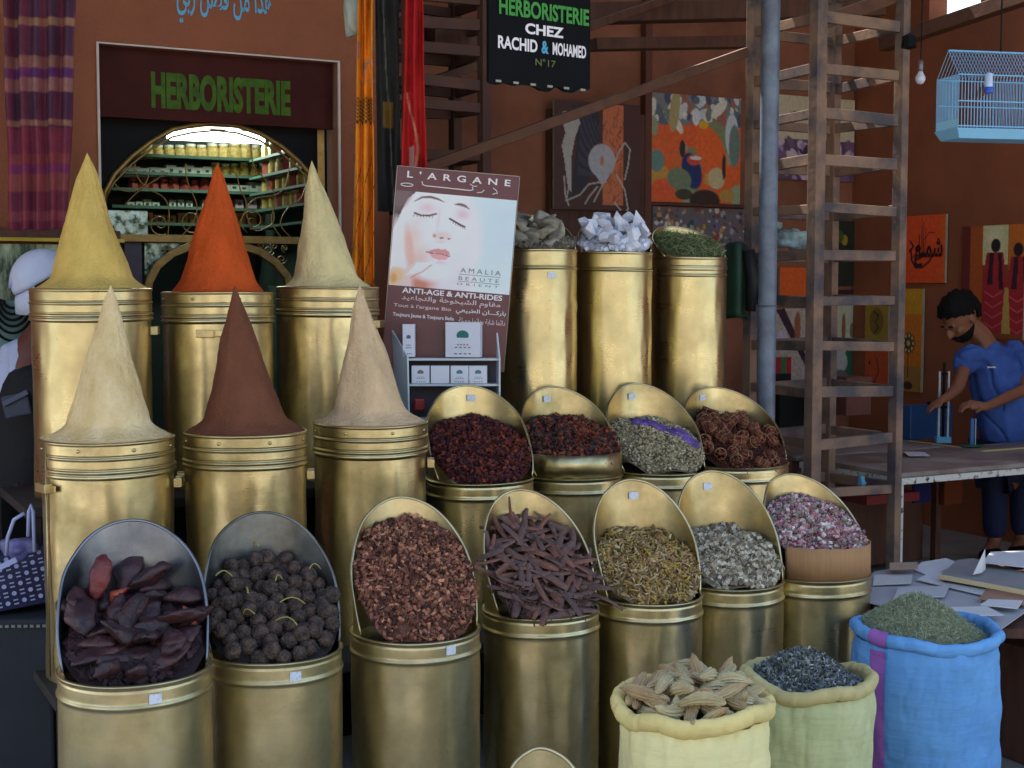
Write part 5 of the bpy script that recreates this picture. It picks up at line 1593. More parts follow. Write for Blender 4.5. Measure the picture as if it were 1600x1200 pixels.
cloth('striped_shawl', 'purple shawl with orange and pink stripes hanging left of the shop door', purple, (4, -12), (116, -12), (14, 360), (108, 358), 5.25, 4.6, .026, M_cloth, seedv=1, nx=90)
def orange(s, t):
    c = np.array(L(222, 134, 22)) * 1.1
    y = t
    if .36 < y < .45 and (int(s * 9) + int(t * 150)) % 2: c = np.array(L(60, 44, 20))
    if y > .55 and abs((s * 1.2 + y * 3.1) % .5 - .25) < .018: c = np.array(L(110, 60, 16))
    if .17 < y < .32 and noise.noise(Vector((s * 5, t * 22, 4))) > .28: c = np.array(L(170, 130, 110))
    return c
def dark(s, t):
    c = np.array(L(30, 30, 30))
    if abs(s - .3 - t * .4) < .03: c = np.array(L(90, 90, 80))
    if .5 < t < .62 and .3 < s < .7: c = np.array(L(120, 90, 30))
    return c
def red(s, t):
    c = np.array(L(176, 18, 20)) * 1.1
    if t > .55 and abs(s - .4 - .25 * math.sin(t * 9)) < .05: c = np.array(L(200, 120, 100))
    if t > .85 and .3 < s < .5: c = np.array(L(180, 170, 160))
    return c
cloth('orange_scarf', 'orange scarf with dark block print hanging at the shop corner', orange, (560, -15), (584, -15), (549, 446), (584, 446), 5.42, 2.3, .034, M_cloth, 44, 160, seedv=2, cat='scarf')
cloth('black_scarf', 'black patterned scarf hanging between the orange and red ones', dark, (586, -15), (624, -15), (590, 330), (626, 330), 5.55, 1.5, .02, M_cloth, 30, 120, seedv=3, cat='scarf')
cloth('red_scarf', 'bright red scarf hanging right of the black one', red, (632, -15), (660, -15), (628, 272), (667, 268), 5.5, 2.2, .032, M_cloth, 30, 120, seedv=5, cat='scarf')
m = MB(); p = at(553, 20, 5.5)
o = lump('white_plastic_bag', mk('white_plastic', L(170, 180, 170), .4, var=.2), (.04, .03, .09), 3, .4); o.location = p; tag(o, 'crumpled whitish plastic bag hanging beside the orange scarf top', 'bag')
# ledge and glass below the shawl
m = MB(); m.box(atV(60, 366, FV - .03), (.62, .05, .035), TH); single(m, 'dark_ledge', M_wood_dark, 'dark ledge under the striped shawl', 'ledge', bevel=.003)
m = MB(); m.box(atV(40, 374, FV - .06), (.75, .02, .014), TH); single(m, 'brass_rail', mk('yellow_rail', L(170, 150, 50), .4, metal=.4), 'thin yellow rail just below the dark ledge', 'rail')
M_folglass = mk('foliage_glass', L(170, 182, 150), .4, col2=L(46, 66, 44), scale=7, stretch=(3, 3, .8), ramp=(.42, .6), bump=.1)  # green and white streaks paint reflected foliage into the glass colour
m = MB(); a, b = atV(-60, 380, FV - .03), atV(112, 440, FV - .03)
m.box(uv((a.dot(U) + b.dot(U)) / 2, FV - .03, (a.z + atV(0, 470, FV).z) / 2), (b.dot(U) - a.dot(U), .012, a.z - atV(0, 470, FV).z), TH)
single(m, 'patterned_glass', M_folglass, 'green and white patterned glass panel behind the white cap', 'glass panel')
# necklace board
nb = thing('necklace_board', 'pale teal board hung with rows of black bead necklaces at the far left', 'jewellery board', atV(10, 700, FV - .12))
m = MB(); a = atV(-70, 470, FV - .1); b = atV(62, 850, FV - .1)
m.box(uv((a.dot(U) + b.dot(U)) / 2, FV - .1, (a.z + b.z) / 2), (b.dot(U) - a.dot(U), .02, a.z - b.z), TH); m.build('board', mk('teal_board', L(120, 156, 152), .7, var=.15), nb)
for k, (rx, ry) in enumerate(((14, 12), (19, 22), (24, 32), (29, 42), (34, 53), (40, 66))):
    m = MB(); m.tube([atV(20 + rx * math.cos(t), 470 + ry * math.sin(t) * .95, FV - .14) for t in np.linspace(-.15, PI + .15, 26)], .0058, 6)
    m.build('bead_necklace', M_black, nb, smooth=True)

# ================================================================ FRAMED AND UNFRAMED PAINTINGS
def paintV(px0, py0, px1, py1, v, im, label, off=.03, cat='painting', name='painting', group='paintings hung in the workshop'):
    a = atV(px0, py0, v - off); b_ = atV(px1, py0, v - off); z1 = atV((px0 + px1) / 2, py1, v - off).z
    zt2 = atV((px0 + px1) / 2, py0, v - off).z
    tl2 = Vector((a.x, a.y, zt2)); tr2 = Vector((b_.x, b_.y, zt2)); bl2 = Vector((a.x, a.y, z1))
    t = thing(name, label, cat, (tl2 + tr2) / 2 + Vector((0, 0, z1 - zt2)), 0, group)
    picture('canvas', tl2, tr2, bl2, im, M_canvas, t, .018)
    return t
def paintU(px0, py0, px1, py1, u, im, label, off=.03, group='paintings hung in the workshop', name='painting'):
    a = atU(px0, py0, u - off); b_ = atU(px1, py0, u - off)
    zt2 = atU((px0 + px1) / 2, py0, u - off).z; z1 = atU((px0 + px1) / 2, py1, u - off).z
    tl2 = Vector((a.x, a.y, zt2)); tr2 = Vector((b_.x, b_.y, zt2)); bl2 = Vector((a.x, a.y, z1))
    t = thing(name, label, 'painting', (tl2 + tr2) / 2 + Vector((0, 0, z1 - zt2)), 0, group)
    picture('canvas', tl2, tr2, bl2, im, M_canvas, t, .018)
    return t
KP = 1.35
def C(r, g, b): return L(r, g, b, KP)
# two pale figures on dark brown
im = Img(100, 116, C(70, 40, 36))
im.poly([(.20, .05), (.50, .0), (.52, .35), (.36, .85), (.20, .9), (.26, .4)], C(38, 36, 46))
for k in range(18): im.stroke([(.32 + .012 * k, .05 + .01 * k), (.27 + .01 * k, .7)], .004, C(64, 62, 84), al=.6)
im.rect(.56, .02, .80, .95, C(190, 104, 66))
rq = np.random.default_rng(3)
for k in range(70):
    x, y = rq.uniform(.57, .79), rq.uniform(.03, .93); im.stroke([(x, y), (x + rq.uniform(-.05, .05), y + rq.uniform(.02, .06))], .006, C(110, 50, 34), al=.8)
im.poly([(.08, .14), (.12, .10), (.26, .10), (.30, .20), (.24, .34), (.20, .52), (.20, .84), (.16, .80), (.12, .55), (.09, .42), (.13, .30)], C(170, 165, 160))
im.ell(.55, .54, .155, .155, C(168, 166, 172), 0, soft=.08)
im.poly([(.44, .62), (.66, .62), (.60, .74), (.54, .76)], C(168, 166, 172))
im.ell(.55, .54, .02, .05, C(180, 120, 90), 0)
for pts in ([(.17, .8), (.14, .92), (.30, .86), (.40, .76), (.52, .74)], [(.50, .78), (.40, .88), (.36, .94)], [(.56, .76), (.46, .92)], [(.72, .66), (.82, .80), (.86, .98), (.84, 1.0)], [(.68, .60), (.74, .46), (.82, .36), (.88, .42), (.86, .56), (.82, .70)], [(.70, .92), (.78, 1.0)], [(.12, .70), (.13, .86), (.17, .96)]):
    im.stroke(pts, .010, C(170, 164, 156))
paintV(866, 160, 1000, 328, BV - .04, im, 'dark painting of two pale drummer figures with an orange strip', off=.055)
# orange crowd
im = Img(110, 124, C(212, 92, 40))
im.rect(0, 0, 1, .28, C(120, 120, 120))
im.blobs(90, [C(190, 196, 200), C(70, 76, 100), C(110, 120, 110), C(150, 96, 80), C(210, 205, 190), C(90, 100, 110)], .02, .055, (0, 0, 1, .30), 3, tall=1.6)
im.blobs(26, [C(212, 86, 44), C(204, 100, 40), C(120, 130, 90), C(190, 140, 60), C(140, 150, 120), C(220, 80, 40)], .05, .13, (0, .3, 1, 1), 5)
im.ell(.3, .15, .05, .2, C(165, 150, 100), 5); im.ell(.68, .52, .15, .26, C(220, 96, 36), -20); im.ell(.12, .62, .08, .10, C(96, 130, 120), 0)
im.ell(.52, .20, .04, .08, C(205, 205, 215)); im.ell(.90, .35, .07, .20, C(190, 195, 200)); im.ell(.93, .45, .06, .2, C(100, 120, 112))
im.ell(.48, .70, .10, .17, C(30, 44, 96), -14); im.ell(.50, .60, .07, .05, C(200, 70, 50)); im.ell(.52, .58, .06, .02, C(200, 200, 200))
im.ell(.35, .78, .13, .10, C(110, 124, 96), 30); im.ell(.40, .92, .09, .05, C(60, 56, 40)); im.ell(.62, .97, .16, .10, C(50, 34, 28)); im.ell(.74, .76, .09, .10, C(190, 170, 130))
im.ell(.60, .27, .05, .04, C(214, 160, 30)); im.ell(.85, .92, .08, .06, C(170, 130, 60)); im.ell(.38, .5, .03, .08, C(40, 40, 50)); im.ell(.82, .65, .02, .12, C(50, 36, 36))
im.speck(.12, 1, 1)
paintV(1009, 149, 1158, 317, BV, im, 'large orange painting of a crowded market scene')
im = Img(110, 50, C(96, 88, 92)); im.blobs(170, [C(150, 140, 140), C(60, 50, 70), C(120, 60, 56), C(50, 70, 60), C(190, 180, 170), C(170, 130, 70), C(90, 90, 130)], .010, .026, (0, 0, 1, 1), 7, tall=2.2)
paintV(1020, 325, 1168, 400, BV, im, 'small painting of many tiny figures under the orange crowd painting')
m = MB(); m.box(uv((atV(1005, 320, BV).dot(U) + atV(1170, 320, BV).dot(U)) / 2, BV - .03, atV(1090, 321, BV).z), (atV(1170, 320, BV).dot(U) - atV(1005, 320, BV).dot(U), .05, .02), TH)
single(m, 'wooden_rail', M_wood_dark, 'thin wooden rail between the orange crowd painting and the one below', 'rail')
im = Img(70, 70, C(190, 178, 150)); im.rect(0, .52, 1, 1, C(86, 66, 92)); im.blobs(60, [C(150, 130, 170), C(60, 40, 60), C(190, 170, 180), C(110, 80, 110)], .02, .045, (0, .55, 1, 1), 9, tall=1.8)
im.ell(.3, .22, .12, .04, C(70, 60, 60))
paintV(1213, 152, 1336, 282, BV, im, 'painting with a cream sky over purple figures seen between the rungs')
im = Img(50, 70, C(34, 38, 28)); im.ell(.6, .3, .12, .08, C(150, 120, 30)); im.ell(.4, .25, .16, .1, C(60, 80, 40)); im.speck(.3)
paintV(1296, 345, 1336, 446, BV, im, 'very dark painting with a faint yellow flower')
im = Img(40, 50, C(216, 92, 34)); im.speck(.06)
paintV(1219, 418, 1262, 466, BV, im, 'plain orange canvas seen between the left rungs')
im = Img(50, 80, C(176, 160, 148)); im.poly([(0, .02), (.25, .0), (.9, .6), (.9, .75)], C(60, 36, 50)); im.ell(.65, .25, .1, .2, C(150, 90, 60)); im.ell(.2, .4, .16, .12, C(190, 180, 190)); im.speck(.3, .3, .3)
im.rect(.0, .62, .18, 1, C(170, 40, 50)); im.rect(.18, .62, .32, 1, C(30, 120, 60)); im.rect(.32, .62, .48, 1, C(170, 40, 50)); im.rect(0, .84, .48, 1, C(20, 24, 34))
paintV(1213, 482, 1264, 602, BV, im, 'pale painting crossed by a dark diagonal with red and green stripes below')
im = Img(60, 90, C(178, 176, 150)); im.rect(0, 0, 1, .07, C(60, 30, 34)); im.rect(.92, 0, 1, 1, C(60, 30, 40)); im.ell(.2, .38, .07, .16, C(130, 84, 60)); im.ell(.45, .40, .06, .16, C(130, 84, 60)); im.ell(.7, .42, .06, .08, C(120, 110, 70))
im.rect(0, .56, .9, .6, C(90, 60, 56)); im.ell(.75, .8, .3, .25, C(40, 90, 62)); im.ell(.3, .74, .28, .12, C(170, 166, 160)); im.ell(.35, .92, .28, .1, C(96, 90, 90)); im.speck(.15)
paintV(1296, 453, 1347, 604, BV, im, 'framed pale landscape with brown figures and green hill')
# right wall
im = Img(50, 60, C(150, 122, 44)); im.ell(.5, .45, .3, .35, C(110, 90, 34)); im.stroke([(.4, .2), (.6, .3), (.45, .45), (.6, .6), (.4, .75)], .03, C(60, 46, 20)); im.speck(.2)
paintU(1352, 476, 1388, 535, SU, im, 'small ochre painting with a dark scribble behind the right post')
im = Img(50, 60, C(178, 74, 36)); im.stroke([(.5, .2), (.6, .5), (.4, .8)], .03, C(80, 30, 24)); im.ell(.2, .3, .05, .05, C(60, 20, 20)); im.speck(.2)
paintU(1352, 548, 1388, 612, SU, im, 'small orange red painting below the ochre one')
im = Img(60, 140, C(196, 110, 30)); im.rect(0, 0, 1, .25, C(196, 140, 36)); im.rect(0, .75, 1, 1, C(150, 110, 50)); im.ell(.42, .53, .26, .10, C(70, 54, 26), soft=.4)
for k in range(9):
    a = k * 2 * PI / 9; im.ell(.42 + .20 * math.cos(a), .53 + .075 * math.sin(a), .035, .015, C(200, 190, 130))
im.ell(.42, .53, .07, .028, C(180, 170, 120)); im.stroke([(.42, .62), (.42, .86)], .02, C(60, 40, 24)); im.ell(.42, .94, .2, .04, C(60, 40, 24)); im.rect(.96, 0, 1, 1, C(200, 160, 80)); im.speck(.1)
paintU(1406, 451, 1442, 612, SU, im, 'tall orange yellow painting of a flower lamp')
im = Img(80, 110, C(216, 78, 36)); im.rect(.85, 0, 1, 1, C(200, 96, 30), .5)
for pts, wd in (([(.16, .52), (.18, .66), (.28, .77), (.44, .77), (.62, .68), (.74, .54)], .026), ([(.36, .30), (.36, .62)], .016), ([(.42, .04), (.43, .60)], .010), ([(.47, .10), (.46, .58)], .010),
                ([(.14, .38), (.22, .46), (.12, .52)], .024), ([(.22, .62), (.34, .50), (.44, .62), (.30, .66), (.46, .54), (.56, .62)], .018), ([(.50, .36), (.60, .26), (.74, .27)], .010), ([(.52, .20), (.50, .56)], .009)):
    im.stroke(pts, wd, C(60, 20, 24))
im.speck(.06)
cg = paintU(1415, 336, 1478, 442, SU, im, 'bright orange canvas with dark brushed calligraphy')
lettering(cg, arabic('شمـع'), uv(SU - .032, 0), -V, (0, 0, 1), -atU(1430, 390, SU - .03).dot(V), -atU(1474, 390, SU - .03).dot(V), atU(1450, 418, SU - .03).z, atU(1450, 372, SU - .03).z, mk('brushed_ink', L(54, 18, 20), .6), offset=.03, lift=.004, name='calligraphy')
im = Img(90, 150, C(128, 62, 32)); im.rect(.32, 0, .75, .35, C(190, 180, 130)); im.ell(.52, .12, .2, .16, C(206, 200, 160), soft=.9); im.rect(.12, 0, .34, 1, C(160, 76, 30)); im.rect(0, 0, .14, 1, C(96, 36, 30)); im.rect(.76, 0, 1, .4, C(186, 100, 34))
im.ell(.55, .18, .075, .06, C(28, 20, 26)); im.ell(.90, .22, .075, .06, C(28, 20, 26))
for cx, dy in ((.54, 0), (.92, .04)):
    im.poly([(cx - .13, .24 + dy), (cx + .13, .24 + dy), (cx + .19, .52 + dy), (cx + .17, .95), (cx - .18, .95), (cx - .2, .52 + dy)], C(150, 34, 42))
    im.poly([(cx - .08, .24 + dy), (cx - .02, .24 + dy), (cx - .03, .52 + dy), (cx - .12, .52 + dy)], C(44, 20, 30)); im.poly([(cx + .05, .24 + dy), (cx + .10, .24 + dy), (cx + .14, .56 + dy), (cx + .07, .56 + dy)], C(44, 20, 30))
    for k in range(4): im.stroke([(cx - .15, .58 + k * .09 + dy), (cx - .02, .63 + k * .09 + dy), (cx + .12, .58 + k * .09 + dy)], .010, C(196, 80, 84))
im.poly([(.70, .55), (.76, .55), (.80, .95), (.66, .95)], C(170, 140, 70)); im.speck(.1)
paintU(1504, 352, 1602, 530, SU, im, 'large painting of two figures in red robes behind the man')

# ================================================================ WORK TABLE, MAN, SMALL THINGS
YT = 6.7
cornerF = at(1405, 747, YT); zT = cornerF.z
Cn = Vector((cornerF.x, cornerF.y, 0))
table = thing('work_table', 'worn wooden work table on a peeling white iron frame', 'table', Cn)
LU, LV = 2.0, .72
M_ttop = mk('worn_tabletop', L(150, 138, 132), .55, col2=L(104, 86, 78), scale=5, stretch=(1, 1, 1), bump=.2, rvar=.12)
M_rawedge = mk('raw_edge', L(170, 120, 90), .8, var=.3, scale=30)
M_peel = mk('peeling_white_paint', L(205, 205, 196), .6, col2=L(70, 50, 44), scale=30, ramp=(.36, .46), bump=.3)
cT = Cn + U * LU / 2 + V * LV / 2
m = MB(); m.box((cT.x, cT.y, zT + .012), (LU, LV, .022), TH); m.build('tabletop', M_ttop, table, bevel=.003)
m = MB(); 
for a, b in ((Cn, Cn + U * LU), (Cn, Cn + V * LV), (Cn + U * LU, Cn + U * LU + V * LV), (Cn + V * LV, Cn + V * LV + U * LU)):
    m.beam(Vector((a.x, a.y, zT - .016)), Vector((b.x, b.y, zT - .016)), .03, .03)
m.build('apron_frame', M_peel, table)
for a in (Cn + U * .015 + V * .015, Cn + U * (LU - .015) + V * .015, Cn + V * (LV - .015) + U * .015, Cn + U * (LU - .015) + V * (LV - .015)):
    m = MB(); m.box((a.x, a.y, (zT - .032) / 2), (.03, .03, zT - .033), TH); m.build('leg', M_peel, table)
def on_table(px, py):
    d = ray(px, py); k = (zT + .0235 - EYE) / d.z
    return Vector((0, 0, EYE)) + d * k
t2_ = thing('side_table', 'second worn table behind the first, holding the blue case', 'table', Cn + V * 1.3)
c2 = Cn + U * .55 + V * (.76 + .5)
m = MB(); m.box((c2.x, c2.y, zT + .010), (1.1, 1.0, .022), TH); m.build('tabletop', M_ttop, t2_, bevel=.003)
for a in (-.5, .5):
    for b in (-.45, .45):
        q = c2 + U * a + V * b; m = MB(); m.box((q.x, q.y, (zT - .002) / 2), (.04, .04, zT - .003), TH); m.build('leg', M_wood_dark, t2_)
# yellow ruler, chisel, pencil
a, b = on_table(1535, 706), on_table(1612, 700)
m = MB(); m.beam(a + Vector((0, 0, .004)), b + Vector((0, 0, .004)), .02, .006); single(m, 'yellow_ruler', mk('yellow_wood', L(200, 190, 120), .5), 'pale yellow ruler lying near the right end of the table', 'ruler')
a, b = on_table(1420, 690), on_table(1502, 700)
m = MB(); m.beam(a + Vector((0, 0, .004)), b + Vector((0, 0, .004)), .016, .006); single(m, 'thin_batten', mk('pale_wood', L(180, 160, 120), .6), 'thin pale batten lying in front of the vice', 'batten')
# green soldering style foot with blue handle
gpos = on_table(1518, 700)
t = thing('green_hand_iron', 'green flat iron with an upright blue handle on the table', 'tool', gpos)
o = lump('sole', mk('green_enamel', L(26, 84, 62), .35), (.065, .03, .010), 2, .1); o.parent = t; o.location = (0, 0, .012)
m = MB(); m.box((0, 0, .09), (.022, .02, .15)); m.build('handle', mk('blue_handle', L(40, 90, 150), .4), t, world=False, bevel=.005)
m = MB(); m.tube([(.016, -.012, .02), (.016, -.012, .165)], .003, 6); m.build('handle_rod', mk('pale_rod', L(150, 190, 210), .3), t, world=False)
# blue vice box and white framed jig
bb = on_table(1425, 684); bb2 = on_table(1506, 690)
t = thing('blue_tool_case', 'blue tool case standing on the table behind the vice', 'case', (bb + bb2) / 2)
c = (bb + bb2) / 2 + V * .10
m = MB(); m.box((c.x, c.y, c.z + .10), ((bb2 - bb).length * 1.05, .1, .20), TH); m.build('case_body', mk('blue_case', L(30, 78, 132), .45, var=.3), t, bevel=.006)
m = MB(); m.box((c.x + .05, c.y, c.z + .208), (.1, .02, .015), TH); m.build('case_handle', M_black, t, bevel=.003)
v0 = on_table(1473, 692)
t = thing('bench_jig', 'tall narrow jig of two white bars with a screw between them', 'tool', v0)
hj = at(1473, 580, v0.y).z - v0.z
M_wmet = mk('white_metal_bar', L(196, 200, 200), .4, var=.3, scale=30)
for s_ in (-.026, .026):
    m = MB(); m.box((s_, 0, hj / 2), (.011, .02, hj)); m.build('side_bar', M_wmet, t, world=False, bevel=.003)
m = MB(); m.tube([(0, 0, .02), (0, 0, hj * 1.12)], .008, 8); m.tube([(-.02, 0, hj * .96), (.02, 0, hj * .96)], .006, 6); m.tube([(-.03, 0, hj * .5), (.03, 0, hj * .5)], .008, 6); m.build('screw', M_black, t, world=False, smooth=True)
m = MB(); m.tube([(.012 + .014 * math.cos(a), -.014, hj * .62 + .016 * math.sin(a)) for a in np.linspace(0, 2 * PI, 14)[:-1]], .004, 6, closed=True); m.build('ring_handle', M_wmet, t, world=False, smooth=True)
m = MB(); m.box((0, 0, .018), (.085, .05, .036)); m.build('base_clamp', mk('light_blue_clamp', L(90, 160, 200), .4), t, world=False, bevel=.004)
# papers on table behind the ladder
for i, (x0, y0, x1, y1, c_) in enumerate(((1298, 668, 1360, 676, (190, 160, 130)), (1330, 686, 1392, 690, (160, 130, 110)), (1412, 712, 1445, 712, (200, 200, 205)))):
    a, b = on_table(x0, y0), on_table(x1, y1); d = (b - a); n_ = Vector((-d.y, d.x, 0)).normalized() * .09
    m = MB(); z_ = Vector((0, 0, .0025 + .003 * i))
    K = 6; vs = []
    for k in range(K):
        for j in range(3):
            s = k / (K - 1); vs.append(tuple(a + d * s + n_ * (j - 1) + z_ + Vector((0, 0, .012 * max(0, math.sin(s * 5 + i)) * (j == 1)))))
    m.add(vs, [(k * 3 + j, k * 3 + j + 1, (k + 1) * 3 + j + 1, (k + 1) * 3 + j) for k in range(K - 1) for j in range(2)])
    o = single(m, 'paper_sheet', mk('paper_%d' % i, L(*c_), .8), ['crumpled tan paper on the table seen through the rack', 'brown paper lying beside the crumpled tan sheet', 'small white paper scrap on the front of the table'][i], 'paper')
    o.modifiers.new('t', 'SOLIDIFY').thickness = .002
m = MB(); p = at(1225, 640, 7.6); m.box(p, (.22, .2, .22), TH); single(m, 'black_case', M_black, 'black case standing behind the left rungs of the rack', 'case', bevel=.006)
m = MB(); p = at(1330, 618, 7.4); m.box(p, (.17, .12, .2), TH); single(m, 'red_brown_box', mk('redbrown', L(96, 50, 40), .7, var=.3), 'red brown box behind the right rungs of the rack', 'box', bevel=.004)
m = MB(); p = at(1375, 735 + 40, 7.3); m.box(p, (.36, .2, .05), TH); single(m, 'red_board', mk('red_board', L(120, 20, 26), .6), 'dark red board low behind the rack', 'board', bevel=.003)
m = MB(); p = at(1320, 810, 7.9); m.box(p, (.9, .3, .5), TH); single(m, 'dark_crate', M_wood_dark, 'dark crate in the shade under the rack', 'crate', bevel=.005)
m = MB(); p = at(1440, 762, 7.6); m.box(p, (.12, .02, .16), TH); single(m, 'blue_rag', mk('blue_rag', L(20, 26, 90), .9), 'dark blue rag hanging under the table', 'cloth')
m = MB(); p = at(1487, 760, 7.9); m.box(p, (.14, .03, .2), TH); single(m, 'rust_cloth', mk('rust_cloth', L(110, 50, 22), .9), 'rust coloured cloth hanging under the table', 'cloth')
# green coat hanging beside the pole, with teal bundle above
gc = thing('green_jacket', 'dark green jacket hanging left of the blue grey pole', 'jacket', at(1150, 430, 6.75))
a = at(1150, 430, 6.75)
vs = []; K, J = 16, 10
for k in range(K):
    for j in range(J):
        s = k / (K - 1); q = j / (J - 1) - .5
        vs.append((a.x + q * (.10 + .03 * s), a.y - .04 * math.cos(q * 8) - .02 * math.cos(q * 3), a.z + .16 - .36 * s - .03 * abs(q)))
m = MB(); m.add(vs, [(k * J + j, k * J + j + 1, (k + 1) * J + j + 1, (k + 1) * J + j) for k in range(K - 1) for j in range(J - 1)])
o = m.build('jacket_body', mk('green_nylon', L(20, 70, 48), .6, var=.5, scale=9), gc, smooth=True); o.modifiers.new('t', 'SOLIDIFY').thickness = .012
m = MB(); m.tube([a + Vector((.05, -.05, .12)), a + Vector((.075, -.05, -.02)), a + Vector((.06, -.06, -.17))], [.03, .034, .024], 8); m.build('sleeve', mk('black_nylon', L(24, 28, 30), .6), gc, smooth=True)
o = lump('plastic_bundle', mk('teal_plastic', L(150, 190, 190), .35, col2=L(60, 90, 90), scale=14), (.09, .05, .035), 5, .6); o.location = at(1192, 352, 6.9); tag(o, 'crumpled pale teal plastic bundle lodged in the rack', 'bundle')
o = lump('plastic_bundle', mk('teal_plastic2', L(170, 196, 200), .35, col2=L(80, 100, 110), scale=14), (.09, .05, .05), 7, .6); o.location = at(1236, 375, 6.75); tag(o, 'pale plastic wrapped bundle on a rung right of the pole', 'bundle')
m = MB(); o = lump('rag', mk('lightblue_rag', L(90, 150, 180), .8), (.018, .015, .03), 4, .5); o.location = at(1346, 754, 6.6); tag(o, 'light blue rag tied to a low rung', 'rag')
# light bulb
bp0 = at(1438, 122, 6.3)
t = thing('light_bulb', 'bare light bulb hanging on a cord left of the bird cage', 'light bulb', bp0)
m = MB(); m.lathe([(0, -.028), (.014, -.024), (.022, -.010), (.022, .004), (.012, .022), (.010, .03)], bp0, 16); m.build('glass_bulb', mk('bulb_glass', L(200, 205, 215), .15, spec=.8), t, smooth=True)
m = MB(); m.lathe([(.011, .028), (.013, .03), (.013, .07), (.004, .08)], bp0, 12); m.build('socket', mk('bulb_socket', L(120, 110, 110), .4, metal=.5), t, smooth=True)
m = MB(); m.tube([bp0 + Vector((0, 0, .08)), Vector((bp0.x + .01, bp0.y, WH))], .003, 5); m.build('cord', M_black, t)
m = MB(); m.lathe([(.0, 0), (.035, .01), (.03, .06), (0, .075)], at(1420, 78, 6.4), 10); single(m, 'loudspeaker', M_black, 'small dark fitting on the roof beam near the bulb', 'fitting')

# ---- bird cage
YC = 4.9
M_cage = mk('light_blue_enamel', L(130, 190, 225), .35, var=.1)
pA = at(1472, 120, YC)
cage = thing('bird_cage', 'light blue wire bird cage hanging at the upper right', 'bird cage', at(1560, 205, YC))
ca = R(12); CX = Vector((math.cos(ca), math.sin(ca), 0)); CY = Vector((-math.sin(ca), math.cos(ca), 0))
base = at(1497, 198, YC - .02); LC, DC = .40, .15
zb = at(1497, 206, YC).z; zt2 = at(1497, 117, YC).z; zr = at(1600, 84, YC).z + .02
def cgp(x, y, z): return Vector((base.x, base.y, 0)) + CX * x + CY * y + Vector((0, 0, z))
m = MB()
pts = [(0, 0), (LC, 0), (LC, DC), (0, DC)]
ch = .018
def tray(zlo, zhi, o1, o2):
    lo = [cgp(x + (-o1 if x == 0 else o1), y + (-o1 if y == 0 else o1), zlo) for x, y in pts]; hi = [cgp(x + (-o2 if x == 0 else o2), y + (-o2 if y == 0 else o2), zhi) for x, y in pts]
    m.add(lo + hi, [(0, 1, 5, 4), (1, 2, 6, 5), (2, 3, 7, 6), (3, 0, 4, 7), (3, 2, 1, 0), (4, 5, 6, 7)])
tray(zb - .022, zb + .012, -.012, .006)
m.build('tray', M_cage, cage, bevel=.002)
m = MB(); z0 = zb + .014; zt3 = zt2
def bar(x, y, z_=None): m.tube([cgp(x, y, z0), cgp(x, y, z_ or zt3)], .0011, 4, cap=False)
for i in range(34): bar(LC * i / 33, 0); bar(LC * i / 33, DC)
for i in range(1, 20): bar(0, DC * i / 20); bar(LC, DC * i / 20)
for i in range(34):
    x = LC * i / 33; rz_ = zt3 + (zr - zt3)
    m.tube([cgp(x, 0, zt3), cgp(x, DC / 2, zr), cgp(x, DC, zt3)], .0011, 4, cap=False)
for z_ in (z0 + .005, (z0 + zt3) / 2, zt3):
    m.tube([cgp(x, y, z_) for x, y in pts], .0022, 5, closed=True)
m.tube([cgp(0, DC / 2, zr), cgp(LC, DC / 2, zr)], .003, 5)
m.build('wire_bars', M_cage, cage)
m = MB(); m.slab([cgp(0, 0, z0), cgp(0, DC, z0), cgp(0, DC, z0 + .03), cgp(0, 0, z0 + .03)][::-1], .001); m.build('seed_guard', mk('clear_plastic', L(150, 200, 205), .2), cage)
fp = at(1545, 136, YC - .02)
m = MB(); m.lathe([(.016, 0), (.016, .018), (.014, .02)], fp - Vector((0, 0, .02)), 14); m.build('feeder_cup', mk('feeder_blue', L(40, 80, 170), .3), cage, smooth=True)
m = MB(); m.lathe([(.013, .0), (.013, .045), (0, .05)], fp, 14); m.build('feeder_tube', mk('feeder_clear', L(185, 195, 215), .2), cage, smooth=True)
m = MB(); m.tube([cgp(LC / 2, DC / 2, zr), cgp(LC / 2, DC / 2, WH)], .003, 5); m.build('hanging_hook', M_black, cage)
o = lump('small_bird', mk('brown_feathers', L(120, 70, 40), .8, var=.5, scale=40), (.03, .018, .017), 2, .15); o.location = cgp(.135, DC / 2, fp.z - .0); o.rotation_euler = (0, R(-40), 0)
tag(o, 'small brown bird perched inside the blue cage', 'bird')

# ---- stack of papers and boards, bottom right
YP = 5.0
zp = at(1480, 905, YP).z
lt = thing('low_table', 'low dark table loaded with papers right of the rosebud tin', 'table', at(1500, 905, YP))
A0 = at(1362, 925, 4.85); 
def on_low(px, py, dz=0):
    d = ray(px, py); k = (zp + dz - EYE) / d.z
    return Vector((0, 0, EYE)) + d * k
q = [on_low(x, y, -.03) for x, y in ((1340, 975), (1800, 990), (1700, 858), (1365, 893))]
m = MB(); m.slab(q, .03); m.build('low_tabletop', M_wood_dark, lt)
for p in q:
    pc = p + (sum(q, Vector()) / 4 - p) * .08
    m = MB(); m.box((pc.x, pc.y, (zp - .06) / 2), (.04, .04, zp - .062)); m.build('leg', M_wood_dark, lt)
M_p1 = mk('bluish_white_paper', L(214, 214, 218), .6, var=.08); M_p2 = mk('grey_board', L(140, 138, 140), .7, var=.2); M_p3 = mk('cream_edge_board', L(216, 196, 150), .7); M_p4 = mk('tan_board', L(170, 130, 108), .7, var=.2)
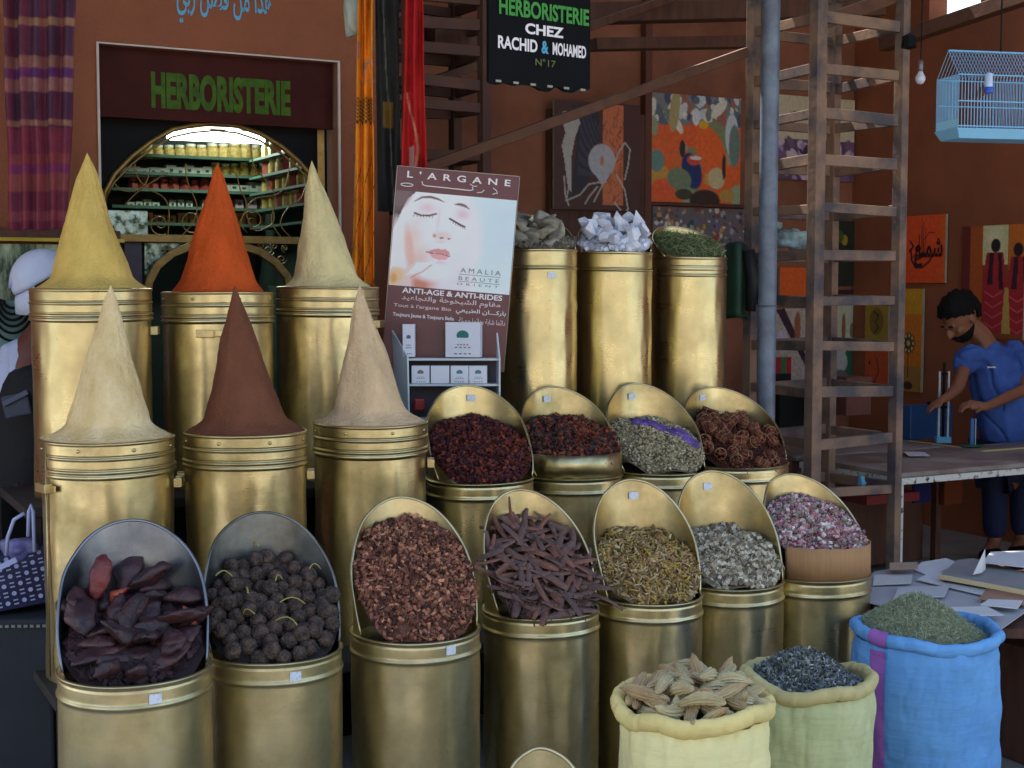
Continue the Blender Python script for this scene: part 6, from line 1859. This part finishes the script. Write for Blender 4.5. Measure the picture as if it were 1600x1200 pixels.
sheets = [
 ('grey_sheet', ((1330, 935), (1560, 985), (1610, 950), (1466, 876), (1366, 893)), mk('greyblue_sheet', L(170, 170, 176), .6, var=.06), .0, 'large bluish grey sheet spread under the other papers'),
 ('white_sheet', ((1432, 905), (1600, 944), (1640, 935), (1500, 905), (1462, 890)), M_p1, .010, 'long white sheet fanned over the grey sheet'),
 ('white_sheet', ((1428, 890), (1452, 900), (1500, 880), (1478, 872), (1440, 878)), M_p1, .006, 'short white sheet at the far side of the pile'),
 ('tan_board', ((1530, 935), (1605, 945), (1640, 925), (1545, 915)), M_p4, .016, 'tan board partly covered at the right of the pile'),
 ('cream_board', ((1468, 900), (1610, 925), (1640, 905), (1520, 872), (1495, 875)), M_p2, .03, 'grey board with cream edge across the middle of the pile'),
 ('white_paper', ((1532, 944), (1590, 950), (1598, 938), (1545, 936)), M_p1, .022, 'curling white paper at the front of the pile'),
 ('white_paper', ((1535, 878), (1640, 890), (1680, 858), (1548, 862)), M_p1, .052, 'white sheet lying on top at the back right of the pile'),
]
for i, (nm, poly, mt, dz, lb) in enumerate(sheets):
    m = MB(); m.slab([on_low(x, y, dz) + Vector((0, 0, 0)) for x, y in poly], .004 if nm != 'cream_board' else .012)
    o = single(m, nm, mt, lb, 'paper' if 'board' not in nm else 'board')
rq = random.Random(9)
for i, (x, y, w1, h1, c_) in enumerate(((1395, 905, 60, 9, (208, 206, 204)), (1440, 925, 80, 10, (190, 190, 194)), (1560, 900, 70, 9, (150, 140, 140)), (1520, 955, 70, 8, (214, 212, 212)), (1590, 885, 50, 7, (120, 90, 84)), (1412, 884, 44, 6, (176, 150, 130)))):
    sk = rq.uniform(-18, 18); m = MB(); dz = .007 + .0045 * i
    m.slab([on_low(x - w1 / 2 + sk, y + h1, dz), on_low(x + w1 / 2 + sk, y + h1 * .7, dz + .004), on_low(x + w1 / 2 - sk, y - h1, dz), on_low(x - w1 / 2 - sk, y - h1 * .8, dz)], .002)
    single(m, 'loose_paper', mk('loose_paper_%d' % i, L(*c_), .65, var=.06), ['small pale sheet at the left end of the paper pile', 'bluish sheet crossing the middle of the grey sheet', 'grey brown card lying across the grey board', 'white sheet just behind the blue sack', 'dark red brown card at the back right of the pile', 'tan card at the far left back of the pile'][i], 'paper')
m = MB(); a, b = on_low(1468, 901, .034), on_low(1612, 928, .034); m.beam(a, b, .012, .014); single(m, 'cream_batten', M_p3, 'cream wooden batten along the edge of the grey board', 'batten')
m = MB(); a = on_low(1520, 898, .04)
m.add([a, a + Vector((.04, .03, .0)), a + Vector((.075, .09, .0)), a + Vector((.055, .04, .085)), a + Vector((.03, .05, .02))], [(0, 1, 3), (1, 2, 3), (0, 3, 4), (3, 2, 4)])
o = single(m, 'folded_paper', M_p1, 'folded white paper standing up on the pile', 'paper'); o.modifiers.new('t', 'SOLIDIFY').thickness = .002
m = MB(); p = at(1590, 1040, 4.7); m.box((p.x + .25, p.y, .2), (.5, .4, .4), TH); single(m, 'dark_bin', M_wood_dark, 'dark box in the shade right of the blue sack', 'box', bevel=.005)

# ---- left foreground: dark crate and navy basket
YK = 4.25
dk = thing('storage_chest', 'dark slate coloured chest at the lower left corner', 'chest', at(20, 1100, YK))
a, b = at(-60, 968, YK), at(74, 968, YK)
m = MB(); m.box(((a.x + b.x) / 2, YK + .2, a.z / 2), (b.x - a.x, .4, a.z), R(3)); m.build('chest_body', mk('slate_cloth', L(42, 46, 54), .8, var=.3, scale=7, bump=.3), dk, bevel=.01)
m = MB(); 
for k in range(14): m.box((a.x + (b.x - a.x) * (k + .5) / 14, YK - .012 + .001 * k, a.z - .02), (.012, .006, .008))
m.build('studs', mk('pale_studs', L(120, 130, 120), .4), dk)
bk_ = thing('navy_basket', 'navy woven basket with white circle pattern and white handles on the dark chest', 'basket', at(35, 965, YK + .12))
q = [at(-40, 905, YK + .05), at(8, 962, YK), at(74, 918, YK + .06), at(80, 862, YK + .12), at(-40, 918, YK + .05)]
w0, w1 = at(-50, 880, YK + .02), at(78, 850, YK + .10); l0, l1 = at(-30, 962, YK + .02), at(76, 942, YK + .10)
m = MB()
back_ = Vector((0, .16, 0))
m.add([l0, l1, w1, w0, l0 + back_, l1 + back_, w1 + back_, w0 + back_], [(0, 1, 2, 3), (1, 5, 6, 2), (5, 4, 7, 6), (4, 0, 3, 7), (0, 4, 5, 1)])
m.build('basket_body', mk('navy_weave', L(34, 36, 84), .6, var=.2), bk_, bevel=.004)
m = MB(); Xk = (w1 - w0); Dk = (l0 - w0)
for i in range(10):
    for j in range(6):
        c = w0 + Xk * ((i + .5 + .0 * j) / 10) + Dk * ((j + .6) / 6.2) + Vector((0, -.003, 0))
        if (i + j) % 2 == 0:
            m.add([c + (Xk.normalized() * math.cos(t) - Dk.normalized() * math.sin(t)) * .0072 for t in np.linspace(0, 2 * PI, 11)[:-1]], [tuple(range(10))])
        else:
            for s_ in (-1, 1):
                d1 = Xk.normalized() * .007; d2 = Dk.normalized() * .0022
                o_ = c + Dk.normalized() * s_ * .006
                m.add([o_ - d1 + d2, o_ + d1 + d2, o_ + d1 - d2, o_ - d1 - d2], [(0, 1, 2, 3)])
M_dot = mk('white_plastic_strip', L(170, 180, 220), .5)
o = m.build('circle_pattern', M_dot, bk_); o.modifiers.new('t', 'SOLIDIFY').thickness = .001
m = MB(); m.tube([at(10, 868, YK + .02), at(12, 840, YK + .01), at(22, 812, YK), at(38, 802, YK)], .006, 8); m.build('handle', M_dot, bk_, smooth=True)
m = MB(); m.tube([at(44, 838, YK), at(45, 800, YK), at(48, 789, YK), at(52, 800, YK), at(54, 862, YK - .01)], .006, 8); m.build('handle', M_dot, bk_, smooth=True)
m = MB(); m.beam(at(-20, 896, YK - .02), at(26, 874, YK - .01), .008, .016); m.build('white_strip', M_dot, bk_)
o = lump('lilac_bundle', mk('lilac_plastic', L(130, 124, 190), .4, col2=L(90, 96, 130), scale=12), (.055, .04, .035), 6, .5); o.location = at(30, 858, YK + .09); tag(o, 'crumpled lilac plastic stuffed in the top of the basket', 'plastic bag')
# ================================================================ PEOPLE
def skin(chains, sub=1):
    """chains: list of lists of (point, radius); chains that start at an existing point share it"""
    verts = []; rad = []; edges = []; key = {}
    for ch in chains:
        prev = None
        for (p, r) in ch:
            k = tuple(round(c, 4) for c in p)
            if k not in key: key[k] = len(verts); verts.append(tuple(p)); rad.append(r)
            i = key[k]
            if prev is not None and prev != i: edges.append((prev, i))
            prev = i
    me = bpy.data.meshes.new('s'); me.from_pydata(verts, edges, []); o = bpy.data.objects.new('s', me); col.objects.link(o)
    md = o.modifiers.new('skin', 'SKIN'); md.use_smooth_shade = True
    sv = me.skin_vertices[0].data
    for i, r in enumerate(rad):
        rr = r if isinstance(r, tuple) else (r, r)
        sv[i].radius = rr; sv[i].use_root = (i == 0)
    if sub:
        sb_ = o.modifiers.new('sub', 'SUBSURF'); sb_.levels = sub; sb_.render_levels = sub
    dg = bpy.context.evaluated_depsgraph_get(); dg.update()
    out = bpy.data.meshes.new_from_object(o.evaluated_get(dg))
    bpy.data.objects.remove(o)
    return out
def merge(meshes, voxel=None, smooth=2):
    bm = bmesh.new()
    for me in meshes: bm.from_mesh(me)
    me = bpy.data.meshes.new('m'); bm.to_mesh(me); bm.free()
    if voxel:
        o = bpy.data.objects.new('m', me); col.objects.link(o)
        r = o.modifiers.new('r', 'REMESH'); r.mode = 'VOXEL'; r.voxel_size = voxel
        if smooth:
            s = o.modifiers.new('s', 'SMOOTH'); s.factor = .5; s.iterations = smooth
        dg = bpy.context.evaluated_depsgraph_get(); dg.update()
        me = bpy.data.meshes.new_from_object(o.evaluated_get(dg)); bpy.data.objects.remove(o)
    me.polygons.foreach_set('use_smooth', [True] * len(me.polygons))
    return me
def ellip(c, size, rot=None, sub=3, fn=None):
    bm = bmesh.new(); bmesh.ops.create_icosphere(bm, subdivisions=sub, radius=1)
    M = rot or Matrix.Identity(3)
    for v in bm.verts:
        p = v.co.copy()
        if fn: p = fn(p)
        v.co = M @ Vector((p.x * size[0], p.y * size[1], p.z * size[2])) + Vector(c)
    me = bpy.data.meshes.new('e'); bm.to_mesh(me); bm.free(); return me
def head_mesh(c, M, k=1.0):
    M = M * k
    """c = head centre, M = 3x3 whose columns are face-right... local: +X face forward, +Y left, +Z up"""
    f = lambda x, y, z: Vector(c) + M @ Vector((x, y, z))
    ms = [ellip(f(-.012, 0, .022), (.095, .074, .090), M), ellip(f(.022, 0, -.035), (.066, .056, .072), M), ellip(f(.045, 0, -.075), (.030, .036, .026), M),
          ellip(f(.083, 0, .016), (.012, .052, .012), M, 2), ellip(f(.098, 0, -.018), (.018, .011, .026), M, 2), ellip(f(.106, 0, -.030), (.013, .014, .010), M, 2),
          ellip(f(.086, 0, -.054), (.009, .024, .006), M, 2), ellip(f(.084, 0, -.065), (.009, .020, .006), M, 2),
          ellip(f(.060, .036, -.022), (.022, .018, .018), M, 2), ellip(f(.060, -.036, -.022), (.022, .018, .018), M, 2)]
    for s in (-1, 1): ms.append(ellip(f(-.008, .076 * s, -.008), (.018, .008, .030), M, 2))
    return ms
def obj_from(me, name, mat, parent, loc_inv=True):
    if parent is not None:
        me.transform(world_inv(parent))
    me.materials.clear(); me.materials.append(mat)
    o = bpy.data.objects.new(name, me); me.name = name
    return link(o, parent)
def fingers(wrist, knuck, spread, curl_dir, length=.085, r=.0085):
    """wrist, knuck: points; spread: unit vector across the palm; curl_dir: unit vector the fingers bend towards"""
    wrist, knuck, spread, curl_dir = map(Vector, (wrist, knuck, spread, curl_dir))
    d = (knuck - wrist).normalized()
    out = [[(wrist, .024), (wrist.lerp(knuck, .5), (.036, .018)), (knuck, (.038, .015))]]
    chains = []
    for k, (off, l) in enumerate(((-.030, .86), (-.010, 1.0), (.011, .94), (.030, .74))):
        b = knuck + spread * off - d * .012
        c1 = b + d * .012
        p1 = c1 + (d * .8 + curl_dir * .45).normalized() * length * .45 * l
        p2 = p1 + (d * .35 + curl_dir * .9).normalized() * length * .32 * l
        p3 = p2 + (d * -.05 + curl_dir).normalized() * length * .22 * l
        chains.append([(b, r), (c1, r * 1.05), (p1, r), (p2, r * .9), (p3, r * .75)])
    tb_ = wrist.lerp(knuck, .35) + spread * -.032
    t1 = tb_ + (spread * -.7 + d * .6 + curl_dir * .3).normalized() * .035
    t2 = t1 + (d * .8 + curl_dir * .5 - spread * .1).normalized() * .03
    chains.append([(tb_, .012), (t1, .011), (t2, .0085)])
    return out, chains

M_skin = mk('brown_skin', L(142, 92, 68), .55, var=.12, scale=30, sss=.05, spec=.4)
M_hair = mk('black_hair', (.006, .0055, .0055), .75, var=.4, spec=.2, scale=80, bump=1.0, bscale=160, bdist=.006)
# ---- man in blue, bent over the table, facing left
YM = 8.2
HS = 1.2                        # head size factor of the man
def wp(px, py, dy=0.0): return at(px, py, YM + dy)
man = thing('person', 'dark haired bearded man in a blue t-shirt bending over the work table', 'person', (wp(1560, 700).x, YM, 0))
hc = wp(1500, 497)
th_f = R(42)   # the face looks left and down
Fw = Vector((-math.cos(th_f) * .93, -.30, -math.sin(th_f))).normalized()
Lf = Vector((0, 0, 1)).cross(Fw).normalized(); Up = Fw.cross(Lf)
Mh = Matrix((Fw, Lf, Up)).transposed(); Mk = Mh * HS
nk = wp(1535, 524, .03)
shR, shL = wp(1590, 549, .05), wp(1513, 553, .0)      # his left and right shoulder
ch = wp(1554, 574, .05); bel = wp(1570, 650, .06); pel = wp(1578, 712, .08)
elR = wp(1606, 606, -.10); wrR = wp(1540, 636, -.34); knR = wp(1512, 632, -.37)
elL = wp(1498, 604, -.14); wrL = wp(1480, 622, -.30)
palm1, ch1 = fingers(wrR, knR, Vector((0, 1, .3)).normalized(), Vector((-.35, -.1, -.9)).normalized())
palm2, ch2 = fingers(wp(1474, 624, -.32), wp(1462, 630, -.34), Vector((0, 1, .2)).normalized(), Vector((-.5, 0, -.8)).normalized())
body_m = [skin([[(pel, .11), (bel, .08), (ch, .06), (nk, .070), (nk.lerp(hc, .5), .066), (hc, .06)],
                [(ch, .06), (shR, .046), (elR, .043), (wrR, .028)] + palm1[0][1:],
                [(ch, .06), (shL, .044), (elL, .040), (wp(1484, 618, -.26), .030), (wp(1474, 624, -.32), .026)] + [(p, r) for p, r in palm2[0][1:]]])]
body_m += [skin([c]) for c in ch1 + ch2] + head_mesh(hc, Mh, HS)
legs = []
for dx, dy in ((-.085, -.03), (.11, .06)):
    hp = pel + Vector((dx, dy, -.04)); kn = Vector((hp.x - .02, hp.y - .02, .50)); an = Vector((kn.x + .02, kn.y + .03, .09))
    legs.append([(pel, .14), (hp, .095), (kn, .062), (an, .045), (an + Vector((-.10, -.12, -.045)), .035)])
body_m.append(skin(legs))
obj_from(merge(body_m, .0075, 2), 'body', M_skin, man)
# hair, beard, brows
def shell(c, M, size, keep, bumpamp=.05, sub=4, off=(0, 0, 0)):
    bm = bmesh.new(); bmesh.ops.create_icosphere(bm, subdivisions=sub, radius=1)
    kill = []
    for v in bm.verts:
        p = v.co.copy()
        if not keep(p): kill.append(v)
        n = 1 + bumpamp * noise.noise(p * 5) + bumpamp * .8 * noise.noise(p * 14)
        v.co = Vector(c) + M @ Vector((p.x * size[0] * n + off[0], p.y * size[1] * n + off[1], p.z * size[2] * n + off[2]))
    bmesh.ops.delete(bm, geom=kill, context='VERTS')
    me = bpy.data.meshes.new('h'); bm.to_mesh(me); bm.free()
    me.polygons.foreach_set('use_smooth', [True] * len(me.polygons)); return me
hm = shell(hc, Mk, (.112, .090, .108), lambda p: p.z + .22 * noise.noise(p * 6) > -.16 + .66 * max(0, p.x) or p.x < -.25 and p.z > -.66, .11, off=(-.014, 0, .024))
o = obj_from(hm, 'hair', M_hair, man); o.modifiers.new('t', 'SOLIDIFY').thickness = .014
bmz = shell(hc, Mk, (.075, .063, .076), lambda p: (p.z + .15 * noise.noise(p * 6) < -.05 and p.x > -.55) and not (p.z > -.42 and p.x > .80 and abs(p.y) < .5 and p.z < -.30), .05, off=(.024, 0, -.036))
o = obj_from(bmz, 'beard', M_hair, man); o.modifiers.new('t', 'SOLIDIFY').thickness = .006
for s in (-1, 1):
    me = ellip(hc + Mk @ Vector((.088, .028 * s, .022)), (.006, .018, .004)  , Mk, 2); o = obj_from(me, 'eyebrow', M_hair, man)
    me = ellip(hc + Mk @ Vector((.083, .028 * s, .004)), (.010, .013, .005)  , Mk, 2); o = obj_from(me, 'eyelid', M_skin, man)
me = ellip(hc + Mk @ Vector((.094, 0, -.047)), (.008, .024, .006), Mk, 2); obj_from(me, 'moustache', M_hair, man)
# t-shirt
M_tee = mk('blue_cotton', L(66, 100, 176), .9, var=.18, scale=6, bump=.5, bscale=9, bdist=.02, col2=L(50, 78, 146))
slR = shR.lerp(elR, .80); slL = shL.lerp(elL, .66)
tee_parts = [skin([[(pel + Vector((0, 0, -.03)), (.19, .16)), (bel, (.20, .16)), (ch, (.20, .155)), (nk.lerp(ch, .12), .092)]]),
             skin([[(ch.lerp(shR, .4), .12), (shR, .104), (slR, .09)]]), skin([[(ch.lerp(shL, .4), .11), (shL, .092), (slL, .08)]])]
tee = merge(tee_parts, .012, 5)
bm = bmesh.new(); bm.from_mesh(tee)
for v in bm.verts:
    q = v.co; k = noise.noise(Vector((q.x * 9, q.y * 9, q.z * 3.2))) * .022 - .014 * max(0, .1 - abs(noise.noise(Vector((q.x * 6 + q.z * 5, q.y * 6, q.z * 4))))) / .1 + noise.noise(Vector((q.x * 26, q.y * 26, q.z * 9))) * .004
    v.co += v.normal * k
bm.to_mesh(tee); bm.free(); tee.polygons.foreach_set('use_smooth', [True] * len(tee.polygons))
tee_o = obj_from(tee, 't_shirt', M_tee, man)
lg = wp(1549, 574, -.14)
m = MB()
for k in range(5): m.box(lg + Vector(((k - 2) * .010, 0, .002 * (k % 2))), (.007, .012, .009 - .002 * (k % 3)))
m.build('chest_emblem', M_wl, tee_o)
M_jean = mk('dark_jeans', L(32, 42, 84), .85, var=.25, scale=10, bump=.3)
lg_ = []
for dx, dy in ((-.085, -.03), (.11, .06)):
    hp = pel + Vector((dx, dy, -.04)); kn = Vector((hp.x - .02, hp.y - .02, .50)); an = Vector((kn.x + .02, kn.y + .03, .11))
    lg_.append([(pel + Vector((0, 0, -.02)), .155), (hp, .112), (kn, .082), (an, .070)])
jm = skin(lg_, 2); jm.polygons.foreach_set('use_smooth', [True] * len(jm.polygons)); obj_from(jm, 'jeans', M_jean, man)
for dx, dy in ((-.085, -.03), (.11, .06)):
    hp = pel + Vector((dx, dy, 0)); c = Vector((hp.x - .05, hp.y - .07, .04))
    me = ellip(c, (.06, .13, .04), Matrix.Rotation(R(-35), 3, 'Z'), 3); obj_from(me, 'shoe', M_black, man)

# ---- bowed person with a white cap at the far left
YL = 5.32
def lp(px, py, dy=0.0): return at(px, py, YL + dy)
wom = thing('person', 'bowed person with white cap, white shirt and long black apron behind the back row', 'person', (lp(30, 700).x, YL, 0))
hc2 = lp(66, 446)
Fw = Vector((-.74, -.42, -.50)).normalized(); Lf = Vector((0, 0, 1)).cross(Fw).normalized(); Up = Fw.cross(Lf); M2 = Matrix((Fw, Lf, Up)).transposed()
nk2 = lp(72, 500, .03); ch2_ = lp(52, 570, .05); bl2 = lp(48, 680, .05); pl2 = lp(48, 760, .06)
sA, sB = lp(20, 560, .0), lp(92, 560, .08); eA = lp(2, 650, -.04); wA = lp(30, 745, -.10); kA = lp(42, 768, -.11)
pm, pc = fingers(wA, kA, Vector((.3, 1, 0)).normalized(), Vector((.6, -.1, -.6)).normalized(), .07, .0075)
eB = lp(110, 650, .05); wB = lp(80, 720, .0)
bm_ = [skin([[(pl2, .13), (bl2, .12), (ch2_, (.14, .11)), (nk2, .048), (hc2, .045)], [(ch2_, (.14, .11)), (sA, .052), (eA, .038), (wA, .025)] + pm[0][1:], [(ch2_, (.14, .11)), (sB, .052), (eB, .038), (wB, .025)]])]
bm_ += [skin([c]) for c in pc] + head_mesh(hc2, M2)
bm_.append(skin([[(pl2, .13), (pl2 + Vector((dx, 0, -.05)), .09), (Vector((pl2.x + dx, pl2.y, .5)), .06), (Vector((pl2.x + dx, pl2.y, .09)), .042), (Vector((pl2.x + dx, pl2.y - .14, .04)), .035)] for dx in (-.08, .08)]))
obj_from(merge(bm_, .0085, 2), 'body', mk('dark_skin', L(110, 62, 48), .55, var=.12, scale=30), wom)
M_cap = mk('white_cap_cloth', L(205, 212, 238), .8, var=.06, scale=20, bump=.2)
cm = shell(hc2, M2, (.118, .096, .112), lambda p: p.z > -.10 + .05 * p.x, .01, off=(-.012, 0, .022))
cap = obj_from(cm, 'cap', M_cap, wom); cap.modifiers.new('t', 'SOLIDIFY').thickness = .004
m = MB(); vs = []; n_ = 12
for k in range(3):
    for i in range(n_ + 1):
        a = R(-62 + 124 * i / n_); rr_ = (1.0, 1.22, 1.42)[k]
        vs.append(hc2 + M2 @ Vector((.100 * math.cos(a) * rr_ - .008, .090 * math.sin(a) * (1 + .10 * k), .020 - .018 * k * k * .5 - .012 * k - .02 * abs(math.sin(a)) * k)))
m.add(vs, [(k * (n_ + 1) + i, k * (n_ + 1) + i + 1, (k + 1) * (n_ + 1) + i + 1, (k + 1) * (n_ + 1) + i) for k in range(2) for i in range(n_)])
o = m.build('cap_brim', M_cap, cap, smooth=True); o.modifiers.new('t', 'SOLIDIFY').thickness = .004
m = MB(); cx = hc2 + M2 @ Vector((.092, .0, .070)); ax = M2 @ Vector((0, 1, 0)); ay = M2 @ Vector((-.6, 0, .8))
m.tube([cx + ax * .022 * math.cos(t) + ay * .024 * math.sin(t) for t in np.linspace(0, 2 * PI, 18)[:-1]], .0022, 5, closed=True)
m.tube([cx - ay * .014, cx + ay * .014], .0025, 5)
m.build('cap_emblem', mk('lilac_emblem', L(170, 170, 215), .7), cap)
M_shirt = mk('white_shirt_cloth', L(196, 204, 238), .85, var=.10, scale=5, bump=.5, bscale=10, bdist=.015)
sh = skin([[(bl2, .145), (ch2_, (.165, .135)), (nk2.lerp(ch2_, .3), .075)], [(ch2_, (.165, .135)), (sA, .075), (eA, .062), (eA.lerp(wA, .4), .05)], [(ch2_, (.165, .135)), (sB, .07), (eB, .06)]], 2)
sh.polygons.foreach_set('use_smooth', [True] * len(sh.polygons)); obj_from(sh, 'shirt', M_shirt, wom)
ap = skin([[(lp(66, 555, -.02), (.10, .16)), (lp(46, 650, .0), (.15, .19)), (lp(36, 750, .02), (.17, .19)), (lp(34, 900, .03), (.17, .17)), (Vector((pl2.x, pl2.y, .2)), .16)]], 2)
ap.polygons.foreach_set('use_smooth', [True] * len(ap.polygons))
obj_from(ap, 'black_apron', mk('black_cloth', L(22, 20, 28), .8, var=.3, scale=10, bump=.4), wom)
m = MB(); p = lp(28, 633, -.24); m.box(p, (.10, .04, .085), R(0), M=(Matrix.Rotation(R(-12), 3, 'Y')))
hb_ = m.build('pouch', mk('slate_pouch', L(56, 62, 84), .6, var=.3), wom, bevel=.008)
m = MB(); m.beam(lp(5, 632, -.27), lp(44, 612, -.27), .012, .02); m.build('pouch_flap', mk('slate_flap', L(70, 76, 104), .5), hb_, bevel=.003)
